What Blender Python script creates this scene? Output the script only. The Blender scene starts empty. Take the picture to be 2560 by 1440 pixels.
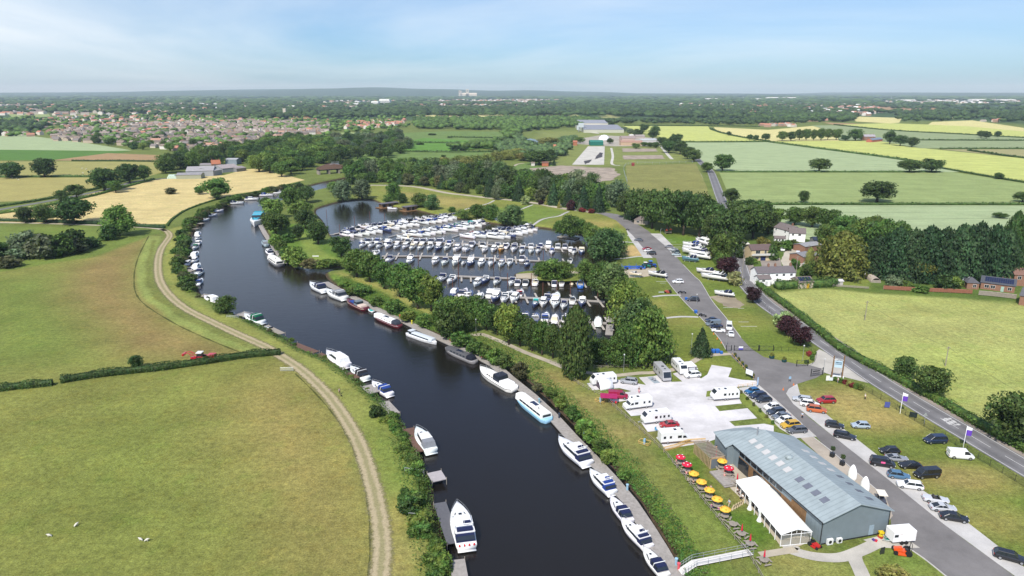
import bpy,math,random
import numpy as np
from mathutils import Vector,Matrix
from mathutils.geometry import tessellate_polygon
R=math.radians
random.seed(7);rng=np.random.default_rng(7)
scn=bpy.context.scene
COL=scn.collection
# ------------------------------------------------------------------ camera
CAMH,F,PITCH=75.0,1730.0,R(15.8)
cd=bpy.data.cameras.new('camera');cam=bpy.data.objects.new('camera',cd);COL.objects.link(cam)
cam.location=(0,0,CAMH);cam.rotation_euler=(R(90)-PITCH,0,R(0.0))
cd.sensor_width=36;cd.lens=36*F/2560;cd.clip_start=1;cd.clip_end=60000
scn.camera=cam
# ------------------------------------------------------------------ sun and sky
SUN_EL,SUN_AZ=R(48),math.atan2(-0.42,-0.91)
sd=bpy.data.lights.new('sun','SUN');sd.energy=5.0;sd.angle=R(0.55);sd.color=(1.0,0.955,0.88)
sun=bpy.data.objects.new('sun',sd);COL.objects.link(sun)
ldir=Vector((-math.sin(SUN_AZ)*math.cos(SUN_EL),-math.cos(SUN_AZ)*math.cos(SUN_EL),-math.sin(SUN_EL)))
sun.rotation_euler=ldir.to_track_quat('-Z','Y').to_euler()
w=bpy.data.worlds.new('World');scn.world=w;w.use_nodes=True
nt=w.node_tree;nt.nodes.clear()
def N(nt,t,**k):
 n=nt.nodes.new(t)
 for a,b in k.items():setattr(n,a,b)
 return n
out=N(nt,'ShaderNodeOutputWorld');bg=N(nt,'ShaderNodeBackground');bg.inputs[1].default_value=0.092
sky=N(nt,'ShaderNodeTexSky');sky.sky_type='NISHITA';sky.sun_disc=False
sky.sun_elevation=SUN_EL;sky.sun_rotation=SUN_AZ%(2*math.pi);sky.air_density=1.0;sky.dust_density=0.6;sky.ozone_density=2.5
tc=N(nt,'ShaderNodeTexCoord');sep=N(nt,'ShaderNodeSeparateXYZ');nt.links.new(tc.outputs['Generated'],sep.inputs[0])
def M(op,a,b=None,c=None,nt=nt,clamp=False):
 n=nt.nodes.new('ShaderNodeMath');n.operation=op;n.use_clamp=clamp
 for i,v in enumerate((a,b,c)):
  if v is None:continue
  if isinstance(v,(int,float)):n.inputs[i].default_value=v
  else:nt.links.new(v,n.inputs[i])
 return n.outputs[0]
zz=M('ADD',M('MAXIMUM',sep.outputs[2],0.0),0.055)
cx=M('DIVIDE',sep.outputs[0],zz);cy=M('DIVIDE',sep.outputs[1],zz)
cb=N(nt,'ShaderNodeCombineXYZ');nt.links.new(M('ADD',M('MULTIPLY',cx,0.20),M('MULTIPLY',cy,-0.09)),cb.inputs[0]);nt.links.new(M('ADD',M('MULTIPLY',cy,0.20),M('MULTIPLY',cx,0.10)),cb.inputs[1])
nz=N(nt,'ShaderNodeTexNoise');nz.inputs['Scale'].default_value=0.55;nz.inputs['Detail'].default_value=7;nz.inputs['Roughness'].default_value=0.58;nz.inputs['Distortion'].default_value=0.9
nt.links.new(cb.outputs[0],nz.inputs['Vector'])
mr=N(nt,'ShaderNodeMapRange');mr.inputs[1].default_value=0.33;mr.inputs[2].default_value=0.66;mr.inputs[4].default_value=0.8
nt.links.new(nz.outputs[0],mr.inputs[0])
lf=N(nt,'ShaderNodeMapRange');lf.inputs[1].default_value=0.6;lf.inputs[2].default_value=-0.6;lf.inputs[3].default_value=0.45;lf.inputs[4].default_value=1.25
nt.links.new(sep.outputs[0],lf.inputs[0])
cloud_f=M('MULTIPLY',mr.outputs[0],lf.outputs[0],clamp=True)
hz=N(nt,'ShaderNodeMapRange');hz.inputs[1].default_value=0.0;hz.inputs[2].default_value=0.06;hz.inputs[3].default_value=0.25;hz.inputs[4].default_value=1
nt.links.new(sep.outputs[2],hz.inputs[0])
SKYC=nt.nodes.new('ShaderNodeMix');SKYC.data_type='RGBA';SKYC.inputs[7].default_value=(9.0,9.7,10.3,1)
tint=nt.nodes.new('ShaderNodeMix');tint.data_type='RGBA';tint.blend_type='MULTIPLY';tint.inputs[0].default_value=1;el=N(nt,'ShaderNodeMapRange');el.inputs[1].default_value=0.0;el.inputs[2].default_value=0.13;nt.links.new(sep.outputs[2],el.inputs[0]);tg=nt.nodes.new('ShaderNodeMix');tg.data_type='RGBA';tg.inputs[6].default_value=(.55,.88,1.3,1);tg.inputs[7].default_value=(.66,.90,1.2,1);nt.links.new(el.outputs[0],tg.inputs[0]);e2=N(nt,'ShaderNodeMapRange');e2 .inputs[1].default_value=0.16;e2 .inputs[2].default_value=0.45;nt.links.new(sep.outputs[2],e2 .inputs[0]);th=nt.nodes.new('ShaderNodeMix');th.data_type='RGBA';nt.links.new(e2 .outputs[0],th.inputs[0]);nt.links.new(tg.outputs[2],th.inputs[6]);th.inputs[7].default_value=(1.08,1.3,1.7,1);nt.links.new(th.outputs[2],tint.inputs[7])
nt.links.new(sky.outputs[0],tint.inputs[6])
nt.links.new(M('MULTIPLY',cloud_f,hz.outputs[0]),SKYC.inputs[0]);nt.links.new(tint.outputs[2],SKYC.inputs[6])
nt.links.new(SKYC.outputs[2],bg.inputs[0]);nt.links.new(bg.outputs[0],out.inputs[0])
# ------------------------------------------------------------------ exposure
scn.view_settings.view_transform='Standard';scn.view_settings.look='None'
scn.view_settings.exposure=0.22;scn.view_settings.gamma=1.0;scn.view_settings.use_curve_mapping=False
scn.render.engine='CYCLES'
scn.cycles.max_bounces=5;scn.cycles.diffuse_bounces=2;scn.cycles.glossy_bounces=2;scn.cycles.transmission_bounces=3
scn.cycles.transparent_max_bounces=6;scn.cycles.volume_bounces=0
# ------------------------------------------------------------------ pixel <-> ground helpers (positions read off the photograph, put at their real place on the ground)
CS,SN=math.cos(PITCH),math.sin(PITCH)
def P(px,py,z=0.0):
 u=(px-1280)/F;v=(720-py)/F
 d=(u,CS+v*SN,-SN+v*CS)
 t=(z-CAMH)/d[2]
 return Vector((d[0]*t,d[1]*t,z))
def HT(base,top):
 v=(720-top)/F
 return CAMH+base.y*(v*CS-SN)/(CS+v*SN)
def PXM(p):return F/(p.y*CS+CAMH*SN)
WZ=-1.5;HAZE=0.000055
def lin(c):return tuple((x/12.92 if x<=.04045 else((x+.055)/1.055)**2.4)for x in(v/255 for v in c))
def C(r,g,b,k=0.86):return tuple(x*k for x in lin((r,g,b)))
# ------------------------------------------------------------------ materials
MATS={}
def newmat(name):
 m=bpy.data.materials.new(name);m.use_nodes=True;nt=m.node_tree;nt.nodes.clear()
 o=N(nt,'ShaderNodeOutputMaterial');b=N(nt,'ShaderNodeBsdfPrincipled');nt.links.new(b.outputs[0],o.inputs[0])
 return m,nt,b,o
def mixc(nt,a,b,f,mode='MIX'):
 n=nt.nodes.new('ShaderNodeMix');n.data_type='RGBA';n.blend_type=mode
 for i,v in((0,f),(6,a),(7,b)):
  if isinstance(v,(int,float)):n.inputs[i].default_value=v
  elif isinstance(v,tuple):n.inputs[i].default_value=(*v[:3],1)
  else:nt.links.new(v,n.inputs[i])
 return n.outputs[2]
def noise(nt,scale,detail=4,vec=None,rough=.55):
 n=N(nt,'ShaderNodeTexNoise');n.inputs['Scale'].default_value=scale;n.inputs['Detail'].default_value=detail;n.inputs['Roughness'].default_value=rough
 if vec is not None:nt.links.new(vec,n.inputs['Vector'])
 return n.outputs[0]
def ramp(nt,x,a,b,lo=0.,hi=1.):
 n=N(nt,'ShaderNodeMapRange');n.inputs[1].default_value=a;n.inputs[2].default_value=b;n.inputs[3].default_value=lo;n.inputs[4].default_value=hi
 nt.links.new(x,n.inputs[0]);return n.outputs[0]
def grey(nt,x):
 n=N(nt,'ShaderNodeCombineColor');[nt.links.new(x,n.inputs[i])for i in range(3)];return n.outputs[0]
def mat(name,c=None,rough=.6,var=.12,scale=1.5,spec=.3,metal=0.,bump=0.,world=False,stripes=None,coat=0.):
 if name in MATS:return MATS[name]
 m,nt,b,o=newmat(name)
 tc=N(nt,'ShaderNodeTexCoord');vec=tc.outputs['Object']
 if world:
  g=N(nt,'ShaderNodeNewGeometry');vec=g.outputs['Position']
 if c is None:
  oi=N(nt,'ShaderNodeObjectInfo');base=oi.outputs['Color']
 else:base=(*c[:3],1)
 f=ramp(nt,noise(nt,scale,4,vec),.25,.75,1-var,1+var)
 col=mixc(nt,base,grey(nt,f),1.,'MULTIPLY')
 if stripes:
  ax,fr,dp=stripes
  s=N(nt,'ShaderNodeSeparateXYZ');nt.links.new(vec,s.inputs[0])
  q=M('FRACT',M('MULTIPLY',s.outputs[ax],fr,nt=nt),nt=nt)
  q=ramp(nt,M('ABSOLUTE',M('SUBTRACT',q,.5,nt=nt),nt=nt),.36,.48,1,1-dp)
  col=mixc(nt,col,grey(nt,q),1.,'MULTIPLY')
 nt.links.new(col,b.inputs['Base Color'])
 b.inputs['Roughness'].default_value=rough;b.inputs['Metallic'].default_value=metal
 b.inputs['Specular IOR Level'].default_value=spec;b.inputs['Coat Weight'].default_value=coat
 if bump:
  bp=N(nt,'ShaderNodeBump');bp.inputs['Strength'].default_value=bump;bp.inputs['Distance'].default_value=.05
  nt.links.new(noise(nt,scale*6,5,vec),bp.inputs['Height']);nt.links.new(bp.outputs[0],b.inputs['Normal'])
 MATS[name]=m;return m
PAINT=mat('vehicle_paint',None,.28,.02,3,.5,coat=.5)
GEL=mat('hull_gelcoat',None,.3,.05,1.2,.5,coat=.2)
CANV=mat('canvas',None,.85,.12,3,.15,bump=.2)
PLAIN=mat('matt_paint',None,.6,.1,2.5,.3)
WALLM=mat('painted_wall',None,.85,.1,1.2,.2,bump=.2)
GLASS=mat('tinted_glass',(.018,.023,.03),.06,.05,1,.6)
TYRE=mat('tyre_rubber',(.015,.015,.016),.8)
METAL=mat('brushed_metal',(.45,.46,.48),.35,.08,4,.5,.8)
STEEL=mat('galvanised_steel',(.38,.4,.41),.5,.12,3,.5,.5)
BLACKM=mat('black_painted_metal',(.02,.021,.023),.5)
DECKW=mat('weathered_deck_boards',(.30,.275,.25),.85,.2,1.6,.2,bump=.3,stripes=(0,5,.35))
WOODB=mat('brown_timber',(.20,.115,.055),.75,.25,2,.2,bump=.3,stripes=(0,6,.35))
WOODY=mat('yellow_new_timber',(.52,.33,.11),.7,.15,2,.2)
WOODG=mat('grey_weathered_timber',(.26,.23,.19),.85,.22,2,.2,bump=.3)
BARK=mat('bark',(.075,.058,.043),.9,.3,3,.1,bump=.4)
SKIN=mat('skin',(.52,.32,.23),.6,.05,4,.3)
SOIL=mat('dark_soil',(.06,.045,.03),.95,.25,2)
CONC=mat('concrete',(.40,.385,.36),.9,.12,.8,.2,bump=.2)
SOLAR=mat('solar_cells',(.012,.018,.05),.12,.1,2,.6)
ROOFT=mat('roof_tiles',None,.85,.2,2.2,.2,bump=.3,stripes=(1,3,.25))
BRICK=mat('brick_wall',(.23,.125,.085),.9,.22,2.5,.2,bump=.3)
def leafmat(name,dens=1.0):
 m,nt,b,o=newmat(name)
 oi=N(nt,'ShaderNodeObjectInfo');g=N(nt,'ShaderNodeNewGeometry')
 cl=ramp(nt,noise(nt,.42,2,g.outputs['Position']),.3,.7,.62,1.38)
 rp=ramp(nt,g.outputs['Random Per Island'],0,1,.55,1.5)
 ro=ramp(nt,oi.outputs['Random'],0,1,.76,1.24)
 k=M('MULTIPLY',M('MULTIPLY',cl,rp,nt=nt),ro,nt=nt)
 col=mixc(nt,oi.outputs['Color'],grey(nt,k),1.,'MULTIPLY')
 hs=N(nt,'ShaderNodeHueSaturation');nt.links.new(col,hs.inputs['Color'])
 nt.links.new(ramp(nt,noise(nt,.9,1,g.outputs['Position']),.3,.7,.475,.53),hs.inputs['Hue'])
 nt.links.new(hs.outputs[0],b.inputs['Base Color']);b.inputs['Roughness'].default_value=.6;b.inputs['Specular IOR Level'].default_value=.25
 tr=N(nt,'ShaderNodeBsdfTranslucent');nt.links.new(mixc(nt,hs.outputs[0],(1.15,1.3,.5),1.,'MULTIPLY'),tr.inputs[0])
 mx=N(nt,'ShaderNodeMixShader');mx.inputs[0].default_value=.3
 nt.links.new(b.outputs[0],mx.inputs[1]);nt.links.new(tr.outputs[0],mx.inputs[2]);nt.links.new(mx.outputs[0],o.inputs[0])
 return m
LEAF=leafmat('leaves')
# ------------------------------------------------------------------ mesh builder
class MB:
 def __init__(s):s.v=[];s.f=[];s.mi=[]
 def add(s,vs,fs,mi=0):
  o=len(s.v);s.v+=[tuple(v)for v in vs];s.f+=[tuple(i+o for i in f)for f in fs];s.mi+=[mi]*len(fs);return s
 def box(s,x0,x1,y0,y1,z0,z1,mi=0):
  return s.add([(x0,y0,z0),(x1,y0,z0),(x1,y1,z0),(x0,y1,z0),(x0,y0,z1),(x1,y0,z1),(x1,y1,z1),(x0,y1,z1)],[(3,2,1,0),(4,5,6,7),(0,1,5,4),(1,2,6,5),(2,3,7,6),(3,0,4,7)],mi)
 def loft(s,secs,caps=True,mi=0,closed=True):
  n=len(secs[0]);vs=[p for q in secs for p in q];fs=[]
  for i in range(len(secs)-1):
   for j in range(n if closed else n-1):
    a,b=i*n+j,i*n+(j+1)%n
    fs.append((a,b,b+n,a+n))
  if caps:fs.append(tuple(range(n-1,-1,-1)));fs.append(tuple(range(len(vs)-n,len(vs))))
  return s.add(vs,fs,mi)
 def prism(s,poly,z0,z1,mi=0):return s.loft([[(x,y,z0)for x,y in poly],[(x,y,z1)for x,y in poly]],mi=mi)
 def tube(s,a,b,r,r2=None,n=6,mi=0):
  a,b=Vector(a),Vector(b);d=(b-a)
  if d.length<1e-6:return s
  q=d.to_track_quat('Z','Y');r2=r if r2 is None else r2
  c=[(math.cos(2*math.pi*i/n),math.sin(2*math.pi*i/n))for i in range(n)]
  return s.loft([[a+q@Vector((x*r,y*r,0))for x,y in c],[b+q@Vector((x*r2,y*r2,0))for x,y in c]],mi=mi)
 def path(s,pts,r,n=5,mi=0):
  for a,b in zip(pts,pts[1:]):s.tube(a,b,r,n=n,mi=mi)
  return s
 def lathe(s,prof,c=(0,0,0),n=12,mi=0):
  return s.loft([[(c[0]+r*math.cos(2*math.pi*i/n),c[1]+r*math.sin(2*math.pi*i/n),c[2]+z)for i in range(n)]for r,z in prof],mi=mi)
 def wheel(s,x,y,z,r,wd,n=14,mi=0):
  c=[(math.cos(2*math.pi*i/n)*r,math.sin(2*math.pi*i/n)*r)for i in range(n)]
  return s.loft([[(x+a,y-wd/2,z+b)for a,b in c],[(x+a,y+wd/2,z+b)for a,b in c]],mi=mi)
 def mesh(s,name,mats,smooth=False,bevel=0):
  me=bpy.data.meshes.new(name);me.from_pydata(s.v,[],s.f)
  for m in(mats if isinstance(mats,(list,tuple))else[mats]):me.materials.append(m)
  if max(s.mi,default=0):me.polygons.foreach_set('material_index',s.mi)
  if smooth:me.polygons.foreach_set('use_smooth',[True]*len(me.polygons))
  me.update();return me
def box_mesh(name,m,*a):return MB().box(*a).mesh(name,m)
# ------------------------------------------------------------------ object helpers
def tag(o,label=None,cat=None,group=None,kind=None):
 if label:o['label']=label
 if cat:o['category']=cat
 if group:o['group']=group
 if kind:o['kind']=kind
 return o
def ob(name,me,parent=None,loc=None,rz=None,sc=None,color=None):
 o=bpy.data.objects.new(name,me);COL.objects.link(o)
 if parent:o.parent=parent
 if loc is not None:o.location=loc
 if rz is not None:o.rotation_euler=(0,0,rz)
 if sc is not None:o.scale=(sc,sc,sc)if isinstance(sc,(int,float))else sc
 if color is not None:o.color=(*color[:3],1)
 return o
def thing(name,label,cat,loc=(0,0,0),rz=0,group=None,sc=None):
 return tag(ob(name,None,None,loc,rz,sc),label,cat,group)
def put(name,kit,label,cat,loc,rz=0,cols=None,group=None,sc=None):
 r=thing(name,label,cat,loc,rz,group,sc)
 def rec(lst,par):
  for it in lst:
   n,me,ck=it[:3]
   c=(cols or{}).get(ck,(.8,.8,.8))if isinstance(ck,str)else ck
   o=ob(n,me,par,color=c)
   if len(it)>3 and it[3]:rec(it[3],o)
 rec(kit,r);return r
def heading(a,b):
 return math.atan2(b.y-a.y,b.x-a.x)
ORD=['first','second','third','fourth','fifth','sixth','seventh','eighth','ninth','tenth','eleventh','twelfth','thirteenth','fourteenth','fifteenth','sixteenth','seventeenth','eighteenth','nineteenth','twentieth','twenty-first','twenty-second','twenty-third','twenty-fourth','twenty-fifth']
# ------------------------------------------------------------------ polylines / polygons
def smooth(pts,n=6,closed=False):
 pts=[Vector((p[0],p[1],0))for p in pts];L=len(pts);outp=[]
 rngi=range(L)if closed else range(L-1)
 for i in rngi:
  g=(lambda k:pts[k%L])if closed else(lambda k:pts[max(0,min(L-1,k))])
  p0,p1,p2,p3=g(i-1),g(i),g(i+1),g(i+2)
  for j in range(n):
   t=j/n
   outp.append(.5*((2*p1)+(-p0+p2)*t+(2*p0-5*p1+4*p2-p3)*t*t+(-p0+3*p1-3*p2+p3)*t**3))
 if not closed:outp.append(pts[-1])
 return outp
def PL(px,z=0.):return[P(a,b,z)for a,b in px]
def ribbon(name,px,wdt,m,z=.03,n=5,world=False,kind='structure',label=None,off=0.,color=None):
 c=smooth(px if world else PL(px),n)
 v,f,uv=[],[],[];d=0;wf=wdt if callable(wdt)else(lambda t:wdt)
 for i,p in enumerate(c):
  t=(c[min(i+1,len(c)-1)]-c[max(i-1,0)]).normalized();nn=Vector((-t.y,t.x,0))
  if i:d+=(p-c[i-1]).length
  hw=wf(i/(len(c)-1))/2;p=p+nn*off
  v+=[(p.x+nn.x*hw,p.y+nn.y*hw,z),(p.x-nn.x*hw,p.y-nn.y*hw,z)];uv+=[(0,d),(1,d)]
  if i:a=2*i;f.append((a-2,a-1,a+1,a))
 me=bpy.data.meshes.new(name);me.from_pydata(v,[],f);me.materials.append(m)
 ul=me.uv_layers.new(name='UVMap')
 for l in me.loops:ul.data[l.index].uv=uv[l.vertex_index]
 o=ob(name,me,color=color)
 return tag(o,label,kind=kind)
def rough_edge(pts,amp=.25,step=2.):
 o=[];L=len(pts)
 for i in range(L):
  a,b=Vector(pts[i]),Vector(pts[(i+1)%L]);k=max(1,min(60,int((b-a).length/step)))
  nn=Vector((-(b-a).y,(b-a).x,0)).normalized()if(b-a).length>0 else Vector((0,0,0))
  for j in range(k):o.append(a.lerp(b,j/k)+nn*(random.uniform(-amp,amp)if j else 0))
 return o
def sheet(name,px,m,z=.02,world=False,amp=0.,step=2.,label=None,color=None):
 pts=[Vector((p[0],p[1],0))for p in px]if world else PL(px)
 if amp:pts=rough_edge(pts,amp,step)
 tr=tessellate_polygon([pts])
 fs=[]
 for t in tr:
  a,b,c=(pts[i]for i in t)
  if(b-a).cross(c-a).z<0:t=t[::-1]
  fs.append(tuple(t))
 me=bpy.data.meshes.new(name);me.from_pydata([(p.x,p.y,z)for p in pts],[],fs);me.materials.append(m)
 return tag(ob(name,me,color=color),label,kind='structure')
 # ================================================================== GROUND AND WATER
river_px=[(1190,2600),(1160,1900),(1150,1620),(1142,1500),(1136,1440),(1120,1390),(1105,1330),(1090,1280),(1080,1220),(1058,1160),(1032,1100),(992,1040),(942,990),(904,960),(866,930),(834,905),(786,888),(746,869),(718,850),(680,830),(630,806),(594,790),(556,766),(528,752),(502,735),(486,700),(474,660),(473,625),(478,600),(490,572),(520,545),(560,521),(600,504),(640,492),(680,484),(720,476),(760,468),(830,452),(900,440),(930,446),(860,462),(780,480),(735,492),(700,503),(675,520),(660,545),(662,575),(684,610),(705,640),(728,658),(762,668),(800,672),(850,668),(890,652),(905,662),(865,676),(820,682),(814,690),(828,706),(860,728),(910,754),(960,782),(1010,804),(1070,830),(1124,850),(1192,880),(1254,914),(1312,948),(1368,998),(1424,1054),(1466,1098),(1508,1146),(1548,1190),(1596,1250),(1636,1310),(1668,1362),(1705,1430),(1740,1520),(1770,1620),(1830,1900),(1960,2600)]
basin_px=[(790,532),(800,520),(850,506),(900,500),(935,502),(960,515),(1000,522),(1040,527),(1080,537),(1130,546),(1180,552),(1240,561),(1290,569),(1345,570),(1400,578),(1455,590),(1505,612),(1525,640),(1512,664),(1470,668),(1400,676),(1340,680),(1290,684),(1292,696),(1350,702),(1420,706),(1480,712),(1510,735),(1535,770),(1548,810),(1560,850),(1620,880),(1645,895),(1590,914),(1520,914),(1470,895),(1420,862),(1380,850),(1320,832),(1270,806),(1200,785),(1140,775),(1090,752),(1050,725),(1000,704),(950,672),(905,645),(865,612),(830,592),(812,560),(800,545)]
def dens(px,n=4):
 return np.array([(p.x,p.y)for p in smooth([P(a,b,WZ)for a,b in px],n,True)])
RIV,BAS=dens(river_px),dens(basin_px)
def sdf(px,py,poly):
 d=np.full(px.shape,1e18);ins=np.zeros(px.shape,bool);n=len(poly)
 for i in range(n):
  ax,ay=poly[i];bx,by=poly[(i+1)%n];ex,ey=bx-ax,by-ay
  wx,wy=px-ax,py-ay;L=ex*ex+ey*ey+1e-9
  t=np.clip((wx*ex+wy*ey)/L,0,1);dx,dy=wx-ex*t,wy-ey*t
  d=np.minimum(d,dx*dx+dy*dy)
  c=((ay<=py)&(by>py))|((by<=py)&(ay>py))
  if ey!=0:ins^=c&(px<ax+(py-ay)/ey*ex)
 return np.where(ins,1,-1)*np.sqrt(d)
def axis(lo,hi,step,far_lo,far_hi,g=1.13):
 a=list(np.arange(lo,hi+.01,step));s=step
 x=a[-1]
 while x<far_hi:s*=g;x+=s;a.append(x)
 s=step;x=a[0];b=[]
 while x>far_lo:s*=g;x-=s;b.append(x)
 return np.array(b[::-1]+a)
gx=axis(-262,150,1.15,-16000,16000);gy=axis(30,600,1.25,-300,19000)
X,Y=np.meshgrid(gx,gy);sh=X.shape;Xf,Yf=X.ravel(),Y.ravel()
near=(Xf>-330)&(Xf<200)&(Yf<760)
SD=np.full(Xf.shape,-1e3);idx=np.where(near)[0]
SD[idx]=np.maximum(sdf(Xf[idx],Yf[idx],RIV),sdf(Xf[idx],Yf[idx],BAS))
def wave(x,y,s,seed):
 r=np.random.default_rng(seed);v=0
 for k in range(7):
  a=r.uniform(0,6.28);f=s*(1.7**k);v=v+np.sin((x*math.cos(a)+y*math.sin(a))*f+r.uniform(0,6.28))/(1.35**k)
 return v/3.2
SDn=SD+np.where(near,wave(Xf,Yf,.3,3)*.35,0)
Z=np.where(SDn>-3.2,-1.5*np.clip((SDn+3.2)/3.2,0,1)**1.2-np.clip(SDn,0,4)*.6,0.)
hill=np.clip((Yf-9500)/5200,0,1);hill=hill*hill*(3-2*hill)
prof=50+125*np.exp(-((Xf/Yf+.22)/.22)**2)+18*np.sin(Xf/1500+1)+10*np.sin(Xf/620)+6*np.sin(Xf/260)
Z=Z+np.where(Yf>9500,hill*prof,0)
base=np.array(C(108,120,60))
Cc=np.tile(base,(Xf.size,1))
nearm=(Yf<1500)&(np.abs(Xf)<1300);I=np.where(nearm)[0];xi,yi=Xf[I],Yf[I]
jx=xi+wave(xi,yi,.12,5)*1.2;jy=yi+wave(xi,yi,.12,6)*1.2
def paint(px,col,feather=1.5,amt=1.0,world=False):
 poly=np.array(px if world else[tuple(P(a,b))[:2]for a,b in px]);lo,hi=poly.min(0)-feather*2-3,poly.max(0)+feather*2+3
 k=np.where((jx>lo[0])&(jx<hi[0])&(jy>lo[1])&(jy<hi[1]))[0]
 if not len(k):return
 s=sdf(jx[k],jy[k],poly);wgt=np.clip(s/feather*.5+.5,0,1)[:,None]*amt
 Cc[I[k]]=Cc[I[k]]*(1-wgt)+np.array(col)*wgt
def blob(px,py,rx,ry,col,amt=.8):
 c=P(px,py);q=np.sqrt(((jx-c.x)/rx)**2+((jy-c.y)/ry)**2);wgt=(np.clip(1.25-q,0,1)*amt)[:,None]
 Cc[I]=Cc[I]*(1-wgt)+np.array(col)*wgt
GRN,DRY,LUSH,TAN=C(104,120,52),C(150,142,82),C(88,116,44),C(172,156,104)
MEAD,BRN,PALE,STRAW=C(128,131,67),C(142,122,78),C(150,160,88),C(196,180,122)
paint([(-900,2600),(-300,960),(0,975),(705,892),(742,925),(800,985),(860,1070),(900,1160),(922,1250),(930,1340),(925,1440),(900,2600)],MEAD,2)
paint([(560,1010),(700,930),(780,990),(850,1080),(890,1170),(905,1300),(900,1440),(780,1440),(700,1250),(560,1120)],C(156,138,84),14,.7)
paint([(100,1100),(420,1010),(520,1150),(500,1330),(260,1440),(60,1300)],C(118,130,60),16,.6)
paint([(-300,600),(-300,965),(0,975),(700,885),(600,860),(420,770),(345,700),(338,650),(372,585),(250,640),(0,670)],C(128,130,68),2)
paint([(368,592),(338,645),(335,700),(352,745),(425,805),(600,882),(480,895),(300,880),(200,800),(140,735),(150,690),(240,645)],BRN,9,.85)
paint([(-60,700),(150,690),(160,760),(240,840),(180,900),(-100,940)],C(106,128,56),14,.6)
paint([(0,565),(330,573),(400,580),(372,592),(240,640),(0,680),(-300,700),(-300,560)],C(112,128,60),2)
for l,r,c in(((398,583),(418,600),C(126,136,66)),):
 pass
mow=[(372,588),(345,650),(340,700),(358,748),(432,803),(610,885)];mow2=[(408,590),(378,650),(372,700),(392,742),(465,790),(700,893)]
paint(mow+mow2[::-1],C(138,148,80),.8)
paint([(385,600),(368,650),(362,700),(382,745),(440,785),(640,878),(655,880),(450,783),(390,738),(372,700),(376,650),(393,600)],C(108,112,56),.6)
paint([(420,575),(470,560),(450,620),(440,660),(450,720),(520,770),(600,800),(700,850),(780,890),(860,930),(930,1000),(980,1060),(1010,1130),(1040,1200),(1050,1300),(1060,1500),(930,1500),(950,1300),(925,1180),(860,1050),(770,940),(700,880),(560,815),(430,740),(400,680),(410,620)],C(138,142,74),1.5)
paint([(930,1010),(1000,1120),(1030,1200),(1050,1440),(1000,1440),(985,1250),(930,1120)],C(108,134,56),4,.6)
blob(1000,1400,5,8,C(160,140,88),.6);blob(985,1300,4,9,C(160,140,88),.5)
paint([(700,560),(760,560),(860,640),(870,668),(760,672),(700,620),(665,560)],C(96,122,50),1.5)
paint([(742,575),(768,585),(800,620),(850,655),(780,664),(768,640),(748,600)],C(124,140,66),1.5)
paint([(815,690),(860,676),(1000,715),(1100,780),(1200,830),(1380,905),(1500,930),(1500,1000),(1700,1180),(1900,1440),(2000,1600),(1740,1600),(1560,1230),(1300,975),(1100,850),(950,782)],C(100,124,52),1.5)
paint([(850,678),(1000,722),(1060,765),(1100,790),(1080,793),(1020,765),(930,715),(840,684)],C(158,152,84),2,.85)
paint([(1195,835),(1370,905),(1450,960),(1640,1115),(1870,1390),(1900,1440),(1860,1440),(1640,1230),(1500,1100),(1400,1000),(1240,880)],C(134,132,76),5,.9)
blob(1400,945,9,7,C(158,138,88),.6);blob(1480,1010,8,8,C(158,138,88),.5);blob(1560,1075,9,6,C(150,136,84),.6);blob(1640,1200,8,8,C(126,134,68),.7);blob(1730,1310,9,9,C(118,134,62),.7)
paint([(1640,1125),(1800,1110),(1850,1210),(1960,1370),(1900,1440),(1870,1380),(1700,1180)],C(88,114,42),2)
blob(1790,1190,4,6,C(146,132,78),.6);blob(1840,1240,5,5,C(150,136,84),.6);blob(1700,1130,5,4,C(128,130,66),.5)
paint([(1920,1440),(1960,1375),(2010,1385),(2100,1400),(2200,1345),(2260,1350),(2330,1410),(2420,1520),(1950,1560)],C(122,132,66),2)
blob(2000,1410,8,6,C(150,142,84),.6);blob(2260,1400,5,4,C(104,128,54),.6)
paint([(930,463),(1060,467),(1240,497),(1500,535),(1570,560),(1560,590),(1460,590),(1345,568),(1130,543),(1000,520),(930,505),(880,490)],C(128,134,66),2)
paint([(1230,522),(1330,512),(1420,530),(1390,545),(1330,562),(1240,545)],C(108,130,58),3,.8)
paint([(960,475),(1200,500),(1230,515),(1140,522),(1030,497)],C(162,146,90),6,.7)
blob(1490,560,22,16,C(160,144,86),.7)
paint([(1540,560),(1600,620),(1640,670),(1660,680),(1560,640),(1530,600)],C(110,130,56),2)
paint([(1540,625),(1580,612),(1620,628),(1612,642),(1560,640)],C(190,165,112),1.5)
paint([(1560,668),(1650,662),(1665,690),(1700,740),(1760,800),(1820,870),(1840,905),(1890,960),(1830,975),(1700,960),(1640,920),(1620,860),(1600,760)],C(110,122,54),2)
blob(1700,800,12,10,C(150,144,80),.5);blob(1650,760,8,8,C(156,148,84),.5);blob(1740,910,10,6,C(140,142,70),.5)
paint([(1600,560),(1740,590),(1800,660),(1860,740),(1940,830),(2040,885),(1880,878),(1800,785),(1740,700),(1660,615)],C(106,122,52),2)
blob(1790,690,12,10,C(150,144,78),.6);blob(1850,800,11,12,C(150,146,78),.6);blob(1830,755,8,8,C(150,138,100),.5)
blob(1690,600,18,14,C(96,128,50),.7)
paint([(1990,975),(2090,940),(2170,985),(2310,1075),(2560,1225),(2800,1400),(2700,1500),(2500,1380),(2300,1220),(2110,1070),(2010,1010)],C(114,126,58),2)
blob(2110,1000,13,10,C(176,156,100),.75);blob(2200,1050,12,8,C(176,154,98),.7);blob(2400,1200,14,6,C(160,142,88),.6);blob(2480,1300,9,7,C(156,140,84),.5);blob(2380,1180,9,5,C(170,152,96),.5)
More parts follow.
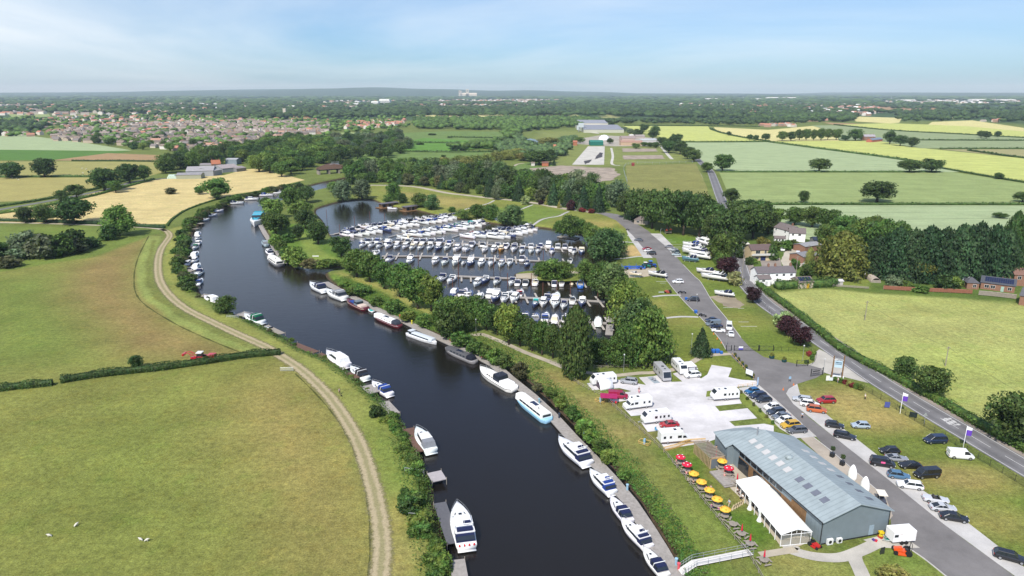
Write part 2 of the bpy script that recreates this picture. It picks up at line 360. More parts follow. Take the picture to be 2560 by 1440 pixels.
paint([(1930,880),(2035,883),(2040,905),(2000,912),(1960,900),(1900,892)],C(130,138,64),1.5)
paint([(1915,730),(2060,722),(2165,733),(2350,742),(2530,752),(2600,770),(3400,830),(3400,1500),(2640,1170),(2460,1070),(2300,980),(2170,912),(2050,835),(1960,765)],C(160,165,96),1.5)
paint([(2050,760),(2300,780),(2500,800),(2550,900),(2300,860),(2100,820)],C(168,168,104),14,.6)
blob(2400,900,22,20,C(158,170,90),.5);blob(2300,960,12,12,C(158,166,86),.5)
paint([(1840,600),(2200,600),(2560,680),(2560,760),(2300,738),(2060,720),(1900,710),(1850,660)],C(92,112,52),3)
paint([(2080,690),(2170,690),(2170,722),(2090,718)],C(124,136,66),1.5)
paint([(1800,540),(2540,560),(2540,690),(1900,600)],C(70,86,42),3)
paint([(1330,425),(1420,415),(1530,420),(1545,440),(1480,458),(1370,448)],C(150,138,118),2)
paint([(1350,330),(1640,330),(1740,400),(1560,415),(1330,415),(1300,390)],C(126,134,74),6)
fm=(Yf>1900)|(np.abs(Xf)>1300);fw=wave(Xf,Yf,.004,9);Cc[fm]=np.where((fw>.25)[fm][:,None],np.array(C(150,150,96)),np.array(C(70,92,56)));Cc[Yf>5000]=np.array(C(58,80,58))
Cc*=.94
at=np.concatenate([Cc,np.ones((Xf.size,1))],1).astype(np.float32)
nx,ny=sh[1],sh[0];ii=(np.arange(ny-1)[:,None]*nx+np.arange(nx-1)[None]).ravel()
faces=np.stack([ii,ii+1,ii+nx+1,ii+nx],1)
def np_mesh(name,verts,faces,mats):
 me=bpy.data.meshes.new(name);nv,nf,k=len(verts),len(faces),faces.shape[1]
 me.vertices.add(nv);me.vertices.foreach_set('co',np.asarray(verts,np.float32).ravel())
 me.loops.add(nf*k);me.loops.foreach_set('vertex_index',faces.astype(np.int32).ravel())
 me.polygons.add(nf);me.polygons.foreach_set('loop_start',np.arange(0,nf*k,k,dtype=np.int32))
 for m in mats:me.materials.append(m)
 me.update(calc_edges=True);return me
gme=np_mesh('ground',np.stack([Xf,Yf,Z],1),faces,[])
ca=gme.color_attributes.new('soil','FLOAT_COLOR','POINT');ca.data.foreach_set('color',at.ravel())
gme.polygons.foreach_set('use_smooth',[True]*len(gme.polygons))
def grassnodes(nt,b,base,streak=None,amt=1.0):
 g=N(nt,'ShaderNodeNewGeometry');v=g.outputs['Position']
 f1=ramp(nt,noise(nt,.05,7,v,.72),.3,.7,1-.24*amt,1+.24*amt)
 f2=ramp(nt,noise(nt,.75,6,v,.75),.28,.72,1-.42*amt,1+.42*amt)
 f3=ramp(nt,noise(nt,2.6,4,v,.8),.28,.72,1-.42*amt,1+.42*amt)
 k=M('MULTIPLY',M('MULTIPLY',f1,f2,nt=nt),f3,nt=nt)
 if streak:
  an,sp,dp=streak;mp=N(nt,'ShaderNodeMapping');mp.inputs['Rotation'].default_value=(0,0,-an);nt.links.new(v,mp.inputs[0])
  s=N(nt,'ShaderNodeSeparateXYZ');nt.links.new(mp.outputs[0],s.inputs[0])
  wob=M('MULTIPLY',noise(nt,.02,2,v),sp*.25,nt=nt)
  q=M('ABSOLUTE',M('SUBTRACT',M('FRACT',M('DIVIDE',M('ADD',s.outputs[1],wob,nt=nt),sp,nt=nt),nt=nt),.5,nt=nt),nt=nt)
  k=M('MULTIPLY',k,ramp(nt,q,.0,.06,1-dp,1),nt=nt)
  st=N(nt,'ShaderNodeMapping');st.inputs['Rotation'].default_value=(0,0,-an);st.inputs['Scale'].default_value=(.02,.5,1);nt.links.new(v,st.inputs[0])
  k=M('MULTIPLY',k,ramp(nt,noise(nt,1,4,st.outputs[0]),.3,.7,1-.13,1+.13),nt=nt)
 col=mixc(nt,base,grey(nt,k),1.,'MULTIPLY')
 dry=ramp(nt,noise(nt,.21,4,v,.65),.5,.72,0,.5*amt)
 col=mixc(nt,col,mixc(nt,col,(1.2,1.05,.92),1.,'MULTIPLY'),dry)
 lush=ramp(nt,noise(nt,.13,4,M_off(nt,v,37.),.6),.55,.75,0,.6*amt)
 col=mixc(nt,col,mixc(nt,col,(.76,.96,.72),1.,'MULTIPLY'),lush)
 nt.links.new(col,b.inputs['Base Color']);b.inputs['Roughness'].default_value=.95;b.inputs['Specular IOR Level'].default_value=.1
 bp=N(nt,'ShaderNodeBump');bp.inputs['Strength'].default_value=.75;bp.inputs['Distance'].default_value=.3
 nt.links.new(noise(nt,2.2,5,v,.75),bp.inputs['Height']);nt.links.new(bp.outputs[0],b.inputs['Normal'])
def M_off(nt,v,d):
 n=N(nt,'ShaderNodeVectorMath');n.operation='ADD';nt.links.new(v,n.inputs[0]);n.inputs[1].default_value=(d,d*.7,0);return n.outputs[0]
m,nt,b,o=newmat('meadow');a=N(nt,'ShaderNodeAttribute');a.attribute_name='soil'
gp=N(nt,'ShaderNodeNewGeometry');sz=N(nt,'ShaderNodeSeparateXYZ');nt.links.new(gp.outputs['Position'],sz.inputs[0])
wet=ramp(nt,sz.outputs[2],-1.15,-.6,1,0)
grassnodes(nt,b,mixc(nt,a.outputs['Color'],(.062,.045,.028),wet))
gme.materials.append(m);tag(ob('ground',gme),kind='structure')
m,nt,b,o=newmat('river_water')
g=N(nt,'ShaderNodeNewGeometry');mp=N(nt,'ShaderNodeMapping');mp.inputs['Rotation'].default_value=(0,0,.5);mp.inputs['Scale'].default_value=(1,2.4,1);nt.links.new(g.outputs['Position'],mp.inputs[0])
b.inputs['Base Color'].default_value=(.008,.007,.006,1);b.inputs['Roughness'].default_value=.045;b.inputs['IOR'].default_value=1.333;b.inputs['Specular IOR Level'].default_value=.5
sg=N(nt,'ShaderNodeSeparateXYZ');nt.links.new(g.outputs['Position'],sg.inputs[0])
nt.links.new(ramp(nt,noise(nt,.03,3,g.outputs['Position']),.35,.65,.03,.10),b.inputs['Roughness'])
bs=M('MULTIPLY',ramp(nt,sg.outputs[1],225,300,0,1),ramp(nt,sg.outputs[0],-120,-60,0,1),nt=nt)
nt.links.new(mixc(nt,(.009,.0075,.0065),(.026,.021,.013),bs),b.inputs['Base Color'])
bp=N(nt,'ShaderNodeBump');bp.inputs['Strength'].default_value=.42;bp.inputs['Distance'].default_value=.07
nt.links.new(M('ADD',noise(nt,1.7,4,mp.outputs[0],.6),M('MULTIPLY',noise(nt,.22,3,mp.outputs[0]),1.6,nt=nt),nt=nt),bp.inputs['Height']);nt.links.new(bp.outputs[0],b.inputs['Normal'])
WATER=m
me=bpy.data.meshes.new('river');me.from_pydata([(-420,-40,WZ),(210,-40,WZ),(210,800,WZ),(-420,800,WZ)],[],[(0,1,2,3)]);me.materials.append(m)
tag(ob('river',me),kind='structure')
sheet('river_reach',[(1300,352),(1325,346),(1345,350),(1352,362),(1330,372),(1305,372)],WATER,.05)
FC={}
def fieldmat(name,c,streak=None,amt=.6):
 m,nt,b,o=newmat(name);grassnodes(nt,b,(*c,1)if False else c_node(nt,c),streak,amt);return m
def c_node(nt,c):
 n=N(nt,'ShaderNodeRGB');n.outputs[0].default_value=(*c,1);return n.outputs[0]
SEA=lambda a:fieldmat('green_wheat',C(156,170,128),(a,24,.3),.5)
YEL=fieldmat('ripening_barley',C(180,186,108),(R(4),24,.2),.7)
YE2=fieldmat('pale_ripe_crop',C(200,192,132),(R(2),24,.16),.65)
MID=fieldmat('mid_green_crop',C(140,154,98),(R(1),12,.2),.65)
OLV=fieldmat('olive_pasture',C(150,146,88),None,.6)
OLG=fieldmat('grey_green_crop',C(138,150,110),(R(-2),24,.2),.6)
STR=fieldmat('straw_stubble',C(198,180,126),(R(52),6,.24),.8)
BRF=fieldmat('brown_fallow',C(158,132,96),None,.7)
BGR=fieldmat('bright_green_crop',C(86,120,54),(R(8),24,.12),.4)
MRS=fieldmat('rough_marsh_grass',C(104,126,68),None,1.0)
MRB=fieldmat('bright_marsh_grass',C(94,132,56),None,.9)
MRD=fieldmat('rough_brown_grass',C(128,128,74),None,1.0)
sheet('wheat_field',[(1990,513),(2860,514),(3300,690),(2560,700),(2200,640),(1850,560),(1830,513)],SEA(R(1)),.05)
sheet('green_field',[(1798,431),(2380,430),(2440,439),(2560,458),(2900,500),(2860,513),(1832,512)],MID,.07)
sheet('wheat_field',[(1705,356),(1925,355),(2100,378),(2260,400),(2355,421),(2400,430),(1800,430),(1768,414),(1738,385)],SEA(R(-28)),.09)
sheet('barley_field',[(1925,354),(2090,352),(2195,352),(2300,370),(2350,375),(2560,396),(2900,425),(2900,498),(2560,457),(2355,420),(2260,399),(2100,377)],YEL,.12)
sheet('crop_field',[(2195,351),(2900,351),(2900,372),(2300,371)],OLG,.14)
sheet('fallow_field',[(2345,373),(2900,373),(2900,423),(2560,395)],fieldmat('olive_crop',C(152,148,104),(R(0),24,.1),.4),.16)
sheet('crop_field',[(2030,314),(2080,313),(2220,326),(2400,336),(2560,344),(2900,352),(2195,350),(2100,351),(2085,330)],OLG,.18)
sheet('barley_field',[(2082,312),(2220,308),(2420,315),(2560,328),(2900,345),(2900,350),(2560,343),(2400,335),(2220,325)],YEL,.2)
sheet('barley_field',[(2128,291),(2255,295),(2248,307),(2225,309),(2140,304)],YE2,.25)
sheet('fallow_field',[(2056,306),(2160,310),(2082,312)],BRF,.27)
sheet('fallow_field',[(2092,265),(2240,267),(2362,271),(2352,279),(2180,274)],BRF,.6)
sheet('barley_field',[(2330,305),(2430,301),(2560,320),(2560,329),(2420,316),(2320,312)],YE2,.24)
sheet('barley_field',[(1557,315),(1770,316),(1776,325),(1860,345),(1922,354),(1705,355),(1692,353),(1600,330)],YEL,.22)
sheet('barley_field',[(1784,318),(1920,325),(2032,315),(2085,331),(2098,352),(1924,353),(1862,344),(1792,328)],YE2,.24)
sheet('wheat_field',[(-300,330),(0,340),(50,336),(110,344),(220,358),(330,376),(270,378),(-300,371)],SEA(R(12)),.06)
sheet('green_field',[(-300,371),(330,378),(280,385),(130,400),(-300,401)],BGR,.08)
sheet('fallow_field',[(130,401),(270,383),(400,388),(478,397),(430,403),(180,402)],BRF,.1)
sheet('pasture',[(-300,402),(400,405),(420,415),(405,432),(370,441),(230,441),(-300,442)],OLV,.1,color=None)
sheet('pasture',[(-300,445),(230,444),(300,450),(290,462),(200,482),(100,500),(-300,520)],fieldmat('dry_pasture',C(158,150,92),None,.6),.06)
sheet('stubble_field',[(-60,548),(30,524),(140,505),(270,474),(390,449),(440,446),(560,438),(612,424),(640,421),(700,434),(762,450),(700,464),(640,478),(590,485),(540,496),(480,516),(432,542),(414,560),(330,561),(0,556)],STR,.04)
sheet('marsh_meadow',[(980,333),(1130,328),(1268,330),(1280,346),(1240,355),(1060,353),(985,342)],MRS,.1)
sheet('marsh_meadow',[(960,366),(1060,345),(1250,356),(1236,371),(1100,379),(955,376)],MRB,.12)
sheet('marsh_meadow',[(868,392),(960,377),(1235,380),(1260,402),(1060,415),(880,415)],MRS,.1)
sheet('paddock',[(815,346),(850,332),(905,330),(895,349),(850,356)],fieldmat('pale_meadow',C(140,154,98),None,.6),.14)
sheet('racecourse',[(700,258),(780,254),(960,262),(1000,266),(960,270),(820,268)],fieldmat('racecourse_turf',C(128,160,104),None,.5),.9)
sheet('crop_field',[(1040,288),(1275,287),(1280,293),(1045,294)],YE2,.5)
sheet('rough_field',[(1565,414),(1740,409),(1768,470),(1772,500),(1600,500),(1568,462)],MRD,.08)
sheet('paddock',[(1200,440),(1340,400),(1400,415),(1330,440),(1260,460)],MRS,.08)
sheet('crop_field',[(20,285),(120,284),(128,292),(30,294)],MID,.4)
sheet('crop_field',[(520,290),(640,289),(690,292),(600,296)],YE2,.4)
PADM=mat('pale_concrete_slab',(.44,.42,.37),.9,.2,.1,.2,world=True)
sheet('concrete_pad',[(1470,366),(1512,366),(1510,412),(1430,412)],PADM,.16)
sheet('tar_patch',[(1500,381),(1508,383),(1505,393),(1486,399),(1490,392)],mat('tar',(.05,.045,.045),.9),.2,amp=.8,step=3)
sheet('tar_patch',[(1460,403),(1480,399),(1474,407),(1462,411)],MATS['tar'],.2,amp=.8,step=3)
sheet('yard',[(1420,352),(1500,338),(1640,345),(1660,365),(1530,366),(1440,360)],mat('yard_gravel',(.33,.30,.25),.95,.25,.06,.1,world=True),.14,amp=1)
sheet('yard',[(1440,312),(1500,306),(1520,312),(1470,322),(1500,335),(1455,330)],PADM,.2)
RUB=mat('rubble',(.29,.24,.19),.95,.35,.12,.1,world=True,bump=.5)
sheet('rubble_ground',[(1325,421),(1400,414),(1500,420),(1535,421),(1550,438),(1530,450),(1475,458),(1400,452),(1352,440)],RUB,.1,amp=2,step=4)
for q in([(1556,371),(1640,372),(1644,379),(1556,380)],[(1556,389),(1655,388),(1662,397),(1560,399)]):sheet('rubble_ground',q,RUB,.18,amp=1,step=4)
# ================================================================== ROADS, PATHS AND YARDS
def asphalt(name,c,tracks=False):
 m,nt,b,o=newmat(name);g=N(nt,'ShaderNodeNewGeometry');v=g.outputs['Position']
 k=M('MULTIPLY',ramp(nt,noise(nt,.12,5,v,.6),.32,.68,.8,1.16),ramp(nt,noise(nt,6,3,v,.7),.25,.75,.9,1.1),nt=nt)
 k=M('MULTIPLY',k,ramp(nt,noise(nt,.7,4,v,.65),.3,.75,1.05,.92),nt=nt)
 if tracks:
  uv=N(nt,'ShaderNodeTexCoord');s=N(nt,'ShaderNodeSeparateXYZ');nt.links.new(uv.outputs['UV'],s.inputs[0])
  q=M('ABSOLUTE',M('SUBTRACT',M('ABSOLUTE',M('SUBTRACT',s.outputs[0],.5,nt=nt),nt=nt),.24,nt=nt),nt=nt)
  k=M('MULTIPLY',k,ramp(nt,q,.0,.16,.84,1.08),nt=nt)
 nt.links.new(mixc(nt,c_node(nt,c),grey(nt,k),1.,'MULTIPLY'),b.inputs['Base Color']);b.inputs['Roughness'].default_value=.9;b.inputs['Specular IOR Level'].default_value=.2
 bp=N(nt,'ShaderNodeBump');bp.inputs['Strength'].default_value=.3;bp.inputs['Distance'].default_value=.02
 nt.links.new(noise(nt,20,3,v),bp.inputs['Height']);nt.links.new(bp.outputs[0],b.inputs['Normal']);return m
ASPH=asphalt('marina_asphalt',(.165,.155,.150));ROADM=asphalt('road_asphalt',(.155,.15,.152),True)
WHITE=mat('road_paint',(.50,.49,.47),.7,.15,3,world=True)
COURT=asphalt('pale_paving',(.53,.51,.505));STRIP=asphalt('pale_parking_grid',(.42,.405,.385));APRON=asphalt('concrete_apron',(.40,.375,.33))
PATHM=asphalt('gravel_path',(.37,.325,.25));FOOT=asphalt('footway',(.25,.215,.185));KERB=mat('kerb_stone',(.45,.43,.40),.9)
left=[(1490,532),(1515,540),(1540,551),(1568,575),(1590,604),(1607,640),(1640,645),(1647,668),(1660,692),(1687,727),(1718,762),(1757,800),(1797,845),(1815,875),(1830,893),(1862,922),(1893,960),(1905,972),(1945,1008),(2000,1062),(2041,1093),(2080,1135),(2140,1185),(2210,1245),(2226,1290),(2230,1340),(2249,1357),(2288,1382),(2324,1408),(2400,1470),(2500,1560)]
right=[(2760,1600),(2600,1490),(2492,1408),(2425,1360),(2361,1312),(2290,1250),(2218,1197),(2150,1141),(2087,1094),(2030,1050),(1983,1010),(1965,985),(1975,972),(1993,960),(2040,945),(2062,932),(2052,921),(2020,912),(1990,910),(1950,901),(1910,893),(1878,872),(1852,844),(1815,795),(1780,752),(1752,706),(1735,690),(1708,662),(1680,630),(1652,603),(1620,577),(1580,552),(1545,536),(1500,529)]
sheet('marina_drive',left+right,ASPH,.035)
ribbon('marina_drive',[(925,463),(990,464),(1045,468),(1115,482),(1165,488),(1232,496),(1284,501),(1339,508),(1401,520),(1450,527),(1500,533)],5.,PATHM,.03)
sheet('parking_strip',[(1565,573),(1583,590),(1612,625),(1632,645),(1608,645),(1595,625),(1572,592)],STRIP,.045)
sheet('parking_strip',[(1626,584),(1652,584),(1680,612),(1706,642),(1688,643),(1660,612)],STRIP,.05)
sheet('parking_strip',[(1845,970),(1897,964),(1950,1010),(2002,1058),(2040,1092),(1990,1096),(1950,1072),(1900,1022)],STRIP,.045)
sheet('parking_strip',[(1965,984),(1972,972),(1993,960),(2000,985),(2063,1033),(2110,1073),(2197,1141),(2301,1222),(2360,1262),(2417,1305),(2502,1371),(2600,1450),(2700,1520),(2620,1500),(2492,1408),(2361,1312),(2218,1197),(2087,1094),(1983,1010)],STRIP,.04)
def z3(pts):return[(1440+a/4.571,860+b/4.571)for a,b in pts]
sheet('caravan_court',z3([(2060,420),(2075,478),(1850,490),(1800,510),(1895,680),(1590,710),(1640,770),(1960,735),(2070,850),(1750,885),(1815,940),(2150,912),(2260,935),(2260,1000),(1900,1080),(1750,1075),(1610,1085),(1480,1130),(1020,1200),(915,1070),(955,1055),(965,990),(820,1005),(748,905),(770,890),(770,812),(630,825),(525,715),(560,700),(580,648),(410,670),(335,570),(400,560),(600,548),(635,540),(500,505),(190,528),(125,455),(170,440),(440,410),(540,412),(640,440),(800,470),(718,383),(890,368),(1070,320),(1090,435),(1215,430),(1105,340),(1250,300),(1330,340),(1430,395),(1500,350),(1550,240),(1780,275),(1740,380),(1900,410)]),COURT,.04)
sheet('grass_plot',z3([(1485,605),(1495,540),(1570,530),(1640,560),(1560,600)]),MATS.get('x')or fieldmat('lawn',C(120,132,62),None,.8),.05)
sheet('grass_plot',z3([(1600,700),(1800,690),(1900,680),(2130,860),(2260,935),(2330,960),(2000,640),(1870,520),(1810,520)]),bpy.data.materials['lawn'],.03)
sheet('road_apron',[(2062,932),(2052,921),(2020,912),(2035,905),(2040,880),(2048,873),(2110,905),(2172,958),(2100,940),(2085,940)],APRON,.03)
sheet('drive_apron',[(1840,690),(1860,683),(1885,690),(1900,705),(1870,700)],APRON,.03)
sheet('farm_yard',[(1952,650),(1965,622),(1990,612),(2010,640),(2015,662),(1995,668),(1958,668)],mat('yard_dust',(.42,.38,.31),.95,.15,.15,.1,world=True),.04,amp=.4)
sheet('drive_apron',[(1900,650),(1950,645),(1955,668),(1905,668)],FOOT,.035)
roadc=[(1676,345),(1700,368),(1742,397),(1758,412),(1775,427),(1784,447),(1796,480),(1808,511),(1817,545),(1826,590),(1836,625),(1844,650),(1855,688),(1862,705),(1884,731),(1911,757),(1950,785),(2000,818),(2060,858),(2110,892),(2194,950),(2250,985),(2311,1022),(2370,1057),(2429,1091),(2500,1133),(2560,1168),(2700,1250),(2900,1370)]
ribbon('road',roadc,7.2,ROADM,.06,8)
ribbon('road_marking',roadc,.16,WHITE,.068,8,off=3.1);ribbon('road_marking',roadc,.16,WHITE,.068,8,off=-3.1)
cc=smooth(PL(roadc[8:]),24)
dash=MB();acc=0;seg=[]
for a,b2 in zip(cc,cc[1:]):
 acc+=(b2-a).length
 if acc%9<5.5:seg.append((a,b2))
for a,b2 in seg:
 t=(b2-a).normalized();n=Vector((-t.y,t.x,0))*.07
 dash.add([(*(a+n).xy,.072),(*(a-n).xy,.072),(*(b2-n).xy,.072),(*(b2+n).xy,.072)],[(0,1,2,3)])
tag(ob('road_marking',dash.mesh('centre_line',WHITE)),kind='structure')
ra,rb=P(2352,1046),P(2372,1060);t=(rb-ra).normalized();n=Vector((-t.y,t.x,0));word=MB()
for i in range(9):
 for j in range(3):
  p=ra+t*(i*.42)+n*(j*.9-.2)
  if(i+j)%4:word.add([tuple((p+t*s*.36+n*q*.78).xy)+(.07,)for s,q in((0,0),(1,0),(1,1),(0,1))],[(3,2,1,0)])
tag(ob('road_marking',word.mesh('road_lettering',WHITE)),kind='structure')
ribbon('footway',roadc[9:],2.6,FOOT,.045,8,off=4.9)
ribbon('farm_lane',[(-200,560),(0,524),(70,512),(142,499),(212,485),(265,474),(310,461),(355,451),(420,446)],4.6,ROADM,.07)
ribbon('farm_track',[(-100,560),(0,557),(150,560),(330,567),(395,572),(414,577)],2.6,PATHM,.05)
m,nt,b,o=newmat('dirt_track');uv=N(nt,'ShaderNodeTexCoord');s=N(nt,'ShaderNodeSeparateXYZ');nt.links.new(uv.outputs['UV'],s.inputs[0])
g=N(nt,'ShaderNodeNewGeometry');v=g.outputs['Position']
ax_=M('ABSOLUTE',M('SUBTRACT',s.outputs[0],.5,nt=nt),nt=nt)
rut=ramp(nt,M('ADD',M('ABSOLUTE',M('SUBTRACT',ax_,.2,nt=nt),nt=nt),M('MULTIPLY',M('SUBTRACT',noise(nt,.5,6,v,.75),.5,nt=nt),.4,nt=nt),nt=nt),.05,.15,1,0)
wn=M('MULTIPLY',M('SUBTRACT',noise(nt,.9,6,v,.8),.5,nt=nt),.75,nt=nt)
col=mixc(nt,(.24,.215,.11),(.35,.29,.18),rut);col=mixc(nt,col,grey(nt,ramp(nt,noise(nt,2.6,5,v,.75),.25,.75,.68,1.3)),1.,'MULTIPLY')
nt.links.new(col,b.inputs['Base Color']);b.inputs['Roughness'].default_value=.97;b.inputs['Specular IOR Level'].default_value=.1
nt.links.new(ramp(nt,M('ADD',ax_,wn,nt=nt),.24,.44,1,0),b.inputs['Alpha'])
DIRT=m
tr=[(404,573),(418,579),(424,590),(415,604),(403,622),(396,645),(395,680),(404,712),(430,745),(470,775),(530,805),(600,838),(660,865),(705,892),(745,918),(790,957),(830,1000),(865,1050),(898,1110),(922,1180),(940,1250),(952,1320),(955,1380),(950,1440),(940,1560)]
ribbon('dirt_track',tr,4.9,DIRT,.05,6)
FUR=fieldmat('furrow_grass',C(84,86,44),None,1.0)
ribbon('rough_grass',[(738,934),(790,985),(840,1045),(875,1105),(900,1170),(916,1240),(925,1330),(922,1440),(915,1560)],lambda t:.35+.2*math.sin(t*60),FUR,.03,6)
ribbon('rough_grass',[(372,590),(345,645),(335,700),(350,750),(430,805),(520,848),(608,884)],lambda t:.5+.25*math.sin(t*70),FUR,.03,6)
for q,wd,mm in(([(1175,836),(1193,838),(1206,836),(1259,857),(1310,880),(1368,902),(1407,918),(1440,928),(1477,933),(1532,939),(1600,933),(1630,932),(1676,926),(1718,912),(1740,900),(1759,891),(1790,887),(1827,885)],2.0,PATHM),([(1300,568),(1325,567),(1350,551),(1370,545),(1398,540),(1412,533),(1422,529)],1.7,CONC),([(1137,536),(1151,528),(1175,520),(1217,510),(1236,501)],1.5,CONC),([(1232,550),(1247,541),(1275,532),(1303,523),(1332,512)],1.5,CONC),([(1532,608),(1560,605),(1585,607)],1.5,CONC),([(1535,648),(1560,646),(1590,642),(1612,641)],1.6,CONC),([(1632,742),(1660,739),(1702,738)],1.5,CONC),([(1660,796),(1700,792),(1746,793)],1.5,CONC),([(1745,428),(1752,440),(1762,470),(1768,492),(1772,520)],2.2,PATHM),([(1652,365),(1668,385),(1680,398)],4,PADM),([(1528,370),(1532,390),(1530,410),(1550,414)],3,PADM),([(1280,428),(1290,412),(1310,408)],3,PATHM)):
 ribbon('path',q,wd,mm,.06)
ribbon('path',[(1985,1362),(1975,1372),(1990,1380),(2040,1392),(2100,1394),(2150,1378),(2200,1356),(2240,1352)],2.3,APRON,.05)
ribbon('path',[(2135,1385),(2138,1400),(2150,1425),(2165,1460)],2.4,APRON,.053)
ribbon('path',[(1990,1374),(1950,1380),(1900,1388)],1.6,PATHM,.056)
sheet('service_yard',[(2158,1350),(2220,1335),(2262,1345),(2300,1370),(2240,1372),(2195,1368)],APRON,.047)
SANDP=asphalt('sandstone_paving',(.40,.35,.27))
sheet('terrace',[(1800,1105),(1842,1110),(1862,1140),(1935,1225),(2030,1352),(1975,1376),(1952,1366),(1880,1272),(1830,1225),(1800,1190),(1775,1120)],SANDP,.042)
sheet('footway',[(1985,1080),(2032,1092),(2215,1245),(2232,1290),(2224,1300),(2205,1285)],asphalt('sandy_footway',(.37,.32,.26)),.044)
sheet('slipway',[(1290,685),(1360,681),(1480,677),(1530,670),(1620,668),(1640,670),(1640,688),(1600,694),(1500,694),(1420,700),(1340,698),(1290,696)],mat('slipway_concrete',(.36,.31,.23),.95,.15,.2,.1,world=True),.05)
sheet('grass_plot',[(1345,690),(1400,684),(1470,684),(1475,700),(1400,704),(1340,700)],bpy.data.materials['lawn'],.06)
for q in((1755,740,1785,738),(1820,790,1860,780)):pass
sheet('bare_ground',[(1770,742),(1800,737),(1840,745),(1862,762),(1850,770),(1820,768),(1790,752)],mat('bare_earth',(.25,.21,.15),.95,.25,.2,.1,world=True),.03,amp=.8,step=2)
for q in([(1897,964),(1950,1010),(2002,1058),(2040,1092)],[(2034,1094),(2080,1130),(2140,1181),(2215,1245)],[(1660,692),(1687,727),(1718,762),(1757,800),(1797,845),(1815,875)],[(2249,1357),(2288,1382),(2324,1408),(2400,1470)],[(1852,844),(1815,795),(1780,752),(1752,706),(1735,690),(1708,662)]):
 c=smooth(PL(q),6);k=MB()
 for a,b2 in zip(c,c[1:]):
  t=(b2-a).normalized();n=Vector((-t.y,t.x,0))*.09
  k.loft([[(*(p+n).xy,0),(*(p-n).xy,0),(*(p-n).xy,.12),(*(p+n).xy,.12)]for p in(a,b2)])
 tag(ob('kerb',k.mesh('kerb',KERB)),kind='structure')
bl=MB()
for x0,y0,x1 in((1672,611,1705),(1678,617,1702),(1684,620,1708),(1660,600,1680),(1665,605,1690),(1640,704,1668),(1650,708,1664),(1808,769,1832),(1846,805,1872),(1852,816,1893),(1845,771,1860)):
 a,b2=P(x0,y0),P(x1,y0);bl.box(a.x,b2 .x,a.y-.12,a.y+.12,.02,.035)
tag(ob('bay_marking',bl.mesh('bay_marking',WHITE)),kind='structure')
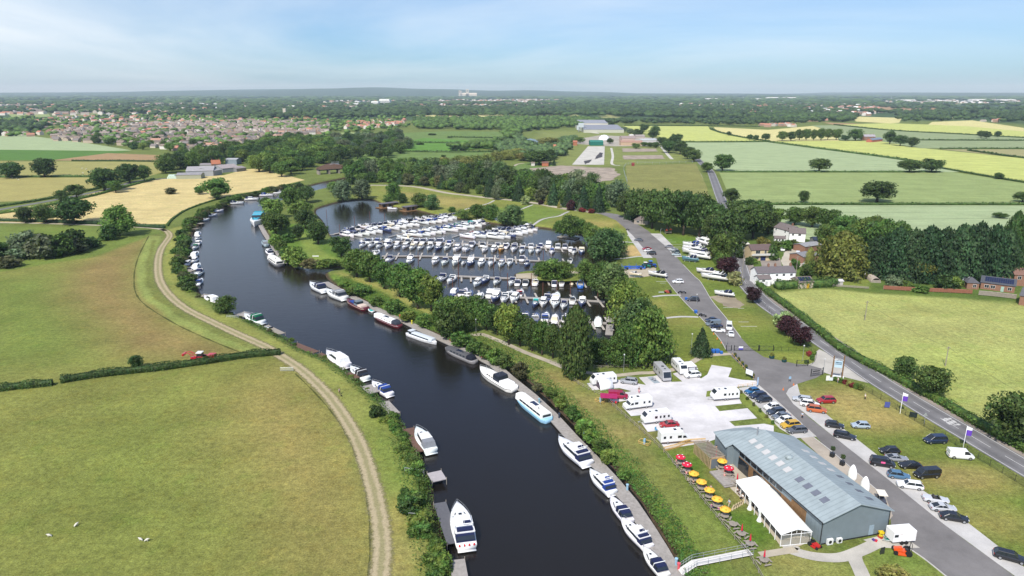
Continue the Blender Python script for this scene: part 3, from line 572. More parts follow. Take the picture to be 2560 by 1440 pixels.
# ================================================================== VEGETATION
def quad_cloud(pts,nrm,size,r,jit=.55,droop=0.):
 n=len(pts);nv=nrm+r.normal(0,jit,(n,3));nv/=np.linalg.norm(nv,axis=1)[:,None]+1e-9
 t=np.cross(nv,r.normal(0,1,(n,3)));t/=np.linalg.norm(t,axis=1)[:,None]+1e-9
 u=np.cross(nv,t);s=(size*r.uniform(.6,1.35,n))[:,None]
 a=t*s;b2=u*s*r.uniform(.45,.9,n)[:,None]
 v=np.stack([pts-a,pts-b2*.9,pts+a,pts+b2],1).reshape(-1,3);v[:,2]-=droop
 return v,np.arange(n*4).reshape(n,4)
def crown_mesh(kind,seed,nleaf=2600,leaf=.036):
 r=np.random.default_rng(seed);P_,N_=[],[]
 if kind in('oak','bush','willow','tall'):
  cz,rz,rx={'oak':(.545,.44,.48),'bush':(.44,.50,.48),'willow':(.50,.47,.48),'tall':(.52,.46,.46)}[kind]
  ncl=46 if kind!='bush' else 30;rc0=.17 if kind!='bush' else.2
  cl=[]
  for i in range(ncl):
   d=r.normal(0,1,3);d/=np.linalg.norm(d);q=r.uniform(.55,1.0)**.6;rc=rc0*r.uniform(.65,1.3)
   low=.82 if(d[2]<-.3 and kind=='oak')else 1
   k=(1-rc*.8)if kind!='bush' else 1-rc*.7
   wob=1+.13*math.sin(3*math.atan2(d[1],d[0])+seed)
   cl.append((np.array([d[0]*rx*q*k*wob,d[1]*rx*q*k*wob,cz+d[2]*rz*q*k*low]),rc))
  per=nleaf//ncl
  for c,rc in cl:
   d=r.normal(0,1,(per,3));d[:,2]+=.25;d/=np.linalg.norm(d,axis=1)[:,None]
   rad=rc*r.uniform(.72,1.12,per)[:,None];p=c+d*rad*np.array([1,1,.8])
   if kind=='willow':p[:,2]-=np.abs(r.normal(0,.06,per))*(np.hypot(p[:,0],p[:,1])*2.5)
   P_.append(p);N_.append(d)
 else:
  n=nleaf;z=r.uniform(0,1,n);th=r.uniform(0,2*math.pi,n)
  if kind=='cone':
   z=1-np.sqrt(r.uniform(0,1,n));tier=(z*15)%1;rad=(.5*(1-z)**.92+.015)*(.62+.42*(1-tier))*(1+.12*np.sin(th*7+np.floor(z*15)*2.1));zz_=.05+.95*z-rad*.12
  elif kind=='pop':
   z=r.uniform(0,1,n)**.95;rad=(.47*np.minimum(1,(1-z)*3.2)**.6*(.62+.38*np.minimum(1,z*4)))*(1+.17*np.sin(th*5+z*17)+.09*np.sin(th*9-z*41));zz_=.03+.97*z
  else:
   z=1-r.uniform(0,1,n)**.8;rad=.49*(1-z**4.5)**.8*(1+.16*np.sin(th*6+z*9)+.1*np.sin(z*60+th*3));zz_=.01+.99*z+.03*np.sin(th*4)
  rad=rad*r.uniform(.7,1.06,n)
  p=np.stack([rad*np.cos(th),rad*np.sin(th),zz_],1);d=np.stack([np.cos(th),np.sin(th),.35+0*z],1)
  P_.append(p);N_.append(d)
 P_,N_=np.concatenate(P_),np.concatenate(N_)
 v,f=quad_cloud(P_,N_,np.full(len(P_),leaf),r)
 k=r.choice(len(P_),len(P_)//6,replace=False);c=P_.mean(0);ax=np.array([0,0,1.])
 inner=P_[k].copy();hub=np.stack([0*inner[:,0],0*inner[:,0],inner[:,2]*.75+c[2]*.25],1);inner=hub+(inner-hub)*r.uniform(.25,.78,(len(k),1))
 v2,f2=quad_cloud(inner,N_[k],np.full(len(k),leaf*2.6),r)
 v=np.concatenate([v,v2]);f=np.concatenate([f,f2+len(v)-len(v2)])
 return np_mesh('crown',v,f,[LEAF])
def trunk_mesh(kind,seed):
 r=random.Random(seed);m=MB();w_=.035 if kind!='tall' else.022
 top={'oak':.62,'willow':.5,'tall':.7,'bush':.4,'cone':.85,'pop':.8,'cyp':.7}[kind]
 m.tube((0,0,-.02),(0,0,top*.45),w_*1.25,w_*.85,8);m.tube((0,0,top*.45),(r.uniform(-.03,.03),r.uniform(-.03,.03),top),w_*.85,w_*.35,7)
 if kind in('oak','willow','tall','bush'):
  for i in range(7):
   a=i*2.4+r.uniform(-.4,.4);z0=top*r.uniform(.35,.8);L=r.uniform(.2,.34)
   m.tube((0,0,z0),(math.cos(a)*L,math.sin(a)*L,z0+r.uniform(.1,.25)),w_*.45,w_*.12,5)
 return m.mesh('trunk',BARK,True)
TREES={}
for kd,n,nl,lf_ in(('oak',4,3000,.034),('tall',3,3000,.031),('bush',4,1500,.06),('willow',2,3000,.03),('cone',2,2600,.036),('pop',1,5200,.03),('cyp',2,3600,.032)):
 TREES[kd]=[(crown_mesh(kd,10*i+len(kd),nl,lf_),trunk_mesh(kd,i))for i in range(n)]
G_={'dk':(.057,.099,.024),'md':(.086,.146,.030),'lt':(.128,.196,.038),'wd':(.10,.19,.035),'yl':(.20,.215,.06),'gd':(.175,.165,.035),'cp':(.048,.018,.022),'sg':(.12,.158,.085),'cf':(.034,.070,.026),'br':(.10,.105,.045),'vy':(.30,.33,.14),'rd':(.18,.03,.03),'ww':(.09,.145,.048)}
NAME={'oak':'broadleaf_tree','tall':'broadleaf_tree','bush':'shrub','willow':'willow_tree','cone':'conifer_tree','pop':'poplar_tree','cyp':'cypress_tree'}
CAT={'oak':'tree','tall':'tree','bush':'shrub','willow':'tree','cone':'tree','pop':'tree','cyp':'tree'}
tc_=0
def tree_at(kind,p,h,wd,col='md',label=None,group=None,z=0.):
 global tc_
 tc_+=1;v=TREES[kind][random.randrange(len(TREES[kind]))]
 r=thing(NAME[kind],label,CAT[kind],(p.x,p.y,z),random.uniform(0,6.28),group,(wd,wd,h))
 c=G_[col];k=random.uniform(.88,1.12);c=(c[0]*k*random.uniform(.86,1.18),c[1]*k,c[2]*k)
 ob('trunk',v[1],r);ob('crown',v[0],r,color=c);return r
def T(kind,bx,by,top,wpx,col='md',label=None,group=None,z=0.):
 p=P(bx,by,z);h=max(1.,HT(p,top+1)-z);return tree_at(kind,p,h,max(.8,wpx/PXM(p)*1.04),col,label,group,z)
def TG(group,label,rows,kind='oak',col='md',z=0.):
 for r in rows:
  k,c=kind,col
  for q in r[4:]:
   if q in TREES:k=q
   elif q in G_:c=q
  T(k,*r[:4],c,label,group,z)
  # --- single trees on the left
for a in((30,445,405,62,'broad round tree at the far left beside the pasture hedge'),(112,443,395,60,'tall leaning broad tree second from the left on the pasture hedge'),(262,478,420,76,'large spreading tree beside the farm lane with a low shoulder'),(325,458,407,58,'round dark tree nearest the farmyard on the pasture hedge'),(185,560,490,90,'large full tree at the edge of the straw field left of the dirt track')):
 T('oak',*a[:4],'dk',a[4])
T('oak',361,452,412,34,'md','slim tree standing right beside the round dark hedge tree');T('oak',290,482,447,34,'md','small low tree tucked against the spreading tree on the lane')
T('oak',192,494,458,44,'dk','smaller tree on the farm lane above the big field tree');T('oak',156,508,473,32,'dk','small dark tree left of its neighbour on the farm lane')
T('oak',64,557,517,46,'dk','leftmost small round tree on the straw field hedge');T('oak',116,558,510,56,'md','middle round tree on the straw field hedge')
T('willow',298,590,508,82,'lt','tall pale leafy tree alone by the bend of the dirt track');T('bush',272,600,560,42,'dk','dark bush at the foot of the tall pale tree')
T('oak',545,496,443,68,'md','tree in the straw field with its lowest branches over the stubble');T('oak',500,486,465,28,'md','small tree left of the field tree in the stubble');T('oak',542,500,474,24,'dk','little dark tree in front of the stubble field tree')
T('bush',427,485,467,27,'br','lone brownish thorn bush in the straw field');T('oak',341,922,889,36,'dk','small lone tree by the hedge near the red tractor')
T('willow',565,782,738,58,'md','round tree standing at the water by the left river moorings')
TG('thicket in the left pasture','rounded bush of the thicket in the left hand pasture',[(8,640,605,60,'dk'),(20,668,637,56,'br'),(72,640,572,66,'sg'),(112,645,580,76,'sg'),(150,640,582,66,'md'),(190,628,568,60,'dk'),(182,632,592,70,'br'),(228,618,590,44,'dk'),(48,648,618,50,'sg'),(-20,650,600,60,'dk')],'bush')
# --- trees round the basin
TG('trees on the spit between river and basin','dense green tree on the spit between river and boat basin',[(730,522,468,54),(767,507,462,46,'dk'),(683,547,495,54,'lt'),(690,587,527,66),(752,548,497,58),(765,572,520,50,'dk'),(796,610,553,58,'dk'),(854,642,587,56,'dk'),(703,575,540,44),(664,520,492,32),(716,500,474,34),(748,600,560,30,'dk')],'oak')
TG('bushes on the spit','low bright bush along the spit bank',[(722,605,580,32),(690,614,584,36,'lt'),(702,626,601,34),(735,654,612,54,'lt'),(748,664,626,44,'lt'),(776,670,644,42,'br'),(800,671,650,36,'lt'),(824,668,646,42,'lt'),(716,642,614,36),(682,560,540,30,'lt'),(845,664,650,26,'lt')],'bush','md')
TG('trees on the embankment beside the basin','leafy tree in the row along the embankment beside the basin',[(892,692,620,72,'lt'),(925,705,625,62),(960,722,655,56),(1000,742,654,74),(1045,772,672,80),(1078,778,682,62,'lt'),(1122,835,742,72),(1158,800,738,62),(1190,808,736,60),(1216,826,752,58),(1243,838,764,56,'dk'),(1272,862,755,66,'lt'),(1300,866,780,58),(1330,878,795,54,'dk'),(1355,888,802,52),(1382,896,808,50,'dk'),(1125,840,765,70,'dk'),(1098,826,775,50),(1175,830,780,40),(905,668,628,50)],'oak','md')
T('pop',1437,944,764,80,'dk','tall dense poplar standing over the riverside path by the pitches')
TG('trees at the south east corner of the basin','big leafy tree in the clump between basin and marina drive',[(1482,905,842,60),(1510,908,842,60),(1545,915,832,66),(1576,912,800,80),(1622,912,757,112,'lt'),(1592,862,742,104,'ww'),(1562,822,698,92,'lt'),(1645,885,800,70,'ww'),(1600,800,735,70,'lt'),(1530,750,650,86,'ww'),(1560,775,690,80,'md'),(1498,728,655,66),(1640,905,850,50,'md'),(1602,905,840,50)],'willow')
TG('shore trees between basin and drive','pale leafy tree on the basin shore by the drive',[(1512,652,568,88,'ww'),(1535,640,572,70,'ww'),(1482,622,560,48),(1505,610,565,60,'lt')],'willow')
TG('trees on the slipway island','round tree on the grass beside the slipway',[(1378,696,645,76,'lt'),(1352,690,650,44),(1410,694,650,46),(1461,700,645,48),(1512,700,650,60)],'willow','md')
TG('trees on the north shore of the basin','willow like tree on the north shore of the basin',[(857,502,446,52,'sg'),(905,497,444,52,'sg'),(835,480,452,36),(970,508,484,30),(985,500,452,38),(1006,508,480,28,'dk'),(1050,518,480,42),(1078,524,482,42,'ww'),(1130,530,515,22),(1158,548,522,40),(1195,545,508,46),(1228,549,507,40),(1281,562,508,64,'ww'),(1262,560,525,40,'ww'),(1425,592,533,58),(1400,584,548,38),(1448,588,543,44),(1472,600,552,38)],'willow')
# --- wooded belt behind the basin, in three overlapping rows
def jrow(pts,step,f,seed):
 r=random.Random(seed);c=smooth(PL(pts),8);acc=0;nxt=0
 for a,b2 in zip(c,c[1:]):
  L=(b2-a).length
  while nxt<=acc+L and L>0:
   p=a.lerp(b2,(nxt-acc)/L);f(Vector((p.x+r.uniform(-2,2),p.y+r.uniform(-3,3),0)),r);nxt+=step*r.uniform(.75,1.3)
  acc+=L
def belt(label,group,kinds,cols,h0,h1,wf):
 def f(p,r):
  h=r.uniform(h0,h1);tree_at(r.choice(kinds),p,h,h*r.uniform(*wf),r.choice(cols),label,group)
 return f
bl1=belt('broadleaf tree in the wooded belt behind the basin','wooded belt behind the basin',['oak','tall','willow'],['dk','md','md','ww','sg'],14,19,(.8,1.05))
bl2=belt('low tree along the drive behind the basin','low trees along the drive behind the basin',['oak','bush','willow'],['md','lt','br','dk'],6,11,(.9,1.2))
bl3=belt('dark conifer in the wooded belt behind the basin','conifers in the wooded belt behind the basin',['cone','cyp'],['cf','cf','dk'],13,18,(.42,.58))
jrow([(880,462),(930,456),(1000,459),(1080,468),(1160,482),(1240,490),(1310,499),(1400,510),(1480,522),(1520,528)],7.5,bl2,1)
jrow([(870,452),(930,448),(1000,450),(1080,457),(1160,468),(1240,478),(1310,488),(1400,499),(1490,512),(1560,520)],9,bl1,2)
jrow([(900,444),(1000,444),(1080,448),(1160,458),(1240,466),(1310,476),(1400,488),(1490,498),(1560,508)],12,bl3,3)
jrow([(880,440),(940,438),(1080,440),(1160,448),(1240,456),(1310,466),(1400,478),(1500,490)],12,bl1,4)
for x,y,t,w_ in((1063,462,430,26),(1105,472,432,30),(1226,492,430,36),(1150,480,440,28),(1297,502,440,36),(1384,512,452,38),(1458,524,458,38),(1496,530,455,36),(1580,548,468,42),(1420,516,460,34),(1002,460,434,26)):
 T('cone',x,y,t,w_,'cf','tall dark cone shaped conifer rising over the belt behind the basin','tall conifers over the belt')
for a in((1314,512,486,22,'vy','small pale variegated tree by the drive behind the basin'),(1366,512,492,12,'yl','slim yellow conifer on the left beside the drive'),(1398,520,498,12,'yl','slim yellow conifer on the right beside the drive'),(1428,526,496,22,'cp','small purple tree on the lawn edge by the drive'),(1352,511,498,14,'cp','little purple shrub by the drive'),(1455,530,518,18,'rd','dark red shrub at the lawn edge by the drive'),(1478,533,520,16,'rd','red flowering shrub next to the bend of the drive'),(1449,527,503,18,'sg','blue grey spruce by the purple tree')):
 T('cone' if 'conifer' in a[5]or 'spruce' in a[5]else 'bush',*a[:5],a[5])
 # --- big dark trees between marina drive and the road, and gardens
TG('dark wood between drive and road','big dark tree in the wood between marina drive and the road',[(1592,556,470,62),(1630,572,470,70),(1668,584,468,74),(1708,588,474,76),(1748,594,480,76),(1784,600,505,60),(1650,552,472,60),(1690,560,476,60),(1730,566,486,60),(1562,545,480,44),(1770,585,495,60),(1610,545,485,50)],'oak','dk')
TG('trees along the road by the white houses','dark leafy tree beside the road above the white houses',[(1788,612,532,72),(1822,622,525,84),(1850,602,500,84),(1882,596,505,74),(1838,560,498,64),(1900,568,500,60),(1868,545,497,60),(1835,640,575,50),(1920,585,530,50)],'oak','dk')
T('oak',1803,655,585,72,'md','paler rounded tree over the boats on the grass');T('oak',1815,690,640,56,'cp','copper tree behind the boats on the grass, the lower one')
T('oak',1793,650,612,44,'cp','copper tree behind the boats on the grass, half hidden');T('oak',1802,672,630,40,'lt','fresh green tree between the two copper trees');T('bush',1836,712,678,38,'vy','pale green variegated bush by the road near the boats')
T('oak',1882,757,715,40,'cp','small copper beech on the verge below the white cottages');T('oak',1967,838,788,54,'cp','left copper beech of the pair on the verge');T('oak',2001,864,814,58,'cp','right copper beech of the pair on the verge')
T('bush',1960,818,778,48,'vy','pale flowering bush behind the pair of copper beeches');T('cone',1752,888,816,58,'cf','neat dark spruce beside the blue bins')
TG('trees behind the white houses','leafy tree in the row behind the white houses',[(1892,548,500,50),(1938,562,518,52),(1985,562,517,54),(2030,568,516,58),(2072,582,520,58),(2110,602,535,60),(2062,622,560,56),(2150,628,544,58),(2192,642,540,70),(2240,644,550,70),(2105,640,562,60),(2000,545,520,50),(2050,550,520,50),(2140,600,545,60),(2520,660,560,70),(2552,690,640,50),(2180,610,540,60)],'oak','md')
TG('garden trees','small garden tree among the houses',[(1915,618,595,24,'yl'),(1902,612,590,22,'gd'),(1940,625,600,30),(1962,626,598,30),(1982,622,596,26),(1930,650,610,30,'dk'),(1985,672,645,22),(1850,645,620,22,'dk'),(2015,690,660,30),(2030,680,650,26),(1872,662,640,20,'dk'),(1886,660,645,16,'lt'),(2360,726,682,48,'dk'),(2230,720,686,36,'sg'),(2385,722,690,34,'lt'),(2265,722,700,30),(2410,716,700,20,'yl'),(2300,730,712,40),(2440,700,684,24),(2180,680,665,40,'yl'),(2120,678,668,40,'lt')],'bush','md')
T('cyp',2098,692,578,110,'gd','huge golden cypress behind the row of white cottages');T('cyp',2022,672,618,22,'yl','small bright yellow conifer beside the golden cypress');T('oak',2300,702,640,80,'gd','round golden tree with a bare trunk in the gardens')
TG('tall dark cypress hedge','tall dark cypress in the screen beyond the garden fence',[(2150,684,615,62),(2190,690,590,75),(2232,696,570,82),(2270,700,572,77),(2310,702,565,80),(2350,704,570,77),(2390,706,562,80),(2430,704,556,77),(2468,704,562,72),(2330,690,575,75),(2410,690,565,75),(2500,702,575,75)],'cyp','cf')
T('pop',2518,690,528,50,'dk','very tall narrow poplar at the end of the cypress screen')
T('oak',2262,947,893,60,'dk','left tree of the two growing in the roadside hedge');T('oak',2325,992,910,84,'dk','right and larger tree of the two in the roadside hedge');T('oak',2532,1108,988,130,'dk','big dark tree at the right edge of the photograph by the road')
# --- field trees on the right
for a in((1806,428,383,50,'dark tree on the left edge of the wheat field by the road'),(1767,431,403,28,'small tree in the road verge beside the wheat field'),(2047,430,394,54,'lone tree on the field boundary, left of three'),(2273,431,397,52,'twin tree on the field boundary, left one'),(2328,431,394,54,'twin tree on the field boundary, right one'),(2192,506,450,82,'large round oak standing in the green field'),(2008,507,476,28,'small bush like tree left of the round oak'),(2556,505,478,44,'dark tree cut by the right edge in the green field'),(1828,507,469,40,'tree beside the road at the green field corner'),(2496,448,430,22,'small round bush on the barley field edge'),(2500,545,530,34,'pale shrub at the top of the cypress screen')):
 T('oak',*a[:4],'dk' if a[0]>1810 else 'md',a[4])
TG('avenue by the red brick farmhouse','small round tree in the avenue left of the red brick farmhouse',[(1955,352,326,26),(1977,352,327,24),(1998,351,320,24),(2015,351,320,22),(2034,351,323,20),(2052,351,320,24),(2069,350,320,22),(2090,350,319,26)],'oak','md')
TG('trees round the red brick farmhouse','tree sheltering the red brick farmhouse',[(2113,352,336,24,'dk'),(2138,352,320,36),(2152,350,337,16,'dk'),(2224,361,325,30,'dk'),(2250,365,336,32,'dk'),(2279,368,342,30,'dk')],'oak','md')
TG('scattered field trees','small tree in the far barley fields',[(1822,340,327,12),(1874,350,334,16),(1890,351,336,14),(1914,352,332,22),(2452,345,325,20),(2465,347,325,22),(2494,343,327,16),(1937,312,300,10),(1610,330,308,24),(1638,335,314,24),(1775,312,302,10)],'oak','dk')
TG('trees beside the industrial lane','dark tree beside the lane past the industrial yard',[(1655,362,341,24),(1672,365,345,26),(1690,378,332,36),(1672,382,350,40),(1700,386,350,34),(1718,398,368,30),(1735,404,372,36),(1722,388,366,30),(1595,345,320,26),(1632,347,323,28),(1560,330,316,18,'sg'),(1575,336,320,20,'sg'),(1590,338,328,18,'sg'),(1528,318,303,16)],'oak','dk')
TG('trees round the concrete yard','tree or bush near the pale concrete yard',[(1348,412,372,70,'md'),(1332,405,378,44,'dk'),(1375,408,372,26,'dk'),(1413,388,374,18,'dk'),(1385,414,392,10,'cf','cone'),(1450,358,340,26,'md'),(1525,360,344,18,'dk'),(1590,372,356,22),(1610,366,354,20),(1625,368,355,20),(1640,370,354,22),(1370,368,342,60,'yl'),(1395,366,345,30,'ww'),(1295,390,370,40,'yl'),(1310,402,380,40,'yl'),(1500,474,455,18)],'oak')
TG('pale willows beyond the belt','yellow green willow in the group beyond the wooded belt',[(1085,415,394,36),(1110,418,390,40),(1140,424,392,40),(1165,425,388,40),(1190,422,384,40),(1215,418,380,40),(1240,410,376,36),(1265,400,372,40),(1290,396,374,30),(1150,415,386,40)],'willow','yl')
TG('silver willows in the belt','silvery willow in the belt behind the basin',[(1010,440,403,40),(985,440,405,40),(960,436,404,36),(1245,450,402,36),(1258,485,440,36),(1240,500,460,24),(1300,455,425,30)],'willow','sg')
TG('bushes in the marsh meadow','dark bush in the marshy meadow',[(1138,378,361,26),(1158,377,366,18),(1125,345,341,14),(1225,358,349,16),(1240,362,350,20),(1108,392,386,12),(1260,352,340,30),(1050,362,355,20),(1080,338,332,20)],'bush','dk')
# --- west bank wood
def polyfill(px,step,f,seed,world=False):
 poly=[tuple(P(a,b).xy)for a,b in px]if not world else px;xs=[p[0]for p in poly];ys=[p[1]for p in poly];r=random.Random(seed);arr=np.array(poly);outp=[]
 y=min(ys)
 while y<max(ys):
  x=min(xs)+r.uniform(0,step)
  while x<max(xs):
   q=Vector((x+r.uniform(-.4,.4)*step,y+r.uniform(-.4,.4)*step,0));outp.append(q);x+=step
  y+=step
 A=np.array([(q.x,q.y)for q in outp]);s=sdf(A[:,0],A[:,1],arr)
 k=0
 for q,d in zip(outp,s):
  if d>0:f(q,r);k+=1
 return k
WB=belt('dense green tree in the wood between village and basin','wood between village and basin',['oak','tall','oak','willow'],['dk','md','md','lt','dk'],12,18,(.95,1.35))
n1=polyfill([(630,432),(700,446),(770,424),(862,416),(868,405),(850,385),(820,365),(760,352),(700,352),(640,372),(580,380),(560,396),(610,410)],18,WB,11)
n2=polyfill([(395,440),(470,428),(600,404),(640,395),(560,385),(480,398),(440,412),(400,425)],17,WB,12)
n3=polyfill([(190,354),(330,372),(470,388),(560,385),(600,372),(500,360),(380,354),(230,348)],26,belt('bushy tree along the edge of the village','trees along the village edge',['oak','bush'],['dk','md','lt'],7,12,(.9,1.3)),13)
n4=polyfill([(820,392),(940,404),(1030,380),(1000,340),(900,345),(840,352)],26,belt('grey green tree by the marsh meadow','trees by the marsh meadow',['willow','oak'],['sg','md','dk','ww'],11,17,(1.,1.35)),14)
print('belts',n1,n2,n3,n4,'trees',tc_)
# --- bank shrubs: along the waterline of the river
def bank(px,step,lo,hi,label,group,cols,off,seed,kinds=('bush',)):
 r=random.Random(seed);c=smooth(PL(px,WZ),5);acc=nxt=0
 for a,b2 in zip(c,c[1:]):
  L=(b2-a).length;t=(b2-a).normalized()if L else Vector((1,0,0));n=Vector((-t.y,t.x,0))
  while nxt<=acc+L and L>0:
   h=r.uniform(lo,hi);p=a.lerp(b2,(nxt-acc)/L)+n*r.uniform(*off)
   tree_at(r.choice(kinds),p,h,h*r.uniform(1.05,1.6),r.choice(cols),label,group,z=-.9);nxt+=step*r.uniform(.7,1.3)
  acc+=L
bank([(760,468),(720,476),(680,484),(640,492),(600,504),(560,521),(520,545),(490,572),(478,600),(473,625),(474,660),(486,700),(502,735)],3.8,2.4,4.8,'bush on the far left bank of the river','bushes on the far left river bank',['md','dk','md','br'],(-6.0,-1.0),21)
bank([(502,735),(528,752),(560,765),(600,788),(640,803),(690,828),(730,848),(760,866)],5.5,.9,1.8,'low bush on the left bank by the small moorings','low bushes by the small moorings',['md','lt','br'],(-4.4,-1.2),22)
bank([(746,869),(786,888),(834,905),(866,930),(904,960),(942,990),(966,1012)],3.2,.7,1.4,'low nettle like bush on the left river bank','low bushes on the left river bank',['lt','md','br'],(-4,-1.0),23)
bank([(1006,1052),(1020,1075),(1040,1120),(1058,1160),(1072,1195)],2.0,1.5,2.6,'bright leafy bush on the near left bank','bushes on the near left bank',['lt','lt','md'],(-4.8,-1.6),24)
bank([(1080,1225),(1090,1280),(1105,1330),(1120,1390),(1136,1440),(1142,1500)],2.1,1.9,3.3,'big leafy bush hanging over the nearest left bank','big bushes on the nearest left bank',['lt','lt','md'],(-5.8,-1.6),25)
T('bush',1022,1278,1240,56,'dk','round dark bush set back from the near left bank');T('bush',940,1042,1012,34,'dk','round dark bush beside the grey landing stage')
def weeds(px,wd,n_m2,h,label,col,seed,name='bank_weeds',z0=-.75,off=0.):
 r=np.random.default_rng(seed);c=smooth(PL(px,WZ),6);P_=[];S_=[]
 for a,b2 in zip(c,c[1:]):
  L=(b2-a).length;k=int(L*wd*n_m2)
  if k<1:continue
  t=np.array((b2-a)/L);n=np.array([-t[1],t[0],0]);s=r.uniform(0,L,k);o_=r.beta(1.2,1.7,k)*wd+off
  p=np.array([a.x,a.y,0])[None]+t[None]*s[:,None]+n[None]*o_[:,None];cl=.5+.5*wave(p[:,0],p[:,1],.55,seed)
  hh=h*np.clip(cl,.15,1.2)*r.uniform(.2,1,k);p[:,2]=z0+(-z0)*np.clip((o_-off)/3.2,0,1)+hh;kp=(cl>.18);P_.append(p[kp]);S_.append(r.uniform(.1,.2,kp.sum()))
 P_=np.concatenate(P_);v,f=quad_cloud(P_,np.tile([0,-.2,.8],(len(P_),1)),np.concatenate(S_),r,.7)
 return tag(ob(name,np_mesh(name,v,f,[LEAF]),color=G_[col]),label,kind='stuff')
RB=[(828,706),(860,728),(910,754),(960,782),(1010,804),(1070,830),(1124,850),(1192,880),(1254,914),(1312,948),(1368,998),(1424,1054),(1466,1098),(1508,1146),(1548,1190),(1596,1250),(1636,1310),(1668,1362),(1705,1430),(1740,1520),(1770,1620)]
weeds(RB[:10],9,12,.7,'rough weeds and nettles on the bank above the wide boats','wd',31);weeds(RB[9:15],6.0,16,.6,'bushy weeds on the right bank by the blue boat','wd',32);weeds(RB[14:],4.2,34,.4,'bright reeds along the nearest right bank','wd',33)
weeds([(1760,1620),(1752,1520),(1736,1430),(1700,1362),(1668,1310),(1628,1250),(1580,1190)][::-1],2.5,5,.3,'short rough grass at the top of the right bank','br',36,'rough_grass',0)
weeds([(630,806),(680,830),(718,850),(746,869),(786,888),(834,905),(866,930),(904,960),(942,990),(992,1040),(1032,1100)][::-1],4.5,14,.5,'weeds along the left river bank by the small moorings','md',34)
weeds([(1032,1100),(1058,1160),(1080,1220),(1090,1280),(1105,1330),(1120,1390),(1136,1440),(1142,1500)][::-1],6.5,12,1.1,'weeds under the bushes of the near left bank','md',35)
weeds([(760,668),(800,672),(850,668)][::-1],3,8,.8,'reeds at the tip of the spit','md',37)
TG('bushes on the right bank','bramble bush among the weeds of the right river bank',[(1375,990,968,30),(1402,1018,990,36,'lt'),(1432,1046,1016,40,'md'),(1462,1080,1048,46,'lt'),(1480,1104,1070,44,'lt'),(1500,1130,1096,46),(1520,1152,1124,40,'lt'),(1345,975,955,26,'br'),(1560,1195,1168,30,'lt'),(880,736,716,34),(940,762,742,36,'lt'),(1020,800,776,40,'lt'),(860,716,700,28,'lt')],'bush','md',-.6)
TG('bushes behind the wide boats','larger bush behind the moored wide boats',[(905,738,708,42),(985,780,748,44),(1125,846,812,44,'dk'),(1150,862,826,50),(1188,884,848,44),(1062,814,784,40,'lt'),(1262,918,884,36,'dk'),(1238,906,868,42,'lt'),(1300,940,902,40,'br'),(1214,892,862,40)],'bush','md',-.5)
# --- hedges: each hedge one thing
def hedge(px,wd,h,label,col='dk',leaf=.22,dens_=26,seed=1,name='hedge',lump=.2):
 r=np.random.default_rng(seed);c=smooth(PL(px),6);P_,N_=[],[];core=MB()
 secs=[]
 for i,p in enumerate(c):
  t=(c[min(i+1,len(c)-1)]-c[max(i-1,0)]).normalized();n=Vector((-t.y,t.x,0));q=wd*.34;hh=h*.8
  secs.append([(p+n*q+Vector((0,0,0))),(p+n*q*.9+Vector((0,0,hh))),(p-n*q*.9+Vector((0,0,hh))),(p-n*q)])
  if i:
   a=c[i-1];L=(p-a).length;k=int(L*dens_*(wd+2*h)/5)+1
   s=r.uniform(0,1,k);th=r.uniform(-.15,math.pi+.15,k);lp=1+lump*np.sin(s*L*.9+i)*r.uniform(.4,1,k)
   ox=np.cos(th)*wd/2*lp;oz=np.abs(np.sin(th))**.7*h*lp+.05;tv=np.array(t);nv=np.array(n)
   pp=np.array(a)[None]+tv[None]*(s*L)[:,None]+nv[None]*ox[:,None];pp[:,2]=oz
   P_.append(pp);N_.append(nv[None]*np.cos(th)[:,None]+np.array([0,0,1.])[None]*np.sin(th)[:,None])
 v,f=quad_cloud(np.concatenate(P_),np.concatenate(N_),np.full(sum(map(len,P_)),leaf),r)
 core.loft(secs);n0=len(v);cv=np.array(core.v);cf=np.array([q for q in core.f if len(q)==4])+n0
 me=np_mesh('hedge',np.concatenate([v,cv]),np.concatenate([f,cf]),[LEAF])
 return tag(ob(name,me,color=G_[col]),label,'hedge')
hedge([(-200,1010),(-60,985),(0,977),(60,970),(132,963)],2.0,1.9,'dark clipped hedge at the left edge, left of the gap','dk',.2,60,seed=1)
hedge([(152,957),(260,940),(400,925),(520,908),(620,893),(702,886)],2.0,2.0,'long dark hedge between the two near pastures','dk',.2,60,seed=2)
hedge([(1895,713),(1925,738),(1960,763),(2000,793),(2050,833),(2100,874),(2171,914),(2229,943),(2300,982),(2350,1008),(2405,1041),(2460,1073),(2534,1113),(2620,1160),(2760,1240)],2.9,2.1,'long roadside hedge between the road and the big meadow','md',.24,22,3)
hedge([(1940,722),(2000,718),(2060,716),(2085,712)],5,3.4,'thick garden hedge below the white cottages','dk',.3,18,4)
hedge([(0,553),(120,556),(260,561),(330,566),(412,571)],2.4,2.0,'hedge along the bottom of the straw field','cf',.3,12,5)
hedge([(418,566),(432,548),(470,524),(540,500),(600,488),(700,470),(750,457)],1.6,.9,'low hedge along the river side of the straw field','md',.35,8,6)
hedge([(-100,532),(0,517),(80,505),(150,492),(212,479),(262,468),(305,455),(350,447)],3,1.6,'hedge on the far side of the farm lane','md',.45,6,7)
hedge([(-100,546),(0,535),(80,522),(150,508),(230,491),(300,472),(385,449)],3,1.6,'hedge on the near side of the farm lane','md',.45,6,8)
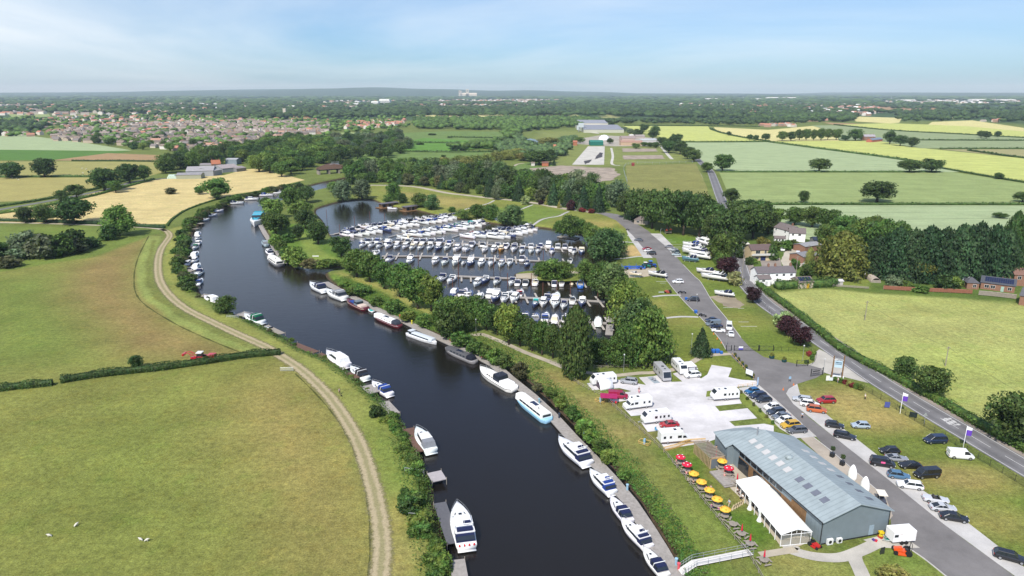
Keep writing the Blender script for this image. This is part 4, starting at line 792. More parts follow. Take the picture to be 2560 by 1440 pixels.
for i,(q,lb)in enumerate((([(-200,444),(0,443),(230,442),(300,444)],'hedge between the two pale pastures on the left'),([(180,403),(300,403),(410,405)],'thin hedge along the brown field'),([(1800,431),(2000,431),(2200,431),(2350,431)],'field boundary hedge under the wheat field'),([(1832,512),(2100,512),(2400,512),(2900,512)],'long straight hedge below the green field'),([(2352,421),(2430,435),(2560,457),(2800,496)],'hedge between barley and green field'),([(1925,356),(2100,379),(2262,401),(2350,420)],'hedge between barley and the upper wheat field'),([(1560,314),(1770,315),(1900,317)],'hedge behind the far barley field'),([(2295,351),(2560,352),(2900,352)],'hedge line above the grey green crop'),([(2350,373),(2560,373),(2900,374)],'hedge line above the olive crop'),([(2420,377),(2560,396),(2800,420)],'hedge under the olive crop'),([(1776,322),(1800,332),(1860,345),(1924,354)],'curving hedge between the two far barley fields'),([(1705,356),(1800,356),(1924,355)],'hedge above the wheat field'),([(2085,312),(2220,326),(2400,336),(2560,345)],'hedge below the farthest barley strip'),([(980,356),(1060,357),(1240,360)],'bushy line across the marsh meadow'),([(960,378),(1100,381),(1235,380)],'second bushy line across the marsh meadow'),([(1120,343),(1200,345),(1270,345)],'short bushy line in the upper marsh meadow'))):
 d=-P(*q[0]).y;far=P(*q[0]).y;hedge(q,3 if far<900 else 5,1.7 if far<900 else 2.2,lb,'dk',.5 if far<900 else 1.1,4 if far<900 else 1,20+i)
 # ================================================================== BOATS
def hull_secs(L,B,fb,bow_rise=.5,fine=2.4,stern_w=.86,draft=.35,n=13,flare=.16,rnd=False):
 secs=[]
 for i in range(n):
  t=i/(n-1);x=-L/2+L*t
  w_=B/2*((stern_w+(1-stern_w)*min(1,t/.35))if not rnd else(1-max(0,(.09-t)/.09)**2*.45))
  if t>.42:w_*=max(.0,1-((t-.42)/.58)**fine)
  w_=max(w_,.035);g=fb+bow_rise*max(0,(t-.25)/.75)**1.7
  wl=w_*(1-flare-(.28 if t>.6 else 0)*((t-.6)/.4 if t>.6 else 0));x2=x-(.35*((t-.7)/.3)**2 if t>.7 else 0)
  secs.append([(x2,0,-draft),(x2,wl*.85,-draft*.4),(x2+(x-x2)*.4,wl,.12),(x,w_,g*.82),(x,w_*.985,g),(x,w_*.9,g+.03),(x,0,g+.07),(x,-w_*.9,g+.03),(x,-w_*.985,g),(x,-w_,g*.82),(x2+(x-x2)*.4,-wl,.12),(x2,-wl*.85,-draft*.4)])
 return secs
def frus(m,x0,x1,w0,z0,x2,x3,w1,z1,wf0=None,wf1=None,mi=0):
 wf0=w0 if wf0 is None else wf0;wf1=w1 if wf1 is None else wf1
 return m.add([(x0,-w0,z0),(x1,-wf0,z0),(x1,wf0,z0),(x0,w0,z0),(x2,-w1,z1),(x3,-wf1,z1),(x3,wf1,z1),(x2,w1,z1)],[(3,2,1,0),(4,5,6,7),(0,1,5,4),(1,2,6,5),(2,3,7,6),(3,0,4,7)],mi)
def rail_pts(L,B,z,t0=.55,fine=2.4,inset=.93,n=8):
 pts=[]
 for i in range(n):
  t=t0+(1-t0)*i/(n-1)*.985;w_=B/2*max(.0,1-max(0,(t-.42)/.58)**fine)*inset;pts.append((-L/2+L*t,w_,z+.25*(i/n)))
 return pts+[(x,-y,zz_)for x,y,zz_ in pts[::-1]]
def rail_mesh(L,B,fb,t0=.5,h=.55):
 m=MB();pts=rail_pts(L,B,fb+h,t0);m.path(pts,.022,4)
 for i in range(0,len(pts),2):x,y,z=pts[i];m.tube((x,y,z-h),(x,y,z),.018,n=4)
 return m.mesh('rail',STEEL)
def cruiser(L=10,B=3.3,style='sport'):
 fb=.95 if L<9 else 1.15;k=[]
 hl=MB().loft(hull_secs(L,B,fb,.45));hl.box(-L/2-.55,-L/2+.02,-B*.38,B*.38,.22,.34);k.append(('hull',hl.mesh('hull',GEL,True),'hull',[('boot_stripe',MB().loft([[(x*1.0,y*1.012,z)for x,y,z in(s[2],(s[2][0],s[2][1]*1.02,.27))]+[(s[10][0],s[10][1]*1.03,.27),(s[10][0],s[10][1]*1.012,.1)]for s in hull_secs(L,B,fb,.45)[:-1]],caps=False).mesh('boot_stripe',PLAIN),'stripe')]))
 dk=fb+.07
 cab=MB();frus(cab,-L*.02,L*.30,B*.36,dk-.05,L*.02,L*.22,B*.30,dk+.5,B*.16,B*.13);k.append(('cabin',cab.mesh('cabin',GEL),'top',[('hatch',box_mesh('hatch',GLASS,L*.13,L*.13+.55,-.28,.28,dk+.49,dk+.54),None),('side_window',frus(MB(),L*.02,L*.24,B*.351,dk+.12,L*.035,L*.21,B*.328,dk+.36,B*.215,B*.20).mesh('side_window',GLASS),None)]))
 if style in('sport','open','arch'):
  ws=MB();frus(ws,-L*.10,L*.055,B*.40,dk,-L*.10,-L*.02,B*.36,dk+.85,B*.3,B*.27);k.append(('windscreen',ws.mesh('windscreen',GLASS),None))
  ck=MB();ck.box(-L*.42,-L*.1,-B*.36,B*.36,dk-.02,dk+.03);k.append(('cockpit',ck.mesh('cockpit',mat('cockpit_vinyl',(.35,.33,.3),.7)),None))
 if style=='sport':
  cv=MB();frus(cv,-L*.40,-L*.07,B*.42,dk+.02,-L*.36,-L*.09,B*.34,dk+1.25,B*.42,B*.34);k.append(('canopy',cv.mesh('canopy',CANV),'canvas',[('canopy_window',frus(MB(),-L*.405,-L*.12,B*.405,dk+.35,-L*.375,-L*.13,B*.372,dk+.95).mesh('canopy_window',GLASS),None)]))
  a=MB();a.path([(-L*.2,-B*.43,dk),(-L*.25,-B*.40,dk+1.3),(-L*.25,B*.40,dk+1.3),(-L*.2,B*.43,dk)],.10,5);k.append(('arch',a.mesh('arch',GEL),'top'))
 if style=='arch':
  a=MB();a.path([(-L*.22,-B*.43,dk),(-L*.3,-B*.40,dk+1.25),(-L*.3,B*.40,dk+1.25),(-L*.22,B*.43,dk)],.13,5);k.append(('arch',a.mesh('arch',GEL),'top'))
  s=MB();s.box(-L*.40,-L*.33,-B*.3,B*.3,dk,dk+.4);s.box(-L*.17,-L*.13,B*.08,B*.3,dk,dk+.55);k.append(('seat',s.mesh('seat',CANV),'canvas'))
 if style=='fly':
  c2=MB();frus(c2,-L*.30,L*.12,B*.42,dk-.02,-L*.28,L*.05,B*.38,dk+1.15,B*.36,B*.32);k.append(('saloon',c2 .mesh('saloon',GEL),'top',[('saloon_window',frus(MB(),-L*.305,L*.10,B*.418,dk+.45,-L*.29,L*.058,B*.392,dk+.98,B*.37,B*.34).mesh('saloon_window',GLASS),None)]))
  f=MB();frus(f,-L*.38,L*.0,B*.40,dk+1.15,-L*.38,-L*.01,B*.42,dk+1.3);frus(f,-L*.18,-L*.01,B*.38,dk+1.3,-L*.16,-L*.04,B*.34,dk+1.75);k.append(('flybridge',f.mesh('flybridge',GEL),'top',[('flybridge_seat',MB().box(-L*.36,-L*.29,-B*.33,B*.33,dk+1.3,dk+1.62).box(-L*.21,-L*.17,-B*.3,B*.0,dk+1.3,dk+1.8).mesh('flybridge_seat',CANV),'canvas')]))
  cv=MB();frus(cv,-L*.44,-L*.28,B*.40,dk,-L*.40,-L*.29,B*.37,dk+1.15);k.append(('canopy',cv.mesh('canopy',CANV),'canvas',[('canopy_window',frus(MB(),-L*.445,-L*.30,B*.385,dk+.35,-L*.412,-L*.3,B*.365,dk+.9).mesh('canopy_window',GLASS),None)]))
  a=MB();a.path([(-L*.26,-B*.40,dk+1.2),(-L*.30,-B*.36,dk+2.2),(-L*.30,B*.36,dk+2.2),(-L*.26,B*.40,dk+1.2)],.09,5);a.tube((-L*.3,0,dk+2.2),(-L*.3,0,dk+3.3),.03);k.append(('arch',a.mesh('arch',GEL),'top'))
 if style=='hard':
  c2=MB();frus(c2,-L*.26,L*.10,B*.41,dk-.02,-L*.25,L*.02,B*.35,dk+1.2,B*.35,B*.30);k.append(('saloon',c2 .mesh('saloon',GEL),'top',[('saloon_window',frus(MB(),-L*.262,L*.085,B*.40,dk+.5,-L*.252,L*.035,B*.365,dk+1.0,B*.345,B*.31).mesh('saloon_window',GLASS),None)]))
  cv=MB();frus(cv,-L*.44,-L*.25,B*.40,dk,-L*.41,-L*.25,B*.34,dk+1.15);k.append(('canopy',cv.mesh('canopy',CANV),'canvas'))
 k.append(('bow_rail',rail_mesh(L,B,fb+.1),None));return k
def widebeam(L=17,B=3.5,hood='rear',win='rect',solar=True,sheer=.25):
 k=[];fb=1.0;hs=hull_secs(L,B,fb,sheer,4.5,.8,.4,17,.04,True);k.append(('hull',MB().loft(hs).mesh('hull',GEL,True),'hull',[('rubbing_strake',MB().loft([[(s[3][0],s[3][1]*1.01,s[3][2]-.07),(s[3][0],s[3][1]*1.025,s[3][2]),(s[9][0],s[9][1]*1.025,s[9][2]),(s[9][0],s[9][1]*1.01,s[9][2]-.07)]for s in hs[:-1]],caps=False).mesh('rubbing_strake',PLAIN),'stripe')]))
 x0,x1=(-L*.30,L*.40)if hood=='rear' else(-L*.40,L*.40)
 if hood=='all':x0=-L*.44;x1=L*.42
 W0,W1=B*.44,B*.38;z0,z1=fb,fb+1.0
 secs=[]
 for x in(x0,x1-.8,x1):
  e=.96 if x<x1 else.72;secs.append([(x,W0*e,z0),(x,W1*e,z1),(x,W1*.6*e,z1+.12),(x,0,z1+.16),(x,-W1*.6*e,z1+.12),(x,-W1*e,z1),(x,-W0*e,z0)])
 sub=[]
 wn=MB();n=int((x1-x0-2)/1.7)
 for i in range(n):
  a=x0+.9+i*1.7;w2=1.15 if win=='rect' else(.42 if win=='port' else 1.62)
  for s in(1,-1):
   y0,y1=s*(W0*.96-(W0-W1)*.32*.96+.012),s*(W1*.96+(W0-W1)*.2*.96+.012)
   wn.loft([[(a,y0,z0+.34),(a,y1,z0+.8),(a,y1-s*.03,z0+.8),(a,y0-s*.03,z0+.34)],[(a+w2,y0,z0+.34),(a+w2,y1,z0+.8),(a+w2,y1-s*.03,z0+.8),(a+w2,y0-s*.03,z0+.34)]])
 sub.append(('side_windows',wn.mesh('side_windows',GLASS),None))
 sub.append(('chimney',MB().tube((x0+3,.5,z1+.05),(x0+3,.5,z1+.75),.09,n=8).mesh('chimney',BLACKM),None))
 if solar:sub.append(('solar_panel',MB().box(x0+(x1-x0)*.35,x0+(x1-x0)*.35+1.7,-.7,.35,z1+.17,z1+.22).box(x0+(x1-x0)*.35+1.8,x0+(x1-x0)*.35+2.6,-.7,.6,z1+.17,z1+.22).mesh('solar_panel',SOLAR),None))
 k.append(('cabin',MB().loft(secs).mesh('cabin',PLAIN),'top',sub))
 if hood=='rear':
  h=MB();xs=[(-L*.45,.50,.25),(-L*.43,.80,.72),(-L*.36,.98,1.0),(x0+.02,1,1.08)]
  h.loft([[(x,W0*a,z0+.15),(x,W0*a*.92,z0+1.05*b2),(x,W0*a*.5,z0+1.3*b2),(x,-W0*a*.5,z0+1.3*b2),(x,-W0*a*.92,z0+1.05*b2),(x,-W0*a,z0+.15)]for x,a,b2 in xs]);k.append(('cratch_cover',h.mesh('cratch_cover',CANV),'canvas'))
 if hood=='all':k.append(('stern_window',MB().box(x0-.03,x0+.01,-W1*.8,W1*.8,z0+.25,z0+.85).mesh('stern_window',GLASS),None))
 if hood=='wheel':
  h=MB();frus(h,x0-.2,x0+2.2,W0*.9,z0,x0,x0+2.1,W1*.9,z0+1.65);k.append(('wheelhouse',h.mesh('wheelhouse',PLAIN),'top',[('wheelhouse_window',frus(MB(),x0-.13,x0+2.18,W0*.89,z0+.75,x0-.03,x0+2.13,W1*.93,z0+1.4).mesh('wheelhouse_window',GLASS),None)]))
 return k
def dutch(L=15,B=4,top='wheel'):
 k=[];fb=1.1;hs=hull_secs(L,B,fb,.75,3.4,.8,.4,17,.06,True);hull=MB().loft(hs)
 k.append(('hull',hull.mesh('hull',GEL,True),'hull',[('rubbing_strake',MB().loft([[(s[3][0],s[3][1]*1.01,s[3][2]-.12),(s[3][0],s[3][1]*1.03,s[3][2]+.02),(s[9][0],s[9][1]*1.03,s[9][2]+.02),(s[9][0],s[9][1]*1.01,s[9][2]-.12)]for s in hs[:-1]],caps=False).mesh('rubbing_strake',PLAIN),'stripe')]))
 c=MB();frus(c,-L*.02,L*.28,B*.34,fb+.05,-L*.02,L*.27,B*.31,fb+.6,B*.24,B*.21);c2=MB();frus(c2,-L*.40,-L*.2,B*.36,fb+.05,-L*.39,-L*.2,B*.33,fb+.65)
 w1=MB()
 for x in(L*.0,L*.07,L*.14):w1 .box(x,x+.7,-B*.336,B*.336,fb+.22,fb+.45)
 k.append(('fore_cabin',c.mesh('fore_cabin',PLAIN),'top',[('portholes',w1 .mesh('portholes',GLASS),None)]));k.append(('aft_cabin',c2 .mesh('aft_cabin',PLAIN),'top2'))
 wh=MB();frus(wh,-L*.20,-L*.02,B*.37,fb+.05,-L*.19,-L*.04,B*.34,fb+1.75);k.append(('wheelhouse',wh.mesh('wheelhouse',CANV),'canvas',[('wheelhouse_window',frus(MB(),-L*.202,-L*.022,B*.365,fb+.85,-L*.194,-L*.033,B*.35,fb+1.5).mesh('wheelhouse_window',GLASS),None)]))
 m=MB().tube((L*.3,0,fb),(L*.3,0,fb+2.1),.04).tube((-L*.12,.3,fb+1.7),(-L*.12,.3,fb+3.2),.03);k.append(('mast',m.mesh('mast',METAL),None));k.append(('bow_rail',rail_mesh(L,B,fb+.4,.7,.5),None));return k
def dinghy(L=3.2,B=1.5):
 return[('hull',MB().loft(hull_secs(L,B,.42,.12,2.2,.85,.12,9)).mesh('hull',GEL,True),'hull'),('cover',MB().loft([[(x,-w_,.46),(x,0,.46+h),(x,w_,.46),(x,0,.4)]for x,w_,h in((-L*.42,.5,.05),(0,.62,.2),(L*.25,.42,.15),(L*.42,.08,.05))]).mesh('cover',CANV),'canvas')]
KB={'s10':cruiser(10,3.3,'sport'),'s8':cruiser(8,2.8,'sport'),'a9':cruiser(9,3.0,'arch'),'o7':cruiser(6.6,2.4,'open'),'f12':cruiser(12,3.9,'fly'),'f10':cruiser(10,3.4,'fly'),'h8':cruiser(8,2.9,'hard'),'h10':cruiser(10,3.3,'hard'),'d':dinghy()}
WHT,NAVY,RBLUE,TEAL,BLK,GRYC,BURG,CREAM,GREEN=(.70,.70,.69),(.016,.022,.065),(.02,.05,.22),(.02,.30,.28),(.02,.02,.024),(.2,.21,.23),(.16,.012,.02),(.62,.55,.40),(.01,.12,.06)
CN={'navy':NAVY,'bright blue':RBLUE,'teal':TEAL,'black':BLK,'grey':GRYC,'burgundy':BURG,'cream':CREAM,'green':GREEN,'white':(.72,.72,.7)}
KN={'s10':'motor cruiser','s8':'small motor cruiser','a9':'open sports cruiser','o7':'small open motor boat','f12':'large flybridge cruiser','f10':'flybridge cruiser','h8':'small hard topped cruiser','h10':'hard topped cruiser','d':'covered dinghy'}
def boat(k,p,ang,canvas='navy',label='',group=None,hull=WHT,top=WHT,stripe=NAVY,z=WZ,sc=1.):
 hv=tuple(c*random.uniform(.93,1.0)for c in hull)
 return put('dinghy' if k=='d' else 'motor_boat',KB[k],label,'boat',(p.x,p.y,z),ang,{'hull':hv,'top':top,'canvas':CN.get(canvas,NAVY)if isinstance(canvas,str)else canvas,'stripe':stripe,'top2':top},group,sc)
def boat_px(k,bow,stern,canvas,label,L=None,group=None,zoff=0,**kw):
 a,b2=P(*stern,WZ+zoff),P(*bow,WZ+zoff);me_L={'s10':10,'s8':8,'a9':9,'o7':6.6,'f12':12,'f10':10,'h8':8,'h10':10,'d':3.2}[k]
 return boat(k,(a+b2)/2,heading(a,b2),canvas,label,group,sc=(L or(b2-a).length)/me_L,**kw)
 # --- pontoons
def pontoon(name,label,pts,wdt,fingers=(),group=None,fl=7.,fang=None):
 c=PL(pts,WZ);m=MB();fm=MB()
 for a,b2 in zip(c,c[1:]):
  t=(b2-a).normalized();n=Vector((-t.y,t.x,0))*wdt/2
  m.loft([[tuple((p+n).xy)+(WZ+.3,),tuple((p-n).xy)+(WZ+.3,),tuple((p-n).xy)+(WZ+.48,),tuple((p+n).xy)+(WZ+.48,)]for p in(a,b2)])
  n*=.92;fm.loft([[tuple((p+n).xy)+(WZ-.3,),tuple((p-n).xy)+(WZ-.3,),tuple((p-n).xy)+(WZ+.29,),tuple((p+n).xy)+(WZ+.29,)]for p in(a,b2)])
 r=thing(name,label,'pontoon',(0,0,0),0,group);ob('deck',m.mesh('deck',DECKW),r);ob('float',fm.mesh('float',mat('float_plastic',(.05,.055,.06),.7)),r)
 if fingers:
  t0=(c[-1]-c[0]).normalized();fmesh=MB().box(-.38,.38,0,fl,WZ+.28,WZ+.42).mesh('finger_pier',mat('finger_deck',(.36,.33,.29),.85,.15,2))
  for s,side in fingers:
   p=c[0].lerp(c[-1],s)
   if len(c)>2:
    tt=s*(len(c)-1);i=min(int(tt),len(c)-2);p=c[i].lerp(c[i+1],tt-i)
   a=(fang if fang is not None else math.atan2(t0 .y,t0 .x));o=ob('finger_pier',fmesh,r,(p.x,p.y,0),a if side>0 else a+math.pi)
 return r
fr=lambda n,a=0.,b2=1.:[(a+(b2-a)*i/n,s)for i in range(n+1)for s in(1,-1)]
pontoon('pontoon','farthest long marina pontoon with cruisers moored on both sides',[(838,586),(905,575),(1000,560),(1080,549),(1141,542)],1.8,fr(12,.02,.98),fang=R(-38),fl=9)
pontoon('pontoon','second marina pontoon from the back with large cruisers alongside',[(992,588),(1080,577),(1170,566),(1215,563)],1.8,fr(8,.02,.9),fang=R(-30),fl=9)
pontoon('pontoon','short pontoon under the cluster of white cruisers near the curved walkway',[(1150,588),(1250,580),(1345,571)],1.8,fr(6,.02,.95),fang=R(-30),fl=9)
pontoon('pontoon','longest marina pontoon with boats on finger berths across the middle',[(905,604),(1040,606),(1180,611),(1320,619),(1455,627)],2.0,fr(26,.01,.98),fang=R(2))
pontoon('pontoon','marina pontoon with ten white cruisers in front of the long row',[(955,642),(1070,642),(1200,646),(1300,652),(1420,658)],2.0,fr(15,.02,.98),fang=R(2))
pontoon('pontoon','marina pontoon running into the slipway point',[(1136,692),(1200,695),(1300,699),(1400,704),(1465,708)],2.2,[(x,-1)for x in(.07,.16,.25,.34,.45,.54,.60,.67,.75,.9,.97)],fang=R(4),fl=8)
pontoon('pontoon','marina pontoon behind the embankment trees with boats both sides',[(1130,736),(1200,741),(1300,746),(1400,750),(1512,757)],2.0,fr(13,.03,.97),fang=R(6))
pontoon('pontoon','last short pontoon half hidden by the tall poplar',[(1300,800),(1380,804),(1467,808),(1532,812)],2.2,fr(8,.05,.95),fang=R(4))
pontoon('pontoon','small service pontoon at the south east corner of the basin',[(1528,795),(1524,822),(1522,840)],2.4)
pontoon('pontoon','floating wooden platform below the trees on the north east shore',[(1398,592),(1444,598)],5.5)
pontoon('pontoon','long wooden river pontoon running down the right bank',[(812,708),(862,735),(905,757),(940,774),(1000,800),(1060,830),(1110,853),(1170,880),(1235,915),(1275,950),(1330,995),(1380,1042),(1430,1098),(1480,1150),(1530,1205),(1575,1260),(1618,1325),(1650,1378),(1690,1450),(1735,1560)],3.0)
pontoon('pontoon','upper river pontoon with the turquoise trip boat',[(647,556),(662,585),(680,612),(700,642),(712,662)],2.6)
def stage(label,q,wdt,col=None,z=.5,rail=None):
 z+=.55
 a,b2=PL(q,WZ);t=(b2-a).normalized();n=Vector((-t.y,t.x,0))*wdt/2;r=thing('landing_stage',label,'jetty')
 ob('deck',MB().loft([[tuple((p+n).xy)+(WZ+z,),tuple((p-n).xy)+(WZ+z,),tuple((p-n).xy)+(WZ+z+.14,),tuple((p+n).xy)+(WZ+z+.14,)]for p in(a,b2)]).mesh('deck',col or DECKW),r)
 pm=MB().tube((0,0,-1.2),(0,0,z+.5),.08).mesh('post',WOODG)
 for p in(a+n,a-n,b2+n,b2-n):ob('post',pm,r,(p.x,p.y,WZ))
 if rail:
  ra,rb=P(*rail[0]),P(*rail[1]);m=MB()
  for hh in(.5,1.0):m.tube((ra.x,ra.y,hh),(rb.x,rb.y,hh),.04)
  for i in range(4):p=ra.lerp(rb,i/3);m.tube((p.x,p.y,-.6),(p.x,p.y,1.05),.04)
  ob('hand_rail',m.mesh('hand_rail',STEEL),r)
BRND=mat('brown_decking',(.13,.075,.055),.8,.2,2,.2,stripes=(0,5,.3))
stage('bare grey landing stage in open water on the near left bank',[(1086,1193),(1099,1215)],3.0,mat('pale_grey_boards',(.36,.33,.33),.85,.12,2,stripes=(0,5,.3)),.6,[(1012,1180),(1060,1186)])
stage('brown decked stage beside the white cabin boat',[(1022,1082),(1056,1140)],2.6,BRND,.5);stage('dark grey staging alongside the largest left bank boat',[(1100,1270),(1135,1372)],2.4,mat('dark_boards',(.10,.10,.11),.85,.15,2),.5,[(1022,1294),(1052,1296)])
stage('grey square stage beside the blue topped cruiser',[(925,972),(945,990)],5,DECKW,.55);stage('narrow dark stage beside the small open cruiser',[(880,940),(893,955)],3.4,BRND,.5)
stage('pale boarded stage with a moored dinghy',[(958,1015),(985,1045)],3.2,DECKW,.4);stage('stage at the bottom edge of the picture',[(1143,1415),(1152,1470)],2.6,DECKW,.6)
stage('rotting brown staging strewn with timber, upper part',[(735,868),(790,890)],2.6,BRND,.5);stage('rotting brown staging strewn with timber, lower part',[(795,893),(838,915)],2.6,BRND,.45)
stage('old grey stage before the willow tree',[(665,822),(706,842)],2.2,WOODG,.4);stage('landing stage under the green canopy boat',[(600,790),(640,803)],3.5,DECKW,.5,[(566,795),(596,796)])
for i,(x,y)in enumerate(((487,575),(500,562),(470,600),(472,622),(470,645),(470,662),(476,682),(482,700),(512,745))):stage('small wooden stage at the crowded left bank moorings, %s from the far end'%ORD[i],[(x-8,y),(x+8,y+1)],3.2,WOODG,.4)
stage('weathered walkway running out above the crowded moorings',[(478,562),(497,560)],1.2,DECKW,.5)
# --- rows of berthed boats in the marina (bows given on the photograph)
def row(rowname,group,bows,ang,seed,kinds,z=WZ,dz=1.0):
 r=random.Random(seed)
 for i,bw in enumerate(bows):
  x,y=bw[:2];k=bw[2]if len(bw)>2 else r.choice(kinds);cv=bw[3]if len(bw)>3 else r.choice(['navy','navy','navy','black','grey','white','navy','bright blue','cream'])
  L={'s10':10,'s8':8,'a9':9,'o7':6.6,'f12':12,'f10':10,'h8':8,'h10':10,'d':3.2}[k];a=R(ang)+r.uniform(-.03,.03);sc=r.uniform(.9,1.04)
  pb=P(x,y,WZ+dz);c=Vector((pb.x-math.cos(a)*L*sc/2,pb.y-math.sin(a)*L*sc/2,0))
  hl=r.choice([WHT,WHT,WHT,WHT,(.70,.69,.66),(.05,.07,.16)])if k!='f12' else WHT
  bn=(KN[k]+(' with a %s canopy'%cv if k in('s10','s8','h8','h10','f10','f12')else ' with %s seats'%cv if k=='a9' else ''))
  boat(k,c,a,cv,'%s %s, %s from the left %s'%('dark' if hl[0]<.1 else 'white',bn.replace('hard topped ','hardtop ').replace('small ',''),ORD[i]if i<25 else 'last',rowname),group,hull=hl,stripe=r.choice([NAVY,BLK,BURG,NAVY]),sc=sc)
def q3(l):return[((760+a[0]/6.4,480+a[1]/6.4)+tuple(a[2:]))for a in l]
def q4(l):return[((1120+a[0]/6.4,500+a[1]/6.4)+tuple(a[2:]))for a in l]
def q5(l):return[((1040+a[0]/4.571,640+a[1]/4.571)+tuple(a[2:]))for a in l]
BIG=['s10','f12','f10','s10','h10','f12']
row('in the farthest mooring row','cruisers in the farthest mooring row',q3([(800,705),(935,690),(1050,672),(1150,655),(1258,635),(1400,612),(1530,585,'s10','cream'),(1640,560),(1740,540),(1850,530),(2000,495,'s10','navy'),(2110,485,'s10','bright blue'),(2210,475),(2300,462),(2380,440,'f12','navy'),(2450,415)]),-42,1,BIG)
row('behind the farthest pontoon','cruisers behind the farthest pontoon',q3([(640,570),(760,545),(860,515),(980,505),(1090,495),(1200,480),(1330,462),(1440,450),(1560,430),(1660,420),(1780,400),(1900,385),(2020,370),(2160,345),(2280,340)]),138,2,['s10','f10','s8','a9','s10'],dz=1.4)
row('in the second mooring row','cruisers in the second mooring row',q3([(1900,690,'f12','navy'),(2030,680),(2110,668),(2210,645),(2270,640,'s10','navy'),(2470,612,'s10','teal')])+q4([(130,482),(310,455),(430,430),(545,415)]),-32,3,['f12','f10','s10'])
row('behind the second pontoon','cruisers behind the second pontoon',q3([(1480,690,'f12','cream'),(1560,610,'s10','navy'),(1820,600),(1900,590),(2100,540),(2300,510,'s10','green'),(2420,490,'s10','navy'),(2520,470,'s10','teal')])+q4([(280,340,'f12','white'),(390,330)]),148,4,['f10','s10'],dz=1.4)
row('below the curved walkway','cruisers below the curved walkway',q4([(620,580,'f12','burgundy'),(905,600,'f12','white'),(1005,590),(1090,570),(1200,545),(1285,520),(1365,500),(1435,470,'o7','navy')]),-32,5,['f12','s10','f10'])
row('behind the walkway cluster','cruisers at the back of the walkway cluster',q4([(180,545,'h10','white'),(480,500),(600,480,'s10','navy'),(700,450,'s10','navy'),(790,440,'s10','navy'),(880,450),(960,430,'s10','navy'),(1050,410),(1130,400)]),148,6,['s10','f10'],dz=1.4)
boat_px('h10',(1250,560),(1232,553),'white','lone white hard topped cruiser on the little pontoon by the walkway',9)
row('in the long middle row','boats in the long middle row',q3([(890,870),(1035,872),(1160,882),(1305,885),(1440,888),(1580,888),(1695,905),(1825,903),(1975,908),(2115,912),(2250,910),(2395,928),(2545,930)])+q4([(115,798,'h10','navy'),(275,805),(555,815),(705,812,'h10','white'),(1030,808),(1165,830),(1315,830),(1425,825),(1655,842,'s8','bright blue'),(2005,852,'s8','navy'),(2135,855)]),-98,7,['s8','s10','a9','s8','h8'])
boat_px('h8',(1249,632),(1256,620),'cream','varnished wooden cabin launch in the long middle row',8,hull=(.50,.24,.06),top=(.62,.5,.3))
row('behind the long row','boats behind the long middle row',q3([(990,745),(1100,740),(1230,735),(1400,765,'f10','white'),(1560,735),(1700,745),(1850,740),(1960,738,'s10','navy'),(2090,738,'s10','navy'),(2225,740,'s10','navy'),(2390,765)])+q4([(60,640),(420,660,'s10','navy'),(580,670),(830,680,'s8','navy'),(960,690),(1090,680,'s8','navy'),(1225,690),(1350,690,'s8','grey'),(1500,690),(1625,670,'f10','white'),(1770,695,'s8','grey'),(1885,700),(1970,745)]),82,8,['s8','a9','s8','o7','h8'],dz=1.2)
row('before the long row','cruisers in front of the long row',q3([(1310,1112,'s10','navy'),(1650,1128,'f10','navy'),(2060,1138,'h10','white'),(2215,1148,'s10','navy'),(2385,1150,'h10','white')])+q4([(85,1022,'f10','white'),(330,1030,'f10','white'),(500,1040,'h10','white'),(665,1035,'a9','navy'),(825,1045,'h8','bright blue'),(970,1030,'a9','navy'),(1245,1045,'s8','navy')]),-98,9,['s10'])
row('behind the fourth row','boats behind the cruiser row',q3([(1205,935,'a9','white')])+q4([(1215,890,'s8','navy'),(1965,935,'o7','navy')]),82,10,['s8'],dz=1.)
boat('o7',P(1158,661,WZ),R(-98),'cream','empty white tender floating beside the sixth cruiser',sc=.8)
row('beside the slipway','boats in the row beside the slipway',q5([(245,285,'s10','navy'),(360,300,'a9','white'),(665,330,'h8','white'),(752,300,'a9','white'),(893,312,'s8','navy'),(1068,320,'s8','navy')]),-104,11,['s8'])
for i,(x,y,k,cv)in enumerate(((1165,290,'s8','navy'),(1255,290,'s8','black'),(1365,285,'a9','cream'),(1585,300,'s8','navy'),(1665,300,'o7','navy'))):
 boat(k,P(1040+x/4.571,640+y/4.571+6,WZ),R(84),cv,'%s with its stern to the camera, %s along the pontoon from the slipway'%(KN[k],ORD[i]),'boats berthed stern out',sc=.95)
boat('d',P(1429,711,WZ),R(84),'cream','cream covered dinghy at the slipway pontoon',hull=CREAM);boat('o7',P(1451,715,WZ),R(84),'bright blue','bright blue workboat at the end of the slipway pontoon',hull=(.03,.12,.42),top=(.3,.35,.42),sc=1.2)
row('behind the tree screened pontoon','boats behind the tree screened pontoon',q5([(475,370,'h8','white'),(580,375,'s10','navy'),(640,405,'a9','white'),(760,425,'h8','white'),(890,385,'f10','white'),(1095,400,'s8','grey'),(1210,385,'s8','burgundy'),(1520,425,'s8','navy'),(1620,425,'s10','bright blue'),(1800,470,'o7','cream')]),80,12,['s8'],dz=.9)
row('on the tree screened pontoon','boats on the tree screened pontoon',q5([(875,505,'f10','white'),(985,520,'a9','white'),(1095,518,'h10','white'),(1345,565,'s8','teal'),(1440,562,'h8','white'),(1575,572,'f10','cream'),(1675,588,'s8','navy'),(1890,560,'s8','white')]),-100,13,['s8'])
row('by the tall poplar','boats in the last row by the poplar',q5([(1110,680,'h8','white'),(1270,640,'s8','navy'),(1385,660,'a9','grey'),(1495,650,'s8','bright blue'),(1595,670,'h8','cream'),(1715,665,'s8','navy'),(2085,700,'h8','white')]),82,14,['s8'],dz=.9)
